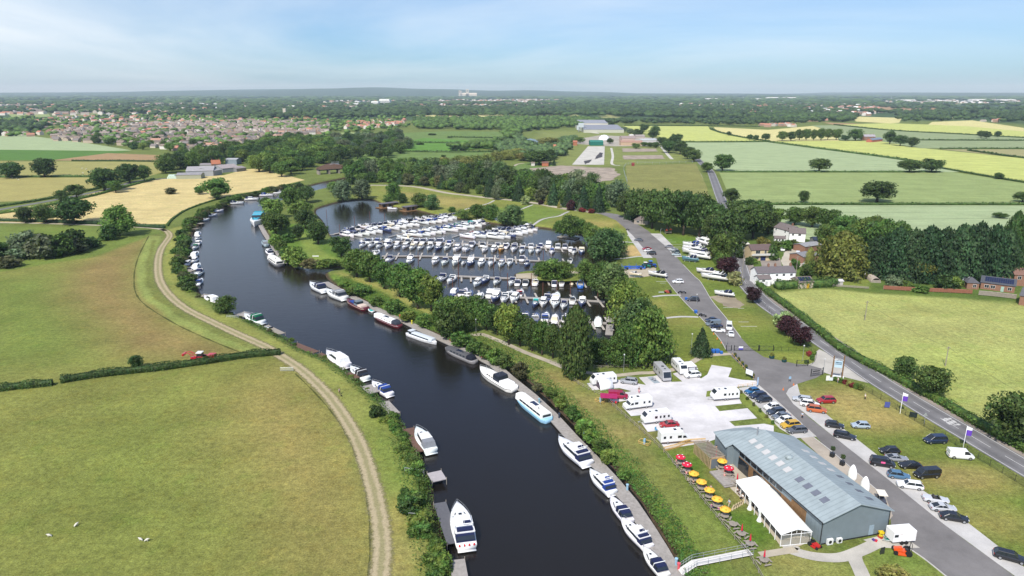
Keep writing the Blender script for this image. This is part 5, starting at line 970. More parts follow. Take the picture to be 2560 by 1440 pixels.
# --- boats on the river
def wide(name,kit,bow,stern,label,cols,cat='boat',L0=17.):
 a,b2=P(*stern,WZ),P(*bow,WZ);return put(name,kit,label,cat,((a.x+b2 .x)/2,(a.y+b2 .y)/2,WZ),heading(a,b2),cols,None,(b2-a).length/L0)
boat_px('s10',(776,716),(812,733),'navy','white sports cruiser at the upper end of the right river pontoon',stripe=NAVY);boat_px('s10',(817,734),(862,752),'grey','white sports cruiser with grey canopy, second on the right river pontoon',stripe=NAVY)
wide('barge',dutch(15,4),(868,756),(916,777),'maroon hulled dutch barge with blue foredeck cover and grey wheelhouse',{'hull':(.09,.012,.02),'stripe':CREAM,'top':RBLUE,'top2':(.55,.45,.38),'canvas':(.14,.17,.19)},L0=15)
boat_px('d',(922,776),(932,781),TEAL,'small white dinghy with turquoise cover behind the dutch barge',3.6)
wide('wide_canal_boat',widebeam(17,3.6,'rear','port',True),(935,793),(1001,820),'white wide canal boat with black rear hood and portholes',{'hull':(.10,.015,.02),'top':(.78,.78,.78),'stripe':(.75,.75,.75),'canvas':(.035,.04,.055)})
wide('wide_canal_boat',widebeam(18,3.7,'wheel','band',False),(1092,862),(1019,836),'white river barge with pale grey cabin roof and big side windows',{'hull':(.7,.7,.7),'top':(.50,.54,.58),'stripe':(.04,.02,.02),'canvas':GRYC},L0=18)
wide('wide_canal_boat',widebeam(17,3.7,'rear','rect',True),(1113,876),(1190,909),'dark grey wide canal boat with black rear hood',{'hull':(.22,.21,.21),'top':(.085,.085,.09),'stripe':(.25,.24,.24),'canvas':(.012,.014,.022)})
wide('barge',dutch(16,4.1),(1200,930),(1286,980),'large cream white dutch cruiser with navy canopy and cluttered aft deck',{'hull':(.78,.76,.72),'stripe':(.02,.02,.03),'top':(.76,.72,.66),'top2':(.75,.75,.74),'canvas':(.025,.03,.045)},L0=16)
wide('wide_canal_boat',widebeam(16,3.6,'all','band',True),(1292,995),(1372,1058),'pale blue wide canal boat with white roof and dark window band',{'hull':(.27,.48,.64),'top':(.76,.75,.70),'stripe':(.30,.52,.68),'canvas':GRYC},L0=16)
for a in(('f12',(1396,1105),(1468,1168),'navy','white flybridge cruiser lying above the life ring post'),('f10',(1474,1185),(1530,1240),'bright blue','white cruiser with bright blue upper cover, below the life ring post'),('s10',(1526,1252),(1572,1312),'navy','white cruiser with navy canopy squeezed between two others'),('f12',(1552,1304),(1620,1376),'navy','largest near right cruiser with radar arch and navy covers'),('s10',(1607,1378),(1662,1448),'navy','nearest right bank cruiser with navy canopy at the bottom edge')):
 boat_px(*a)
for a in(('h10',(818,890),(866,922),'white','white cabin cruiser by the rotting staging on the left bank'),('s10',(877,926),(916,953),'black','small white cruiser with dark canopy on the left bank'),('s10',(931,964),(975,993),'bright blue','white cruiser with royal blue canopy beside the grey stage'),('h10',(1042,1082),(1078,1136),'grey','white rounded cabin boat beside the brown deck'),('s8',(612,796),(656,812),'green','white cruiser with dark green canopy on the left bank'),('o7',(663,824),(689,832),'white','small open white boat on the left bank'),('h8',(512,748),(543,760),'white','white cabin cruiser left of the bank willow'),('o7',(588,790),(576,784),'white','small white boat half hidden by the bank willow')):
 boat_px(*a)
boat_px('f12',(1143,1272),(1167,1378),'navy','largest left bank boat, white trawler yacht with red fenders on its stern')
p=P(1167,1374,WZ);a=heading(P(1167,1378,WZ),P(1143,1272,WZ))
for i in range(4):
 q=Vector((p.x,p.y,0))+Vector((math.cos(a+math.pi/2),math.sin(a+math.pi/2),0))*(i-1.5)*.85-Vector((math.cos(a),math.sin(a),0))*.35
 tag(ob('fender',MB().lathe([(.02,0),(.16,.06),(.23,.2),(.16,.36),(.03,.42)],n=10).mesh('fender',PLAIN,True)if i==0 else fd,None,(q.x,q.y,WZ+.95),color=(.5,.02,.03)),'red ball fender on the trawler stern, %s from the left'%ORD[3-i],'fender','red ball fenders on the stern');fd=bpy.data.meshes['fender']
col_=[(496,586,'h8','white'),(494,598,'s8','white'),(498,608,'s8','white'),(488,620,'s8','green'),(489,638,'h10','white'),(486,654,'h8','white'),(493,668,'h10','white'),(497,686,'s10','navy'),(500,706,'s8','bright blue'),(468,662,'h8','white'),(474,676,'o7','cream'),(471,690,'o7','navy'),(472,640,'o7','bright blue'),(472,618,'o7','black')]
for i,(x,y,k,cv)in enumerate(col_):
 boat(k,P(x,y+2,WZ),R(-80 if i%2 else 100),cv,'%s in the crowded left bank moorings, %s'%(('white '+KN[k]),'outer line, %s from the far end'%ORD[i]if i<9 else 'inner line, %s'%ORD[i-9]),'boats in the crowded left bank moorings',sc=.95)
for i,(x,y,k,cv,an)in enumerate(((508,553,'s8','burgundy',50),(528,541,'s8','navy',45),(544,530,'h8','navy',40),(592,510,'s10','navy',15),(630,500,'h10','navy',10),(667,490,'s10','bright blue',5),(708,483,'a9','navy',5),(695,484,'o7','burgundy',5))):
 boat(k,P(x,y,WZ),R(an),cv,'white %s on the far upstream left bank, %s one along'%(KN[k],ORD[i]),'boats on the far upstream left bank')
wide('trip_boat',cruiser(14,3.8,'hard'),(636,568),(652,546),'turquoise roofed trip boat at the head of the upper river pontoon',{'hull':(.7,.7,.7),'top':(.03,.30,.42),'canvas':(.02,.25,.36),'stripe':NAVY},L0=14)
boat_px('s8',(652,536),(650,548),'burgundy','red topped boat behind the turquoise trip boat',7);boat_px('s8',(648,548),(655,540),'white','small white boat behind the turquoise trip boat',6)
boat_px('h10',(655,605),(670,620),'grey','grey covered boat on the upper river pontoon',10,hull=(.2,.27,.3),top=(.32,.40,.42));boat_px('f10',(664,628),(681,640),'navy','white cruiser with orange deck items on the upper river pontoon',9)
wide('wide_canal_boat',widebeam(13,3.6,'all','rect',False),(676,650),(702,668),'broad white cabin boat at the lower end of the upper river pontoon',{'hull':(.07,.07,.08),'top':(.72,.70,.66),'stripe':(.5,.48,.44),'canvas':GRYC},L0=13)
# --- boats stored ashore, each on its cradle
cr=MB()
for x in(-2.6,0,2.4):
 for s in(-1,1):cr.tube((x,s*.9,0),(x,s*.7,.75),.07)
 cr.box(x-.1,x+.1,-1,1,.0,.12)
crm=cr.mesh('boat_cradle',STEEL)
KB['keel']=MB().loft([[(x,-w_,.95),(x,0,.1+d),(x,w_,.95),(x,0,.96)]for x,w_,d in((-4.6,1.2,.35),(-2,1.35,.2),(1.5,1.1,.2),(3.6,.5,.5),(4.5,.06,.85))]).mesh('underwater_hull',PLAIN,True)
ash=(('s8',(1704,652),(1745,656),'navy','boat ashore with a blue green hull bottom, nearest the drive',(.10,.22,.28)),('f12',(1704,634),(1770,645),'navy','long cruiser ashore with white arch in the middle of the crowd',WHT),('f12',(1722,643),(1774,651),'white','heavy white cruiser ashore at the front of the crowd',WHT),('s10',(1706,616),(1752,620),'bright blue','cruiser ashore with bright blue canopy',WHT),('s10',(1706,624),(1750,627),'navy','cruiser ashore just behind the longest one',WHT),('f10',(1738,608),(1772,618),'white','white cruiser ashore partly under the big tree',WHT),('s8',(1744,590),(1763,590),'white','small boat ashore in front of the dark wood',WHT),('s8',(1742,600),(1764,604),'white','small boat ashore at the back under the tree',WHT),('s10',(1740,682),(1788,688),'navy','upper cruiser of two parked together ashore',WHT),('f12',(1752,696),(1818,705),'black','lower and larger cruiser of two parked together ashore',WHT),('s10',(1785,738),(1834,744),'navy','single cruiser ashore above the bare patch on the verge',WHT),('s10',(1619,689),(1665,696),'black','cruiser ashore between slipway and drive',WHT),('o7',(1571,691),(1604,694),'cream','small open boat ashore left of the slipway cruiser',CREAM))
for k,bw,st,cv,lb,hl in ash:
 a,b2=P(*st),P(*bw);L0={'s10':10,'s8':8,'f12':12,'f10':10,'o7':6.6}[k];sc=(b2-a).length/L0;r=boat(k,(a+b2)/2,heading(a,b2),cv,lb,'boats stored ashore',hull=hl,z=1.15*sc,sc=sc)
 o=ob('underwater_hull',KB['keel'],r,(0,0,-1.15),color=(.05,.055,.07)if hl==WHT else(.12,.2,.22));o.scale=(L0/10,)*3
 q=(a+b2)/2;tag(ob('boat_cradle',crm,None,(q.x,q.y,0),heading(a,b2),sc),'steel cradle under the %s'%lb,'cradle','boat cradles')
 # --- mooring piles
pm=MB().tube((0,0,-1),(0,0,5.2),.13,n=8).lathe([(.16,5.2),(.15,5.3),(.02,5.55)],n=8).mesh('mooring_pile',mat('rusty_steel',(.13,.05,.035),.8,.2,2))
for i,(x,y)in enumerate(((887,563),(850,585),(817,545),(925,550),(962,555),(1046,660),(1146,700),(1269,715),(1146,672),(1250,668),(1328,715),(1334,690),(1392,735),(1357,740),(1426,735),(1494,748),(1234,670),(1358,655),(1500,660),(1132,728))):
 p=P(x,y,WZ);tag(ob('mooring_pile',pm,None,(p.x,p.y,WZ)),'thin rust brown mooring pile standing in the boat basin','pile','mooring piles in the basin')
 # ================================================================== VEHICLES
def car_kit(L=4.4,W=1.8,H=1.5,kind='hatch'):
 P_={'hatch':(.27,.42,.84,.97,.90),'suv':(.25,.38,.86,.97,.95),'estate':(.27,.41,.88,.985,.90),'saloon':(.27,.42,.70,.88,.88),'coupe':(.30,.46,.68,.92,.86),'mpv':(.16,.34,.92,.985,1.02),'van':(.14,.28,.985,.995,1.0),'open':(.32,.40,.46,.60,.9)}[kind]
 hood,rf,rr,rb,bz=P_;X_=lambda t:L/2-L*t;belt=(.92 if kind not in('suv','mpv','van')else 1.02)*(H/1.5)**.4;hz_=belt*.86
 st=[(0,.62,.55,.78),(.03,.9,.42,hz_*.86),(.12,.98,.38,hz_*.96),(hood,1,.36,belt),(.5,1,.36,belt),(.8,.99,.38,belt),(.95,.95,.40,belt*.99 if kind not in('saloon','coupe','open')else belt*.96),(1,.82,.48,belt*.86)]
 secs=[]
 for t,wf,zb,zt in st:
  y=W/2*wf;secs.append([(X_(t),-y*.9,zb-.16),(X_(t),-y,zb+.1),(X_(t),-y,zt-.22),(X_(t),-y*.9,zt),(X_(t),0,zt+.03),(X_(t),y*.9,zt),(X_(t),y,zt-.22),(X_(t),y,zb+.1),(X_(t),y*.9,zb-.16)])
 body=MB().loft(secs);k=[]
 yb,yt=W*.44,W*(.36 if kind not in('van','mpv')else.41)
 if kind!='open':
  rz=H;body.loft([[(X_(rf),-yt,rz-.06),(X_(rf),yt,rz-.06),(X_(rr),yt,rz-.06),(X_(rr),-yt,rz-.06)],[(X_(rf)-.04,-yt*.9,rz),(X_(rf)-.04,yt*.9,rz),(X_(rr)+.04,yt*.9,rz),(X_(rr)+.04,-yt*.9,rz)]])
  for s in(-1,1):
   for a,c2 in((hood,rf),(rb,rr)):body.tube((X_(a),s*yb,belt-.02),(X_(c2),s*yt,rz-.04),.045,n=4)
   mid=(rf+rr)/2;body.tube((X_(mid),s*yb,belt),(X_(mid),s*yt,rz-.04),.04,n=4)
   if kind=='van':
    body.loft([[(X_(.42),s*yb,belt-.05),(X_(.42),s*(yt+.01),rz-.04),(X_(.42),s*yt*.9,rz-.04),(X_(.42),s*yb*.9,belt-.05)],[(X_(.985),s*yb,belt-.05),(X_(.985),s*(yt+.01),rz-.04),(X_(.985),s*yt*.9,rz-.04),(X_(.985),s*yb*.9,belt-.05)]])
  if kind=='van':body.box(X_(.99),X_(.97),-yb,yb,belt-.1,rz-.04)
  g=MB();frus(g,X_(rb)+.02,X_(hood)-.02,yb*.97,belt-.03,X_(rr)+.02,X_(rf)-.02,yt*.985,H-.05);k.append(('windows',g.mesh('windows',GLASS),None))
 else:
  g=MB();g.loft([[(X_(hood),-yb,belt),(X_(hood),yb,belt),(X_(hood)-.06,yb,belt),(X_(hood)-.06,-yb,belt)],[(X_(rf)-.1,-yt,belt+.36),(X_(rf)-.1,yt,belt+.36),(X_(rf)-.15,yt,belt+.36),(X_(rf)-.15,-yt,belt+.36)]]);k.append(('windscreen',g.mesh('windscreen',GLASS),None))
  k.append(('cockpit',MB().box(X_(.66),X_(hood)-.1,-W*.36,W*.36,belt-.02,belt+.045).mesh('cockpit',BLACKM),None))
  s_=MB()
  for y in(-W*.2,W*.2):s_.box(X_(.62),X_(.56),y-.22,y+.22,belt+.0,belt+.38);s_.box(X_(.56),X_(.48),y-.22,y+.22,belt,belt+.1)
  k.append(('seats',s_.mesh('seats',mat('seat_leather',(.05,.045,.04),.6)),None))
 k.insert(0,('body',body.mesh('body',PAINT),'body',[('licence_plate',MB().box(X_(0)-.06,X_(0)+.015,-.26,.26,.44,.55).mesh('licence_plate',mat('plate_white',(.7,.7,.6),.5)),None)]))
 r=.33 if kind not in('suv','van')else.36;ty=MB().wheel(0,0,0,r,.21).mesh('tyre',TYRE);rm=MB().wheel(0,0,0,r*.64,.23,10).mesh('rim',METAL)
 wh=[(X_(.18),s*(W/2-.1),r)for s in(-1,1)]+[(X_(.81),s*(W/2-.1),r)for s in(-1,1)]
 hl=[MB().box(X_(.035),X_(.012),s*W*.36-.17,s*W*.36+.17,.60,.73).mesh('headlight',mat('headlight_lens',(.6,.62,.65),.15))for s in(-1,1)]
 tl=[MB().box(X_(1.004),X_(.985),s*W*.37-.11,s*W*.37+.11,.66,.84).mesh('tail_light',mat('red_lens',(.3,.01,.01),.25))for s in(-1,1)]
 for h in hl:k.append(('headlight',h,None))
 for h in tl:k.append(('tail_light',h,None))
 return k,wh,ty,rm
CK={'hatch':car_kit(4.1,1.78,1.48),'suv':car_kit(4.6,1.88,1.68,'suv'),'estate':car_kit(4.7,1.82,1.47,'estate'),'saloon':car_kit(4.6,1.8,1.42,'saloon'),'coupe':car_kit(4.4,1.82,1.34,'coupe'),'mpv':car_kit(4.8,1.92,1.85,'mpv'),'van':car_kit(5.0,1.95,1.95,'van'),'open':car_kit(4.4,1.82,1.3,'open')}
def vehicle(kind,front,rear,col,label,cat='car',name='parked_car',group='parked cars',extra=None,dy=4):
 kit,wh,ty,rm=CK[kind];a,b2=P(rear[0],rear[1]-dy),P(front[0],front[1]-dy);q=(a+b2)/2
 r=put(name,kit,label,cat,(q.x,q.y,.05),heading(a,b2),{'body':col},group)
 for w_ in wh:
  o=ob('wheel',ty,r,w_);o2=ob('rim',rm,o)
 return r
RD,BK,NV,SV,GY,WT,BL,OR,YW,LB=(.30,.012,.018),(.010,.010,.012),(.012,.02,.05),(.40,.42,.44),(.085,.09,.10),(.70,.70,.70),(.015,.10,.24),(.42,.10,.02),(.50,.30,.02),(.10,.22,.34)
for k,f,r,c,lb in(('estate',(1983,1004),(2027,1010),SV,'silver estate at the tip of the pale strip nearest the junction'),('suv',(2041,1022),(2006,1017),WT,'white car parked tight behind the silver estate on the pale strip'),('suv',(2061,1036),(2020,1031),OR,'bright orange car with a black roof on the pale strip'),('suv',(2042,1011),(2087,1010),RD,'red car alone on the grass near the junction'),('hatch',(2106,1075),(2065,1069),BK,'black hatchback on the pale strip below the orange car'),('hatch',(2129,1072),(2172,1074),(.32,.38,.44),'silver blue hatchback on the grass beside the black hatchback'),('estate',(2137,1104),(2086,1094),BK,'black estate below the first black hatchback on the pale strip'),('mpv',(2313,1111),(2361,1110),NV,'dark navy car alone beside the black mesh fence'),('hatch',(2199,1136),(2246,1137),BK,'small black hatchback on the grass above the silver coupe'),('mpv',(2231,1172),(2179,1164),BK,'black people carrier with a pink sign on its side'),('coupe',(2263,1157),(2217,1154),(.25,.26,.28),'grey silver coupe on the grass beside the black people carrier'),('coupe',(2247,1172),(2302,1174),BK,'long black coupe on the grass in front of the black van'),('hatch',(2272,1202),(2219,1195),(.07,.15,.24),'steel blue hatchback on the pale strip'),('estate',(2246,1219),(2302,1227),WT,'white estate low on the pale strip'),('open',(2368,1262),(2308,1254),(.5,.51,.53),'silver convertible with its roof down'),('coupe',(2384,1282),(2327,1277),(.45,.46,.48),'silver sports car with a black roof behind the big black car'),('saloon',(2417,1309),(2350,1298),BK,'large glossy black car on the pale strip'),('estate',(2562,1413),(2487,1393),BK,'black estate cut by the right edge of the picture'),('hatch',(1863,990),(1896,984),BL,'bright blue hatchback at the head of the left parking row'),('estate',(1873,1001),(1914,994),NV,'navy car second in the left parking row'),('hatch',(1889,1010),(1928,1006),(.015,.02,.03),'near black hatchback third in the left parking row'),('hatch',(1909,1029),(1948,1024),WT,'white car fourth in the left parking row'),('estate',(1919,1041),(1958,1035),(.03,.04,.06),'dark blue grey car fifth in the left parking row'),('saloon',(1930,1053),(1974,1046),(.12,.14,.17),'mid grey car sixth in the left parking row'),('hatch',(1943,1063),(1976,1057),WT,'white car seventh in the left parking row'),('suv',(1953,1075),(1997,1070),YW,'mustard yellow car in the left parking row'),('estate',(1969,1086),(2013,1083),GY,'grey car at the building end of the left parking row'),('saloon',(1648,1072),(1696,1069),RD,'deep red car between the caravan and the lowest motorhome'),('suv',(1552,960),(1592,965),(.30,.31,.33),'silver estate beside the awning caravan'),('suv',(1713,948),(1748,945),WT,'white car with black roof panel beside the awning caravan on the right'),('suv',(1718,756),(1748,757),(.02,.022,.03),'dark off road car on the marina drive'),('saloon',(1762,809),(1795,806),NV,'navy car behind the grey van on the drive'),('open',(1777,823),(1802,822),NV,'dark convertible between grey van and white convertible'),('open',(1779,833),(1812,835),WT,'white convertible in the drive parking row'),('coupe',(1829,851),(1826,835),WT,'white coupe driving towards the gate'),('saloon',(1586,606),(1607,607),(.08,.09,.12),'dark saloon in the upper left parking strip'),('saloon',(1611,634),(1627,632),WT,'white and red car beside the black one in the upper left strip'),('suv',(1617,640),(1640,641),BK,'black car at the end of the upper left strip'),('coupe',(1661,623),(1683,623),(.16,.16,.18),'dark silver car highest in the upper right strip'),('saloon',(1671,631),(1696,631),SV,'silver car in the upper right strip'),('hatch',(1681,636),(1697,636),(.03,.05,.05),'dark car squeezed in the upper right strip'),('coupe',(1679,643),(1702,643),(.35,.42,.44),'silver blue car lowest in the upper right strip'),('suv',(1681,712),(1708,712),WT,'white off road car crossing the marina drive'),('saloon',(1609,629),(1624,628),RD,'red car half hidden by the black one in the upper strip')):
 vehicle(k,f,r,c,lb)
vehicle('van',(2429,1151),(2371,1146),WT,'white panel van parked by the mesh fence','van','white_van','parked vans');vehicle('van',(2283,1198),(2348,1194),BK,'black panel van on the grass','van','black_van','parked vans')
vehicle('van',(1765,819),(1800,817),(.13,.16,.19),'grey camper van in the drive parking row','van','grey_van','parked vans');vehicle('van',(1823,836),(1822,816),WT,'small white van facing the gate on the drive','van','white_van','parked vans')
vehicle('van',(1996,655),(1993,632),WT,'white lorry like van in the dusty yard by the cottages','van','white_van','parked vans');vehicle('van',(1956,640),(1957,622),WT,'white box van at the top of the cottage yard','van','white_van','parked vans')
vehicle('hatch',(2010,667),(2020,664),(.3,.32,.35),'grey car half hidden at the cottage yard edge')
ob('sign',MB().box(-.45,.35,-1.0,-.975,.95,1.35).mesh('sign',mat('pink_sign',(.65,.10,.25),.6)),bpy.data.objects['parked_car.009'])
# --- caravans and motorhomes
def leisure(kind,L=7.,H=2.75,W=2.3):
 k=[];z0=.45
 if kind=='caravan':prof=[(-L/2,z0),(-L/2+.05,z0+1.9),(-L/2+.35,H),(L/2-1.0,H),(L/2-.25,z0+1.35),(L/2,z0+.55),(L/2-.1,z0)]
 elif kind=='coach':prof=[(-L/2,z0),(-L/2,H-.15),(-L/2+.15,H),(L/2-.7,H),(L/2-.25,1.9),(L/2-.02,1.15),(L/2,z0)]
 else:prof=[(-L/2,z0),(-L/2,H-.2),(-L/2+.2,H),(L/2-2.0,H),(L/2-1.6,H-.45),(L/2-1.25,1.75),(L/2-.85,1.2),(L/2-.1,1.0),(L/2,z0)]
 def ext(m,pr,y0,y1):return m.loft([[(x,y0,z)for x,z in pr],[(x,y1,z)for x,z in pr]])
 cx=0;cz=1.6;inn=[(x*.985,cz+(z-cz)*.975)for x,z in prof]
 b=MB().loft([[(x,-W/2,z)for x,z in inn],[(x,-W/2+.07,z)for x,z in prof],[(x,W/2-.07,z)for x,z in prof],[(x,W/2,z)for x,z in inn]])
 k.append(('body',b.mesh('body',GEL),'body',[('roof_light',MB().box(-.3,.3,-.35,.35,H-.01,H+.1).mesh('roof_light',GLASS),None),('roof_light',MB().box(L*.2,L*.2+.45,-.25,.25,H-.01,H+.07).mesh('roof_light',GLASS),None)]))
 w_=MB();xs=((-L*.42,.55),(-L*.22,.5),(L*.05,.9))if kind!='caravan' else((-L*.42,.45),(-L*.12,.4),(L*.02,.7),(-L*.26,.5))
 for s in(-1,1):
  for x,ww in xs:y=s*(W/2+.012);w_.box(x,x+ww,min(y,y-s*.03),max(y,y-s*.03),1.35,1.95)
 k.append(('side_windows',w_.mesh('side_windows',GLASS),None))
 f=MB()
 if kind=='caravan':f.loft([[(L/2-.32,-W*.4,z0+1.5),(L/2-.95,-W*.4,H-.12),(L/2-.9,-W*.4,H-.08),(L/2-.24,-W*.4,z0+1.48)],[(L/2-.32,W*.4,z0+1.5),(L/2-.95,W*.4,H-.12),(L/2-.9,W*.4,H-.08),(L/2-.24,W*.4,z0+1.48)]])
 elif kind=='coach':f.loft([[(L/2-.06,-W*.44,1.25),(L/2-.62,-W*.44,H-.35),(L/2-.5,-W*.44,H-.3),(L/2+.03,-W*.44,1.25)],[(L/2-.06,W*.44,1.25),(L/2-.62,W*.44,H-.35),(L/2-.5,W*.44,H-.3),(L/2+.03,W*.44,1.25)]])
 else:
  f.loft([[(L/2-1.3,-W*.42,1.8),(L/2-1.22,-W*.42,1.8),(L/2-.84,-W*.42,1.24),(L/2-.9,-W*.42,1.2)],[(L/2-1.3,W*.42,1.8),(L/2-1.22,W*.42,1.8),(L/2-.84,W*.42,1.24),(L/2-.9,W*.42,1.2)]])
  for s in(-1,1):y=s*(W/2+.012);f.add([(L/2-1.95,y,1.3),(L/2-1.0,y,1.3),(L/2-1.4,y,1.85),(L/2-1.95,y,1.85)],[(0,1,2,3)if s<0 else(3,2,1,0)])
 k.append(('front_window',f.mesh('front_window',GLASS),None))
 sk=MB().box(-L/2+.1,L/2-.2,-W/2-.008,W/2+.008,z0-.08,z0+.14);k.append(('skirt',sk.mesh('skirt',PLAIN),'stripe'))
 if kind=='caravan':k.append(('tow_bar',MB().tube((L/2-.1,-.5,.42),(L/2+1.1,0,.45),.05).tube((L/2-.1,.5,.42),(L/2+1.1,0,.45),.05).tube((L/2+.9,0,0),(L/2+.9,0,.5),.04).mesh('tow_bar',STEEL),None))
 ty=bpy.data.meshes['tyre'];
 for x in((-.35,.35)if kind=='caravan' else(-L*.27,L/2-1.0)):
  for s in(-1,1):k.append(('wheel',MB().wheel(x,s*(W/2-.12),.34,.34,.24).mesh('wheel',TYRE),None,[('rim',MB().wheel(x,s*(W/2-.115),.34,.2,.26,10).mesh('rim',METAL),None)]))
 return k
KC,KM,KO=leisure('caravan'),leisure('motor',7.,2.9),leisure('coach',7.8,3.0)
def leis(kit,f,r,label,name='caravan',cat='caravan',body=WT,stripe=(.2,.2,.22),L0=7.):
 a,b2=P(*r),P(*f);q=(a+b2)/2;return put(name,kit,label,cat,(q.x,q.y,.05),heading(a,b2),{'body':body,'stripe':stripe},'caravans and motorhomes',(b2-a).length/L0 if False else 1)
leis(KC,(1782,999),(1840,995),'white caravan alone on the right hand pitch');leis(KC,(1606,1058),(1672,1050),'white twin axle caravan behind the deep red car');leis(KC,(1480,962),(1535,956),'white caravan with an arched awning at the left pitch');leis(KC,(1711,940),(1686,915),'white caravan with a grey awning at the top of the court')
leis(KM,(1718,1101),(1652,1106),'lowest motorhome, white with brown skirt, by the yellow timber fence','motorhome','motorhome',stripe=(.16,.12,.11));leis(KM,(1566,1022),(1620,1015),'white motorhome with green lettering on its side','motorhome','motorhome')
leis(KO,(1668,956),(1642,928),'silver grey coach built motorhome with a big front window','motorhome','motorhome',(.36,.36,.37),L0=7.8)
vehicle('van',(1565,1000),(1525,998),(.28,.01,.05),'crimson camper van with awning and red chairs','camper van','camper_van',None)
aw=thing('awning','arched white and grey awning attached to the left caravan','awning',(*P(1508,965).xy,0),heading(P(1535,956),P(1480,962)))
def arch(m,x0,x1,r,y0,th=.06,n=12):
 secs=[]
 for x in(x0,x1):
  o=[(x,y0+r*math.cos(math.pi*i/n),r*1.05*math.sin(math.pi*i/n))for i in range(n+1)];secs.append(o+[(x,y0+(r-th)*math.cos(math.pi*i/n),(r-th)*1.05*math.sin(math.pi*i/n))for i in range(n,-1,-1)])
 return m.loft(secs)
ob('roof',arch(MB(),-1.8,1.9,2.1,.6).mesh('roof',CANV,True),aw,color=(.74,.74,.76));ob('doorway',MB().box(1.75,1.8,-.7,1.9,0,1.5).mesh('doorway',CANV),aw,color=(.08,.06,.08))
q=P(1724,928);aw=thing('awning','grey and white awning beside the top caravan','awning',(q.x,q.y,0),heading(P(1686,915),P(1711,940)))
ob('wall',MB().box(-1.5,1.5,-1.3,1.3,0,2.0).mesh('wall',CANV),aw,color=(.14,.12,.14));ob('roof',frus(MB(),-1.6,1.6,1.4,2.0,-1.2,1.2,.9,2.45).mesh('roof',CANV),aw,color=(.66,.66,.68));ob('window',MB().box(1.5,1.53,-.9,.9,.8,1.7).mesh('window',GEL),aw,color=(.6,.62,.65))
q=P(1520,1004);aw=thing('awning','crimson awning stretched out from the camper van','awning',(q.x,q.y,0),heading(P(1525,998),P(1565,1000)))
ob('canopy',MB().add([(-2,-2.2,1.9),(2.2,-2.2,1.9),(2.2,0,2.2),(-2,0,2.2),(-2,-2.2,1.95),(2.2,-2.2,1.95),(2.2,0,2.25),(-2,0,2.25)],[(3,2,1,0),(4,5,6,7),(0,1,5,4),(1,2,6,5),(2,3,7,6),(3,0,4,7)]).mesh('canopy',CANV),aw,color=(.30,.02,.09));ob('poles',MB().tube((-1.9,-2.1,0),(-1.9,-2.1,1.9),.03).tube((2.1,-2.1,0),(2.1,-2.1,1.9),.03).mesh('poles',STEEL),aw)
chm=MB().box(-.25,.25,-.25,.25,.4,.46).box(-.25,-.2,-.25,.25,.46,.95);[chm.tube((x,y,0),(x,y,.42),.02,n=4)for x in(-.22,.22)for y in(-.22,.22)];chm=chm.mesh('camp_chair',CANV)
for i,(x,y,c,lb)in enumerate(((1530,1008,(.5,.02,.03),'red folding chair left of the pair by the crimson camper'),(1540,1011,(.5,.02,.03),'red folding chair nearest the middle of the court by the crimson camper'),(1630,950,(.3,.3,.33),'grey folding chair beside the silver motorhome'),(1636,953,(.3,.3,.33),'grey folding chair nearer the court beside the silver motorhome'),(1640,1078,(.1,.3,.45),'blue folding chair by the twin axle caravan'),(1742,925,(.7,.7,.72),'white chair on the grass beside the top caravan'),(1500,966,(.4,.06,.12),'dark red chair inside the arched awning'))):
 p=P(x,y);tag(ob('camp_chair',chm,None,(p.x,p.y,.05),i*1.3,color=c),lb,'chair','camping chairs')
p=P(1624,949);tag(sheet('ground_mat',[(1618,944),(1630,942),(1651,957),(1636,959)],CANV,.06,color=(.26,.30,.33)),'grey ground mat');bpy.data.objects['ground_mat']['kind']='structure'
# --- tractors, mowers, trailer
def tractor(name,label,cat,p,ang,col,s=1.,loader=False,roofc=(.6,.6,.58)):
 r=thing(name,label,cat,(p.x,p.y,.02),ang,None,s)
 ob('bonnet',MB().loft([[(.4,-.4,.8),(.4,.4,.8),(.4,.4,1.55),(.4,-.4,1.55)],[(2.1,-.34,.75),(2.1,.34,.75),(2.1,.3,1.35),(2.1,-.3,1.35)]]).box(-.9,.4,-.45,.45,.6,1.1).mesh('bonnet',PAINT),r,color=col)
 c=ob('cab',MB().loft([[(-.9,-.75,1.1),(.5,-.75,1.1),(.5,.75,1.1),(-.9,.75,1.1)],[(-.8,-.65,2.5),(.3,-.65,2.5),(.3,.65,2.5),(-.8,.65,2.5)]]).mesh('cab',GLASS),r);ob('cab_roof',MB().box(-.95,.5,-.8,.8,2.5,2.68).mesh('cab_roof',PLAIN),c,color=roofc)
 for x,rr,wd,yy in((-.7,.85,.5,.95),(1.7,.55,.36,.8)):
  for sy in(-1,1):
   o=ob('wheel',MB().wheel(x,sy*yy,rr,rr,wd,18).mesh('wheel',TYRE),r);ob('rim',MB().wheel(x,sy*yy,rr,rr*.5,wd+.02,12).mesh('rim',PLAIN),o,color=col)
 ob('mudguard',MB().box(-1.5,.1,-1.15,-.72,1.62,1.7).box(-1.5,.1,.72,1.15,1.62,1.7).mesh('mudguard',PAINT),r,color=col)
 if loader:
  m=MB()
  for y in(-.62,.62):m.tube((.3,y,1.5),(2.4,y,2.6),.09);m.tube((2.4,y,2.6),(3.6,y,2.3),.09);m.tube((1.3,y,1.0),(2.2,y,2.4),.05)
  m.box(3.5,3.9,-.9,.9,1.9,2.4);ob('front_loader',m.mesh('front_loader',PAINT),r,color=col)
 return r
a,b2=P(540,903),P(478,903);ta=heading(a,b2)
tractor('tractor','red tractor with raised front loader working by the long hedge','tractor',P(500,905),ta,(.42,.012,.02),1.15,True)
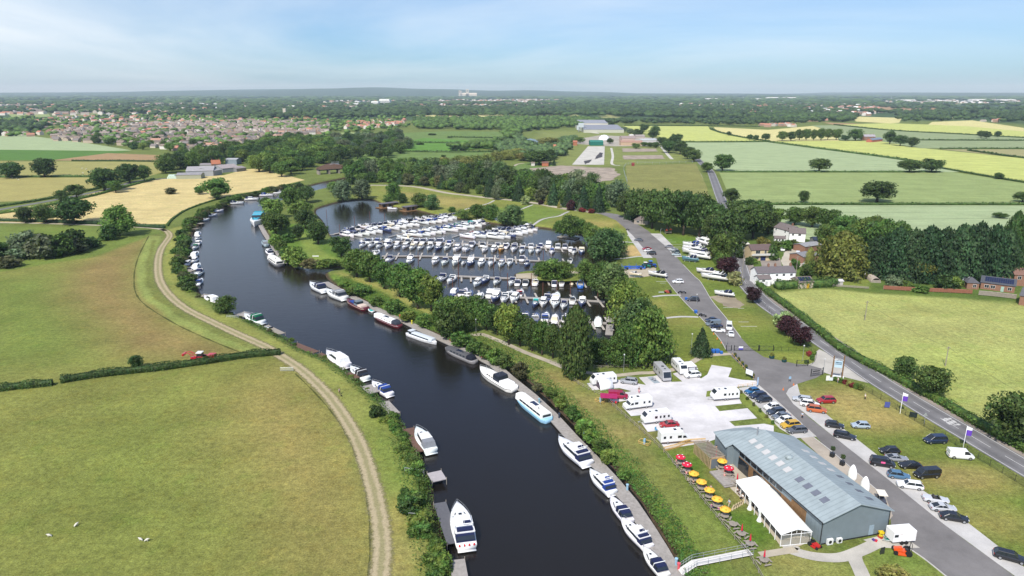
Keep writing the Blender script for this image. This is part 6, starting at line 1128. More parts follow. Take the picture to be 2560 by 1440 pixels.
bl_=thing('baler','red baler hitched behind the tractor','farm machine',(*P(530,903).xy,0),ta);ob('body',MB().loft([[(-1.3,-1.1,.5),(1.2,-1.1,.5),(1.2,1.1,.5),(-1.3,1.1,.5)],[(-1.1,-1.1,2.2),(.9,-1.1,2.2),(.9,1.1,2.2),(-1.1,1.1,2.2)]]).mesh('body',PAINT),bl_,color=(.42,.012,.02))
for s in(-1,1):ob('wheel',MB().wheel(0,s*1.25,.5,.5,.3).mesh('wheel',TYRE),bl_)
ob('drawbar',MB().tube((1.2,0,.6),(2.6,0,.6),.07).mesh('drawbar',STEEL),bl_)
tractor('tractor','blue tractor standing at the boat trailer by the slipway','tractor',P(1627,668),R(5),(.02,.08,.35),1.1,roofc=(.05,.15,.45))
tractor('tractor','green tractor next to the blue one by the slipway','tractor',P(1614,670),R(4),(.02,.20,.12),1.0)
tr_=thing('boat_trailer','long bright blue steel boat trailer beside the slipway','trailer',(*P(1583,672).xy,0),R(2));m=MB()
for y in(-1.6,1.6):m.box(-5,5,y-.18,y+.18,.5,.9)
for x in(-4.8,-1.6,1.6,4.8):m.box(x-.12,x+.12,-1.44,1.44,.45,.8);m.tube((x,-1.6,.9),(x,-1.6,1.9),.1);m.tube((x,1.6,.9),(x,1.6,1.9),.1)
ob('frame',m.mesh('frame',PLAIN),tr_,color=(.02,.09,.42))
for x in(-3,3):
 for y in(-1.9,1.9):ob('wheel',MB().wheel(x,y,.5,.5,.3).mesh('wheel',TYRE),tr_)
def mower(label,p,ang,col,s=1.):
 r=thing('ride_on_mower',label,'mower',(p.x,p.y,0),ang,None,s);ob('bonnet',MB().loft([[(.1,-.32,.45),(.1,.32,.45),(.1,.3,.95),(.1,-.3,.95)],[(1.1,-.28,.4),(1.1,.28,.4),(1.1,.22,.8),(1.1,-.22,.8)]]).box(-.9,.1,-.4,.4,.4,.6).mesh('bonnet',PAINT),r,color=col)
 ob('seat',MB().box(-.75,-.3,-.25,.25,.6,.75).box(-.85,-.75,-.25,.25,.6,1.15).mesh('seat',BLACKM),r);ob('cutting_deck',MB().box(-.3,.7,-.85,.85,.15,.33).mesh('cutting_deck',PAINT),r,color=col);ob('roll_bar',MB().path([(-.95,-.4,.4),(-.95,-.4,1.7),(-.95,.4,1.7),(-.95,.4,.4)],.04).tube((.05,0,.8),(-.2,0,1.1),.03).mesh('roll_bar',BLACKM),r)
 for x,rr in((-.65,.42),(.9,.28)):
  for y in(-.6,.6):ob('wheel',MB().wheel(x,y,rr,rr,.25).mesh('wheel',TYRE),r)
mower('orange ride on mower parked by the forked path',P(2255,1383),R(165),(.6,.08,.015),1.25);mower('small red ride on mower by the corner of the grey building',P(2036,1366),R(-60),(.42,.02,.02),.9);mower('rusty red machine on the lawn beside a bench by the drive',P(1670,732),R(180),(.35,.06,.03),1.2)
q=P(2249,1352);tr_=thing('box_trailer','white box trailer with a rust stain on its roof beside the grey building','trailer',(q.x,q.y,.04),heading(P(2215,1345),P(2278,1340)))
m,nt,b,o=newmat('stained_white');g=N(nt,'ShaderNodeTexCoord');nt.links.new(mixc(nt,(.76,.76,.76),(.45,.28,.20),ramp(nt,noise(nt,.9,5,g.outputs['Object'],.7),.56,.74,0,.7)),b.inputs['Base Color']);b.inputs['Roughness'].default_value=.5
ob('body',MB().loft([[(-2.1,-1.05,.55),(2.1,-1.05,.55),(2.1,1.05,.55),(-2.1,1.05,.55)],[(-2.1,-1.05,2.5),(2.1,-1.05,2.5),(2.1,1.05,2.5),(-2.1,1.05,2.5)],[(-2.0,-.95,2.6),(2.0,-.95,2.6),(2.0,.95,2.6),(-2.0,.95,2.6)]]).mesh('body',m),tr_)
for x in(-.4,.4):
 for y in(-1.1,1.1):ob('wheel',MB().wheel(x,y,.34,.34,.22).mesh('wheel',TYRE),tr_)
ob('drawbar',MB().tube((-2.1,-.5,.5),(-3.2,0,.5),.05).tube((-2.1,.5,.5),(-3.2,0,.5),.05).mesh('drawbar',STEEL),tr_);ob('window',MB().box(-1.9,-1.2,-1.07,-1.04,1.5,2.0).mesh('window',GLASS),tr_)
def bike(label,p,ang):
 r=thing('motorbike',label,'motorbike',(p.x,p.y,.05),ang,'motorbikes')
 for x in(-.7,.7):ob('wheel',MB().wheel(x,0,.32,.32,.14).mesh('wheel',TYRE),r)
 ob('frame',MB().loft([[(-.6,-.12,.55),(-.6,.12,.55),(-.6,.1,.8),(-.6,-.1,.8)],[(.0,-.2,.4),(.0,.2,.4),(.0,.16,.9),(.0,-.16,.9)],[(.45,-.14,.55),(.45,.14,.55),(.45,.1,.95),(.45,-.1,.95)]]).mesh('frame',PAINT),r,color=(.03,.03,.035));ob('handlebar',MB().tube((.7,0,.32),(.5,0,1.05),.04).tube((.48,-.35,1.05),(.48,.35,1.05),.03).mesh('handlebar',METAL),r)
for x,y,lb in((1700,733,'motorbike left of the pair beside the drive above the dark off road car'),(1709,734,'motorbike right of the pair beside the drive above the dark off road car'),(1751,790,'motorbike beside the blue bin on the drive'),(1759,792,'motorbike nearest the parked cars beyond the blue bin'),(1569,576,'dark motorbike at the top of the upper parking strip')):bike(lb,P(x,y),random.uniform(-.6,.6))
q=P(2202,1256);gb=thing('golf_buggy','golf buggy with a pale canopy roof behind the grey building','buggy',(q.x,q.y,.04),heading(P(2188,1240),P(2205,1270)))
ob('canopy',MB().box(-1.3,.9,-.8,.8,1.85,1.95).mesh('canopy',GEL),gb,color=(.72,.66,.55));ob('body',MB().box(-1.2,1.3,-.6,.6,.3,.7).box(-.9,-.5,-.55,.55,.7,1.2).mesh('body',PAINT),gb,color=(.05,.05,.06));ob('posts',MB().tube((-1.1,-.65,.6),(-1.1,-.65,1.85),.03).tube((-1.1,.65,.6),(-1.1,.65,1.85),.03).tube((.8,-.65,.6),(.6,-.65,1.85),.03).tube((.8,.65,.6),(.6,.65,1.85),.03).mesh('posts',STEEL),gb)
for x in(-.8,.9):
 for y in(-.55,.55):ob('wheel',MB().wheel(x,y,.25,.25,.18).mesh('wheel',TYRE),gb)
 # ================================================================== BUILDINGS
def hslab(m,a,b2,c,d,th=.12,mi=0):
 q=[Vector(v)for v in(a,b2,c,d)];n=(q[1]-q[0]).cross(q[2]-q[0]).normalized()
 if n.z<0:n=-n;q=q[::-1]
 lo=[v-n*th for v in q];m.add([*map(tuple,lo),*map(tuple,q)],[(3,2,1,0),(4,5,6,7),(0,1,5,4),(1,2,6,5),(2,3,7,6),(3,0,4,7)],mi);return m
GCLAD=mat('grey_cladding',(.175,.215,.235),.55,.06,.8,.4,stripes=(0,1.0,.12));GROOF=mat('grey_metal_roof',(.27,.315,.325),.5,.14,.5,.4,bump=.15,stripes=(0,1.0,.22))
A=P(2052,1362);B=P(2217,1332);HE=HT(A,1303);width=(B-A).length
ax_y=(B-A).normalized();ax_x=Vector((-ax_y.y,ax_y.x,0));far=P(1860,1107,HE);LN=(far-A).dot(ax_x);HR=HE+(P(2147,1261,HE+2)-P(2147,1261,HE+2)).length+width*.17
print('club',LN,width,HE,HR,'skew',(far-A).dot(ax_y))
cb_=thing('clubhouse','long grey metal clad clubhouse with a low pitched roof and roof lights','building',(A.x,A.y,0),math.atan2(ax_x.y,ax_x.x))
W_=width;o_=.45
wall=MB().loft([[(0,0,0),(0,0,HE),(0,-W_/2,HR),(0,-W_,HE),(0,-W_,0)],[(LN,0,0),(LN,0,HE),(LN,-W_/2,HR),(LN,-W_,HE),(LN,-W_,0)]])
EXT=6.5;he2=HE-.6
wall.loft([[(LN+.01,1.6,0),(LN+.01,1.6,he2),(LN+.01,-W_*.8,he2),(LN+.01,-W_*.8,0)],[(LN+EXT,.6,0),(LN+EXT,.6,he2),(LN+EXT,-W_*.55,he2),(LN+EXT,-W_*.55,0)]])
ob('wall',wall.mesh('wall',GCLAD),cb_)
rf=MB();k=(HR-HE)/(W_/2)
hslab(rf,(-o_,o_,HE-k*o_+.14),(LN,o_,HE-k*o_+.14),(LN,-W_/2,HR+.14),(-o_,-W_/2,HR+.14));hslab(rf,(-o_,-W_-o_,HE-k*o_+.14),(LN,-W_-o_,HE-k*o_+.14),(LN,-W_/2,HR+.14),(-o_,-W_/2,HR+.14))
hslab(rf,(LN,2.1,he2+.1),(LN+EXT+.4,.9,he2+.1),(LN+EXT+.4,-W_*.3,he2+.3),(LN,-W_/2,HR+.12));hslab(rf,(LN,-W_*.95,he2+.1),(LN+EXT+.4,-W_*.6,he2+.1),(LN+EXT+.4,-W_*.3,he2+.3),(LN,-W_/2,HR+.12))
ro=ob('roof',rf.mesh('roof',GROOF),cb_)
def on_roof(x,s,y,dx,dy,h,name,mm):
 z=lambda yy:HE+.16+k*(abs(yy)if s>0 else W_-abs(yy));m=MB();hslab(m,(x,-y,z(y)+h),(x+dx,-y,z(y)+h),(x+dx,-y-dy,z(y+dy)+h),(x,-y-dy,z(y+dy)+h),h+.05);ob(name,m.mesh(name,mm),ro)
pale=mat('translucent_roof_panel',(.44,.43,.42),.5,.05,2)
for i in range(6):on_roof(LN*(.50+i*.083),1,W_*.17,1.25,W_*.10,.05,'roof_light',pale)
for i in range(4):on_roof(LN*(.12+i*.083),1,W_*.17,1.25,W_*.10,.05,'roof_window',mat('grey_roof_glass',(.13,.14,.17),.25,.1,2,.5))
for i in range(8):on_roof(LN*(.08+i*.09),-1,W_*.78,.9,W_*.10,.05,'roof_window',MATS['grey_roof_glass']if i<4 else pale)
ob('roof_vent',MB().lathe([(.75,0),(.75,.35),(.45,.65),(.05,.78)],(LN*.62,-W_*.38,HE+k*W_*.38+.1),10).mesh('roof_vent',GROOF),ro);ob('flue',MB().tube((LN*.98,-W_*.35,HE+1),(LN*.98,-W_*.35,HR+1.2),.16).mesh('flue',METAL),ro)
wd_=MB();fr_=MB();tb=MB()
for i in range(7):x=LN*.42+i*(LN*.075);wd_.box(x,x+LN*.055,0,.03,HE-1.35,HE-.45);fr_.box(x-.06,x+LN*.055+.06,-.0,.025,HE-1.42,HE-.38)
tb.box(LN*.30,LN*.93,0,.05,.4,HE-1.7);tb.box(LN*.16,LN*.31,0,.06,0,HE-.9)
for x0,x1 in((.80,.93),(.60,.74),(.42,.56)):wd_.box(LN*x0,LN*x1,.05,.09,.1,HE-1.9)
wo=ob('windows',wd_.mesh('windows',GLASS),cb_);ob('frame',fr_.mesh('frame',BLACKM),wo);ob('timber_cladding',tb.mesh('timber_cladding',WOODB),cb_)
ob('gable_door',MB().box(-.03,0,-W_*.78,-W_*.78+1.0,.05,2.15).mesh('gable_door',PLAIN),cb_,color=(.24,.31,.36))
ob('gutter',MB().tube((-.3,.55,HE-.05),(LN,.55,HE-.05),.08).tube((.15,.1,0),(.15,.1,HE),.07).tube((-.08,-W_+.1,0),(-.08,-W_+.1,HE),.07).box(-.05,-.01,-W_,0,0,.25).mesh('gutter',BLACKM),cb_)
for y,s in((-.9,1.),(-2.9,.85)):o=ob('air_conditioning_unit',MB().box(-.55,-.12,y-1.1*s,y,.1,1.15*s).mesh('air_conditioning_unit',GEL),cb_,color=(.7,.7,.68));ob('fan_grille',MB().wheel(0,0,0,.32,.03,14).mesh('fan_grille',BLACKM),o,(-.56,y-.5*s,.65*s),R(90))
sl=thing('slatted_store','timber slatted store with open beamed roof at the far end of the clubhouse','building',tuple(A+ax_x*(LN-.5)-ax_y*3.4),math.atan2(ax_x.y,ax_x.x));m=MB();m2=MB()
for i in range(13):m.box(i*.55,i*.55+.12,-1.0,-.86,0,2.5);m.box(i*.55,i*.55+.12,2.2,2.34,0,2.5);m2 .box(i*.55,i*.55+.14,-1.1,2.5,2.5,2.66)
m.box(-.1,0,-1,2.34,2.2,2.5);m.box(-.1,0,-1,-.8,0,2.5);m.box(-.1,0,2.1,2.34,0,2.5);ob('slats',m.mesh('slats',mat('pale_timber',(.36,.26,.15),.8,.15,2)),sl);ob('roof_beams',m2 .mesh('roof_beams',WOODG),sl);ob('door',MB().box(-.06,-.02,-.8,2.1,0,2.2).mesh('door',PLAIN),sl,color=(.12,.14,.16));ob('side_panel',MB().box(0,7,-.84,-.82,0,2.4).mesh('side_panel',WOODB),sl)
dk_=thing('timber_deck','raised timber deck with steps beside the clubhouse','deck',tuple(A+ax_x*(LN*.73)-ax_y*3.4),math.atan2(ax_x.y,ax_x.x));ob('boards',MB().box(0,5.5,0,3.2,.12,.45).box(-.4,5.5,-.5,0,.12,.3).box(-.4,0,0,3.2,.12,.3).mesh('boards',DECKW),dk_)
c4=[P(1954,1337,2.3),P(2029,1330,2.3),P(1909,1200,2.3),P(1842,1205,2.3)];mq=thing('marquee','long white marquee on the terrace with clear window walls','marquee',(c4[0].x,c4[0].y,0))
o0=Vector((c4[0].x,c4[0].y,0));e=[c-o0 for c in c4];ex=(e[3]-e[0]);ex.z=0;LM=ex.length;ex.normalize();ey=Vector((ex.y,-ex.x,0));WM=(e[1]-e[0]).dot(ey)
V=lambda x,y,z:tuple(ex*x+ey*y+Vector((0,0,z)));m=MB()
hslab(m,V(-.1,-.2,2.35),V(LM,-.2,2.35),V(LM,WM*.5,3.15),V(-.1,WM*.5,3.15),.05);hslab(m,V(-.1,WM+.2,2.35),V(LM,WM+.2,2.35),V(LM,WM*.5,3.15),V(-.1,WM*.5,3.15),.05)
pk=V(LM*.93,WM*.62,4.1);m.add([V(LM*.84,-.1,2.5),V(LM*1.02,-.1,2.5),V(LM*1.02,WM,2.5),V(LM*.84,WM,2.5),pk],[(4,1,0),(4,2,1),(4,3,2),(4,0,3)])
ob('roof',m.mesh('roof',mat('white_marquee_cloth',(.72,.72,.69),.7,.06,.8,bump=.3)),mq);m=MB();n=9
for i in range(n+1):m.tube(V(LM*i/n,0,0),V(LM*i/n,0,2.35),.06,n=6);m.tube(V(LM*i/n,WM,0),V(LM*i/n,WM,2.35),.06,n=6)
for y in(.33,.66):m.tube(V(0,WM*y,0),V(0,WM*y,2.6),.06)
for z in(.1,2.2):m.tube(V(0,0,z),V(0,WM,z),.05)
m.tube(V(0,WM*.5,3.1),V(0,WM*.5,2.3),.04);ob('frame',m.mesh('frame',GEL),mq,color=(.75,.75,.75))
cur=MB()
for x in(LM*.44,LM*.66):cur.loft([[tuple(Vector(V(x,0,z))+ex*r*math.cos(a)+ey*r*math.sin(a))for a in(0,1.05,2.1,3.14,4.2,5.2)]for z,r in((0,.5),(.9,.22),(1.5,.25),(2.3,.45))])
ob('gathered_curtain',cur.mesh('gathered_curtain',CANV),mq,color=(.75,.75,.75));gl=MB().add([V(0,.1,.15),V(0,WM-.1,.15),V(0,WM-.1,2.1),V(0,.1,2.1)],[(0,1,2,3)])
m_,nt,b,o=newmat('clear_plastic');b.inputs['Base Color'].default_value=(.35,.36,.33,1);b.inputs['Alpha'].default_value=.35;b.inputs['Roughness'].default_value=.1;ob('window_wall',gl.mesh('window_wall',m_),mq)
tbm=MB();
for i in range(6):x=LM*(.1+i*.14);tbm.add([V(x,WM*.3,.75),V(x+1.6,WM*.3,.75),V(x+1.6,WM*.7,.75),V(x,WM*.7,.75)],[(0,1,2,3)])
tag(ob('marquee_tables',tbm.mesh('marquee_tables',WOODG),None,tuple(o0)),'row of tables under the white marquee','table')
for x,y,lb in((2129,1199,'upper white boat bow standing on end behind the clubhouse'),(2160,1229,'lower white boat bow standing on end behind the clubhouse')):
 p=P(x,y);tag(ob('bow_shelter',MB().lathe([(.9,0),(1.05,.5),(1.0,1.3),(.75,2.1),(.35,2.7),(.04,2.9)],n=14).mesh('bow_shelter',GEL,True),None,(p.x,p.y,.04),R(-40),(.85,.4,1.15),color=(.78,.78,.76)),lb,'boat shelter','upright boat bows')
def house(name,label,p,ang,w_,d,h,rh,wall,roof,cat='house',wins=(),chim=(),hip=False,group=None,tile=ROOFT,wmat=WALLM,door=None):
 r=thing(name,label,cat,(p.x,p.y,0),ang,group)
 m=MB()
 if hip:m.box(0,w_,0,d,0,h)
 else:m.loft([[(0,0,0),(0,0,h),(0,d/2,h+rh),(0,d,h),(0,d,0)],[(w_,0,0),(w_,0,h),(w_,d/2,h+rh),(w_,d,h),(w_,d,0)]])
 ob('wall',m.mesh('wall',wmat),r,color=wall);o=.3;m=MB();k=rh/(d/2);zl=h-k*o+.1
 if hip:
  i_=min(d/2,w_/2-.3);R0=[(-o,-o,zl),(w_+o,-o,zl),(w_+o,d+o,zl),(-o,d+o,zl),(i_,d/2,h+rh),(w_-i_,d/2,h+rh)];m.add(R0,[(0,1,5,4),(1,2,5),(2,3,4,5),(3,0,4),(3,2,1,0)])
 else:hslab(m,(-o,-o,zl),(w_+o,-o,zl),(w_+o,d/2,h+rh+.1),(-o,d/2,h+rh+.1));hslab(m,(-o,d+o,zl),(w_+o,d+o,zl),(w_+o,d/2,h+rh+.1),(-o,d/2,h+rh+.1))
 ro=ob('roof',m.mesh('roof',tile),r,color=roof)
 for x in chim:c=ob('chimney',MB().box(x*w_-.35,x*w_+.35,d/2-.35,d/2+.35,h+rh*.6,h+rh+1.1).tube((x*w_,d/2,h+rh+1.1),(x*w_,d/2,h+rh+1.45),.13).mesh('chimney',BRICK),ro)
 for x,z,ww,wh in wins:
  f=ob('window',MB().box(x-.07,x+ww+.07,-.05,.0,z-.07,z+wh+.07).mesh('window',GEL),r,color=(.72,.72,.7));ob('pane',MB().box(x,x+ww/2-.03,-.07,-.05,z,z+wh).box(x+ww/2+.03,x+ww,-.07,-.05,z,z+wh).mesh('pane',GLASS),f)
 if door:ob('door',MB().box(door[0],door[0]+door[1],-.06,0,0,door[2]).mesh('door',PLAIN),r,color=door[3])
 return r
def hp(a,b2):a,b2=P(*a),P(*b2);return a,math.atan2((b2-a).y,(b2-a).x),(b2-a).length
WH,DK,BRK,SLT=(.80,.80,.78),(.15,.125,.12),(.25,.11,.07),(.10,.105,.12)
p,an,w_=hp((1892,712),(1986,709));house('white_cottage','long white cottage row with three chimneys and slate roofs by the road',p,an,w_,6.5,4.8,1.9,WH,(.13,.115,.12),wins=[(1.8,3.4,.9,.9),(4.2,3.4,.9,.9),(w_*.48,3.5,.9,.7),(w_*.66,3.4,1,.9),(w_*.86,3.4,1,.9),(w_*.5,.9,1,1.2)],chim=(.36,.54,.95))
a2=P(1897,716);house('cottage_wing','lower white wing with lean roof in front of the cottage row',a2,an,w_*.30,4.5,3.0,1.1,WH,DK,wins=[(1.2,1.9,1.1,.7)],door=(2.6,1.0,2.0,(.5,.5,.5)))
a3=P(1966,716);house('conservatory','white conservatory at the right end of the cottage row',a3,an,w_*.18,3,2.1,.8,(.7,.7,.68),(.62,.6,.55),cat='conservatory',hip=True,wins=[(.3,.7,1.1,1.1),(1.7,.7,1.1,1.1)])
p,an,w_=hp((1933,590),(1966,602));house('white_house','white gabled house among the trees, left part with porch',p,an+R(6),w_,8,5.0,2.3,WH,DK,wins=[(1.5,3.6,.8,1.0),(w_*.7,3.6,.8,1.1),(w_*.75,1.2,.8,1.1)],chim=(.75,))
p,an,w_=hp((1972,604),(2012,606));house('white_house','white gabled house among the trees, right part with lean to',p,an,w_,7.5,4.6,2.2,WH,DK,wins=[(1.2,3.3,.9,1.0),(w_*.55,3.3,1.2,1.0)])
p,an,w_=hp((1936,606),(1962,607));house('porch','tiled porch with white posts in front of the white gabled house',p,an,w_,3,2.2,1.0,WH,DK,cat='porch',wins=[(.6,.7,.9,1.2),(2.0,.7,.9,1.2),(3.4,.7,.9,1.2)])
p,an,w_=hp((1877,652),(1931,651));hb=house('stone_bungalow','yellow stone house with balcony and dark tiled roof',p,an,w_,8,5.0,1.9,(.52,.42,.26),(.12,.085,.08),wins=[(2,3.1,2.0,1.8),(w_*.6,3.2,.9,1.7),(w_*.78,3.7,2.4,.8),(2,.8,1.6,1.0)],door=(w_*.44,2.4,2.0,(.02,.03,.09)))
ob('balcony',MB().box(0,w_,-1.2,-.06,2.6,2.78).box(0,w_,-1.2,-1.14,2.78,3.6).mesh('balcony',WALLM),hb,color=(.5,.49,.46))
p,an,w_=hp((1850,622),(1872,621));house('garden_room','small pale green garden room with a white awning',p,an,w_,4,2.2,.6,(.30,.48,.42),(.6,.58,.5),cat='garden room',wins=[(1.2,.6,2.2,1.2)])
p,an,w_=hp((1996,722),(2032,720));hs_=house('outbuilding','outbuilding with solar panels beside the cottage row',p,an,w_,6,2.6,1.5,(.42,.36,.28),(.15,.12,.11),cat='outbuilding',door=(w_*.55,1.2,1.9,(.5,.30,.02)))
def solar(par,w_,d,h,rh,nx_,nz_,x0=.1,x1=.95):
 m=MB();k=rh/(d/2)
 for i in range(nx_):
  for j in range(nz_):
   xa,xb=w_*(x0+(x1-x0)*i/nx_)+.04,w_*(x0+(x1-x0)*(i+1)/nx_)-.04;ya,yb=d/2*(.15+.7*j/nz_)+.03,d/2*(.15+.7*(j+1)/nz_)-.03
   hslab(m,(xa,ya,h+k*ya+.2),(xb,ya,h+k*ya+.2),(xb,yb,h+k*yb+.2),(xa,yb,h+k*yb+.2),.06)
 ob('solar_panels',m.mesh('solar_panels',SOLAR),par)
solar(hs_,w_,6,2.6,1.5,6,2)
p,an,w_=hp((2008,660),(2046,654));house('brick_barn','low brick workshop with a grey patched roof beside the dusty yard',p,an,w_,8,3.2,1.0,BRK,(.20,.20,.21),cat='workshop',wmat=BRICK,wins=[(w_*.5,1.2,1.2,1.0)]);p,an,w_=hp((2012,632),(2052,626));house('brick_barn','farther workshop with a weathered felt roof behind the yard',p,an,w_,7,3.0,.8,BRK,(.26,.26,.27),cat='workshop',wmat=BRICK)
p,an,w_=hp((2036,612),(2062,612));house('shed','dark blue roofed shed behind the golden cypress',p,an,w_,6,2.4,1.2,(.2,.2,.2),(.03,.04,.07),cat='shed')
pt=P(2190,707);tt=thing('poly_tunnel','long low nissen shed with weathered white and brown panels','shed',(pt.x,pt.y,0),heading(P(2190,707),P(2162,684)))
ob('roof',arch(MB(),0,9,1.9,0,.1).mesh('roof',mat('weathered_panels',(.42,.36,.30),.8,.3,.8)),tt);ob('far_end_cover',arch(MB(),9,13,2.1,0,.1).mesh('far_end_cover',GEL,True),tt,color=(.72,.72,.72));ob('end_wall',MB().box(-.04,0,-1.7,1.7,0,1.2).mesh('end_wall',WOODG),tt)
p,an,w_=hp((2086,714),(2107,714));house('shed','small grey shed at the edge of the big meadow',p,an,w_,3,1.8,.5,(.4,.38,.36),(.5,.48,.46),cat='shed')
p,an,w_=hp((2450,722),(2535,733));hb=house('brick_house','brick stable range with two rows of solar panels',p,an,w_,7,2.8,1.9,BRK,(.07,.075,.09),wmat=BRICK,wins=[(w_*.12,.9,1.4,1.1),(w_*.3,.9,1.4,1.1),(w_*.8,.9,1.2,1.1)],door=(w_*.6,1.0,2.0,(.3,.42,.36)));solar(hb,w_,7,2.8,1.9,13,2)
p,an,w_=hp((2416,722),(2446,724));house('brick_house','small hipped brick lodge left of the solar stable range',p,an,w_,6,2.6,1.6,BRK,(.09,.09,.10),wmat=BRICK,hip=True,wins=[(w_*.5,.8,1.1,1.1)])
p,an,w_=hp((2464,706),(2538,712));house('brick_house','two storey brick house with blue slate roof and end chimney',p,an,w_,8,4.8,2.0,BRK,(.075,.085,.11),wmat=BRICK,chim=(.0,.98),wins=[(w_*.18,3,1.2,1.2),(w_*.55,3,1.2,1.2),(w_*.38,3.3,.6,.8)])
p,an,w_=hp((2532,714),(2600,718));house('brick_house','older brown tiled brick house cut by the right edge',p,an,w_,8,4.6,2.0,BRK,(.19,.11,.085),wmat=BRICK,wins=[(1.2,2.8,1.2,1.2)])
p,an,w_=hp((2546,762),(2600,770));house('brick_house','brick gabled barn at the right edge in front of the stables',p,an-R(6),w_,9,3.6,2.2,(.30,.17,.11),(.10,.10,.11),wmat=BRICK,wins=[(2.5,1.4,1.1,1.0)])
q=P(2405,712);tag(ob('grey_tank',MB().lathe([(1.6,-3.5),(2.0,-3),(2.0,3),(1.6,3.5)],n=16).mesh('grey_tank',PLAIN,True),None,(q.x,q.y,1.6),color=(.45,.48,.50)),'pale grey tank lying beside the brick lodge','tank');bpy.data.objects['grey_tank'].rotation_euler=(0,R(90),R(-15))
p,an,w_=hp((1585,560),(1628,560));house('reception_lodge','brown roofed timber lodge beside the drive under the dark wood',p,an-R(20),w_*.8,9,2.6,2.2,(.30,.26,.22),(.16,.13,.125),cat='lodge',hip=True,wins=[(1.5,1.0,1.6,1.1)])
for a,b2,d,h,rh,wc,rc,lb,nm in(((441,448),(503,447),12,3.6,1.4,(.30,.31,.22),(.24,.23,.235),'long low grey green farm shed nearest the silage bales','farm_shed'),((466,442),(534,440),26,5.0,3.0,(.30,.31,.32),(.30,.285,.285),'big grey gabled farm barn in the middle of the yard','farm_barn'),((534,440),(556,436),26,4.6,2.2,(.25,.26,.28),(.27,.26,.26),'dark open sided barn right of the big gabled one','farm_barn'),((557,432),(600,428),22,4.0,2.6,(.26,.27,.28),(.30,.26,.25),'brown grey roofed farm sheds at the right end of the yard','farm_shed'),((564,412),(592,412),14,5.5,1.0,(.22,.26,.30),(.36,.37,.37),'tall square grey silo shed behind the farmyard','farm_barn'),((500,423),(550,422),12,4.0,1.4,(.35,.34,.32),(.22,.2,.2),'long grey shed at the back of the farmyard','farm_shed'),((592,430),(616,427),14,3.2,1.5,(.2,.2,.2),(.25,.22,.21),'small dark open shed at the far right of the farmyard','farm_shed')):
 p,an,w_=hp(a,b2);house(nm,lb,p,an,w_,d,h,rh,wc,rc,cat='farm building',group=None,tile=mat('corrugated_sheet',None,.6,.18,.6,.3,stripes=(0,.8,.1)))
p,an,w_=hp((531,424),(553,423));house('farmhouse','red roofed brick farmhouse with two chimneys behind the barns',p,an,w_,10,5.5,3.5,(.3,.16,.11),(.34,.13,.07),wmat=BRICK,chim=(.1,.9),wins=[(2,3.5,1.4,1.4),(8,3.5,1.4,1.4)])
bm=MB().lathe([(.2,0),(.68,.02),(.74,.3),(.74,.95),(.68,1.2),(.2,1.22)],n=12).mesh('silage_bale',GEL,True);nb=0
for row_ in range(3):
 for c_ in range(6-row_):
  for dd in range(2):
   q=P(420,447);tag(ob('silage_bale',bm,None,(q.x+c_*1.5+row_*.75,q.y+dd*1.5,row_*1.2),0,1.25 if False else 1,color=(.60,.74,.66)),'pale green wrapped silage bale in the stack at the end of the farm shed','bale','stacked silage bales')
p,an,w_=hp((2160,351),(2188,351));house('red_farmhouse','red brick farmhouse with tall chimneys among the barley fields',p,an,w_,10,6,3.2,(.36,.10,.06),(.30,.28,.30),wmat=BRICK,chim=(.25,.6,.9),wins=[(2,4,1.5,1.5),(8,4,1.5,1.5),(14,4,1.5,1.5)])
p,an,w_=hp((2180,356),(2206,353));house('red_farmhouse','lower slate roofed barn beside the red brick farmhouse',p,an,w_,9,3.4,2.4,(.36,.12,.08),(.16,.19,.24),cat='barn')
for a,b2,lb in(((955,521),(996,516),'left floating timber cabin with a dark flat roof'),((1015,529),(1052,524),'right floating timber cabin with a dark flat roof')):
 a_,b_=P(*a,WZ),P(*b2,WZ);w_=(b_-a_).length;r=thing('floating_cabin',lb,'cabin',(a_.x,a_.y,WZ),heading(a_,b_),'floating cabins')
 ob('deck',MB().box(-2.5,w_+2,-2.6,4.6,.1,.45).mesh('deck',WOODB),r);wl=ob('wall',MB().box(0,w_,0,4,.45,2.9).mesh('wall',WOODB),r);ob('roof',MB().box(-.9,w_+.6,-1.3,4.4,2.9,3.12).mesh('roof',PLAIN),r,color=(.11,.10,.115))
 g=MB();[g.box(x,x+w_*.14,-.05,-.01,.6,2.6)for x in(w_*.08,w_*.42,w_*.74)];ob('windows',g.mesh('windows',GLASS),r);ob('veranda_post',MB().tube((-.7,-1.1,.4),(-.7,-1.1,2.9),.07).tube((w_*.3,-1.1,.4),(w_*.3,-1.1,2.9),.07).tube((w_+.4,-1.1,.4),(w_+.4,-1.1,2.9),.07).mesh('veranda_post',WOODG),r)
pontoon('pontoon','thin walkway joining the two floating cabins to the far pontoon',[(996,520),(1015,524),(1050,527),(1075,533)],1.3)
boat('o7',P(980,523,WZ),R(172),'navy','white open boat moored in front of the left floating cabin')
ba,bb=P(798,437),P(872,432);tb=thing('old_swing_bridge','old curved timber sided bridge half hidden in the wood','bridge',(ba.x,ba.y,0),heading(ba,bb));LB=(bb-ba).length;m=MB();secs=[]
for i in range(13):x=LB*i/12;z=5+3.6*math.sin(math.pi*i/12);secs.append([(x,0,4.5),(x,0,z+.6),(x,.4,z+.6),(x,.4,4.5)])
m.loft(secs);m.loft([[(x,y+7,z)for x,y,z in s]for s in secs]);ob('side_girder',m.mesh('side_girder',mat('rusty_brown_plate',(.20,.12,.09),.85,.2,.5,stripes=(0,.8,.3))),tb);ob('deck',MB().box(0,LB,.4,7,3.6,4.4).mesh('deck',BLACKM),tb)
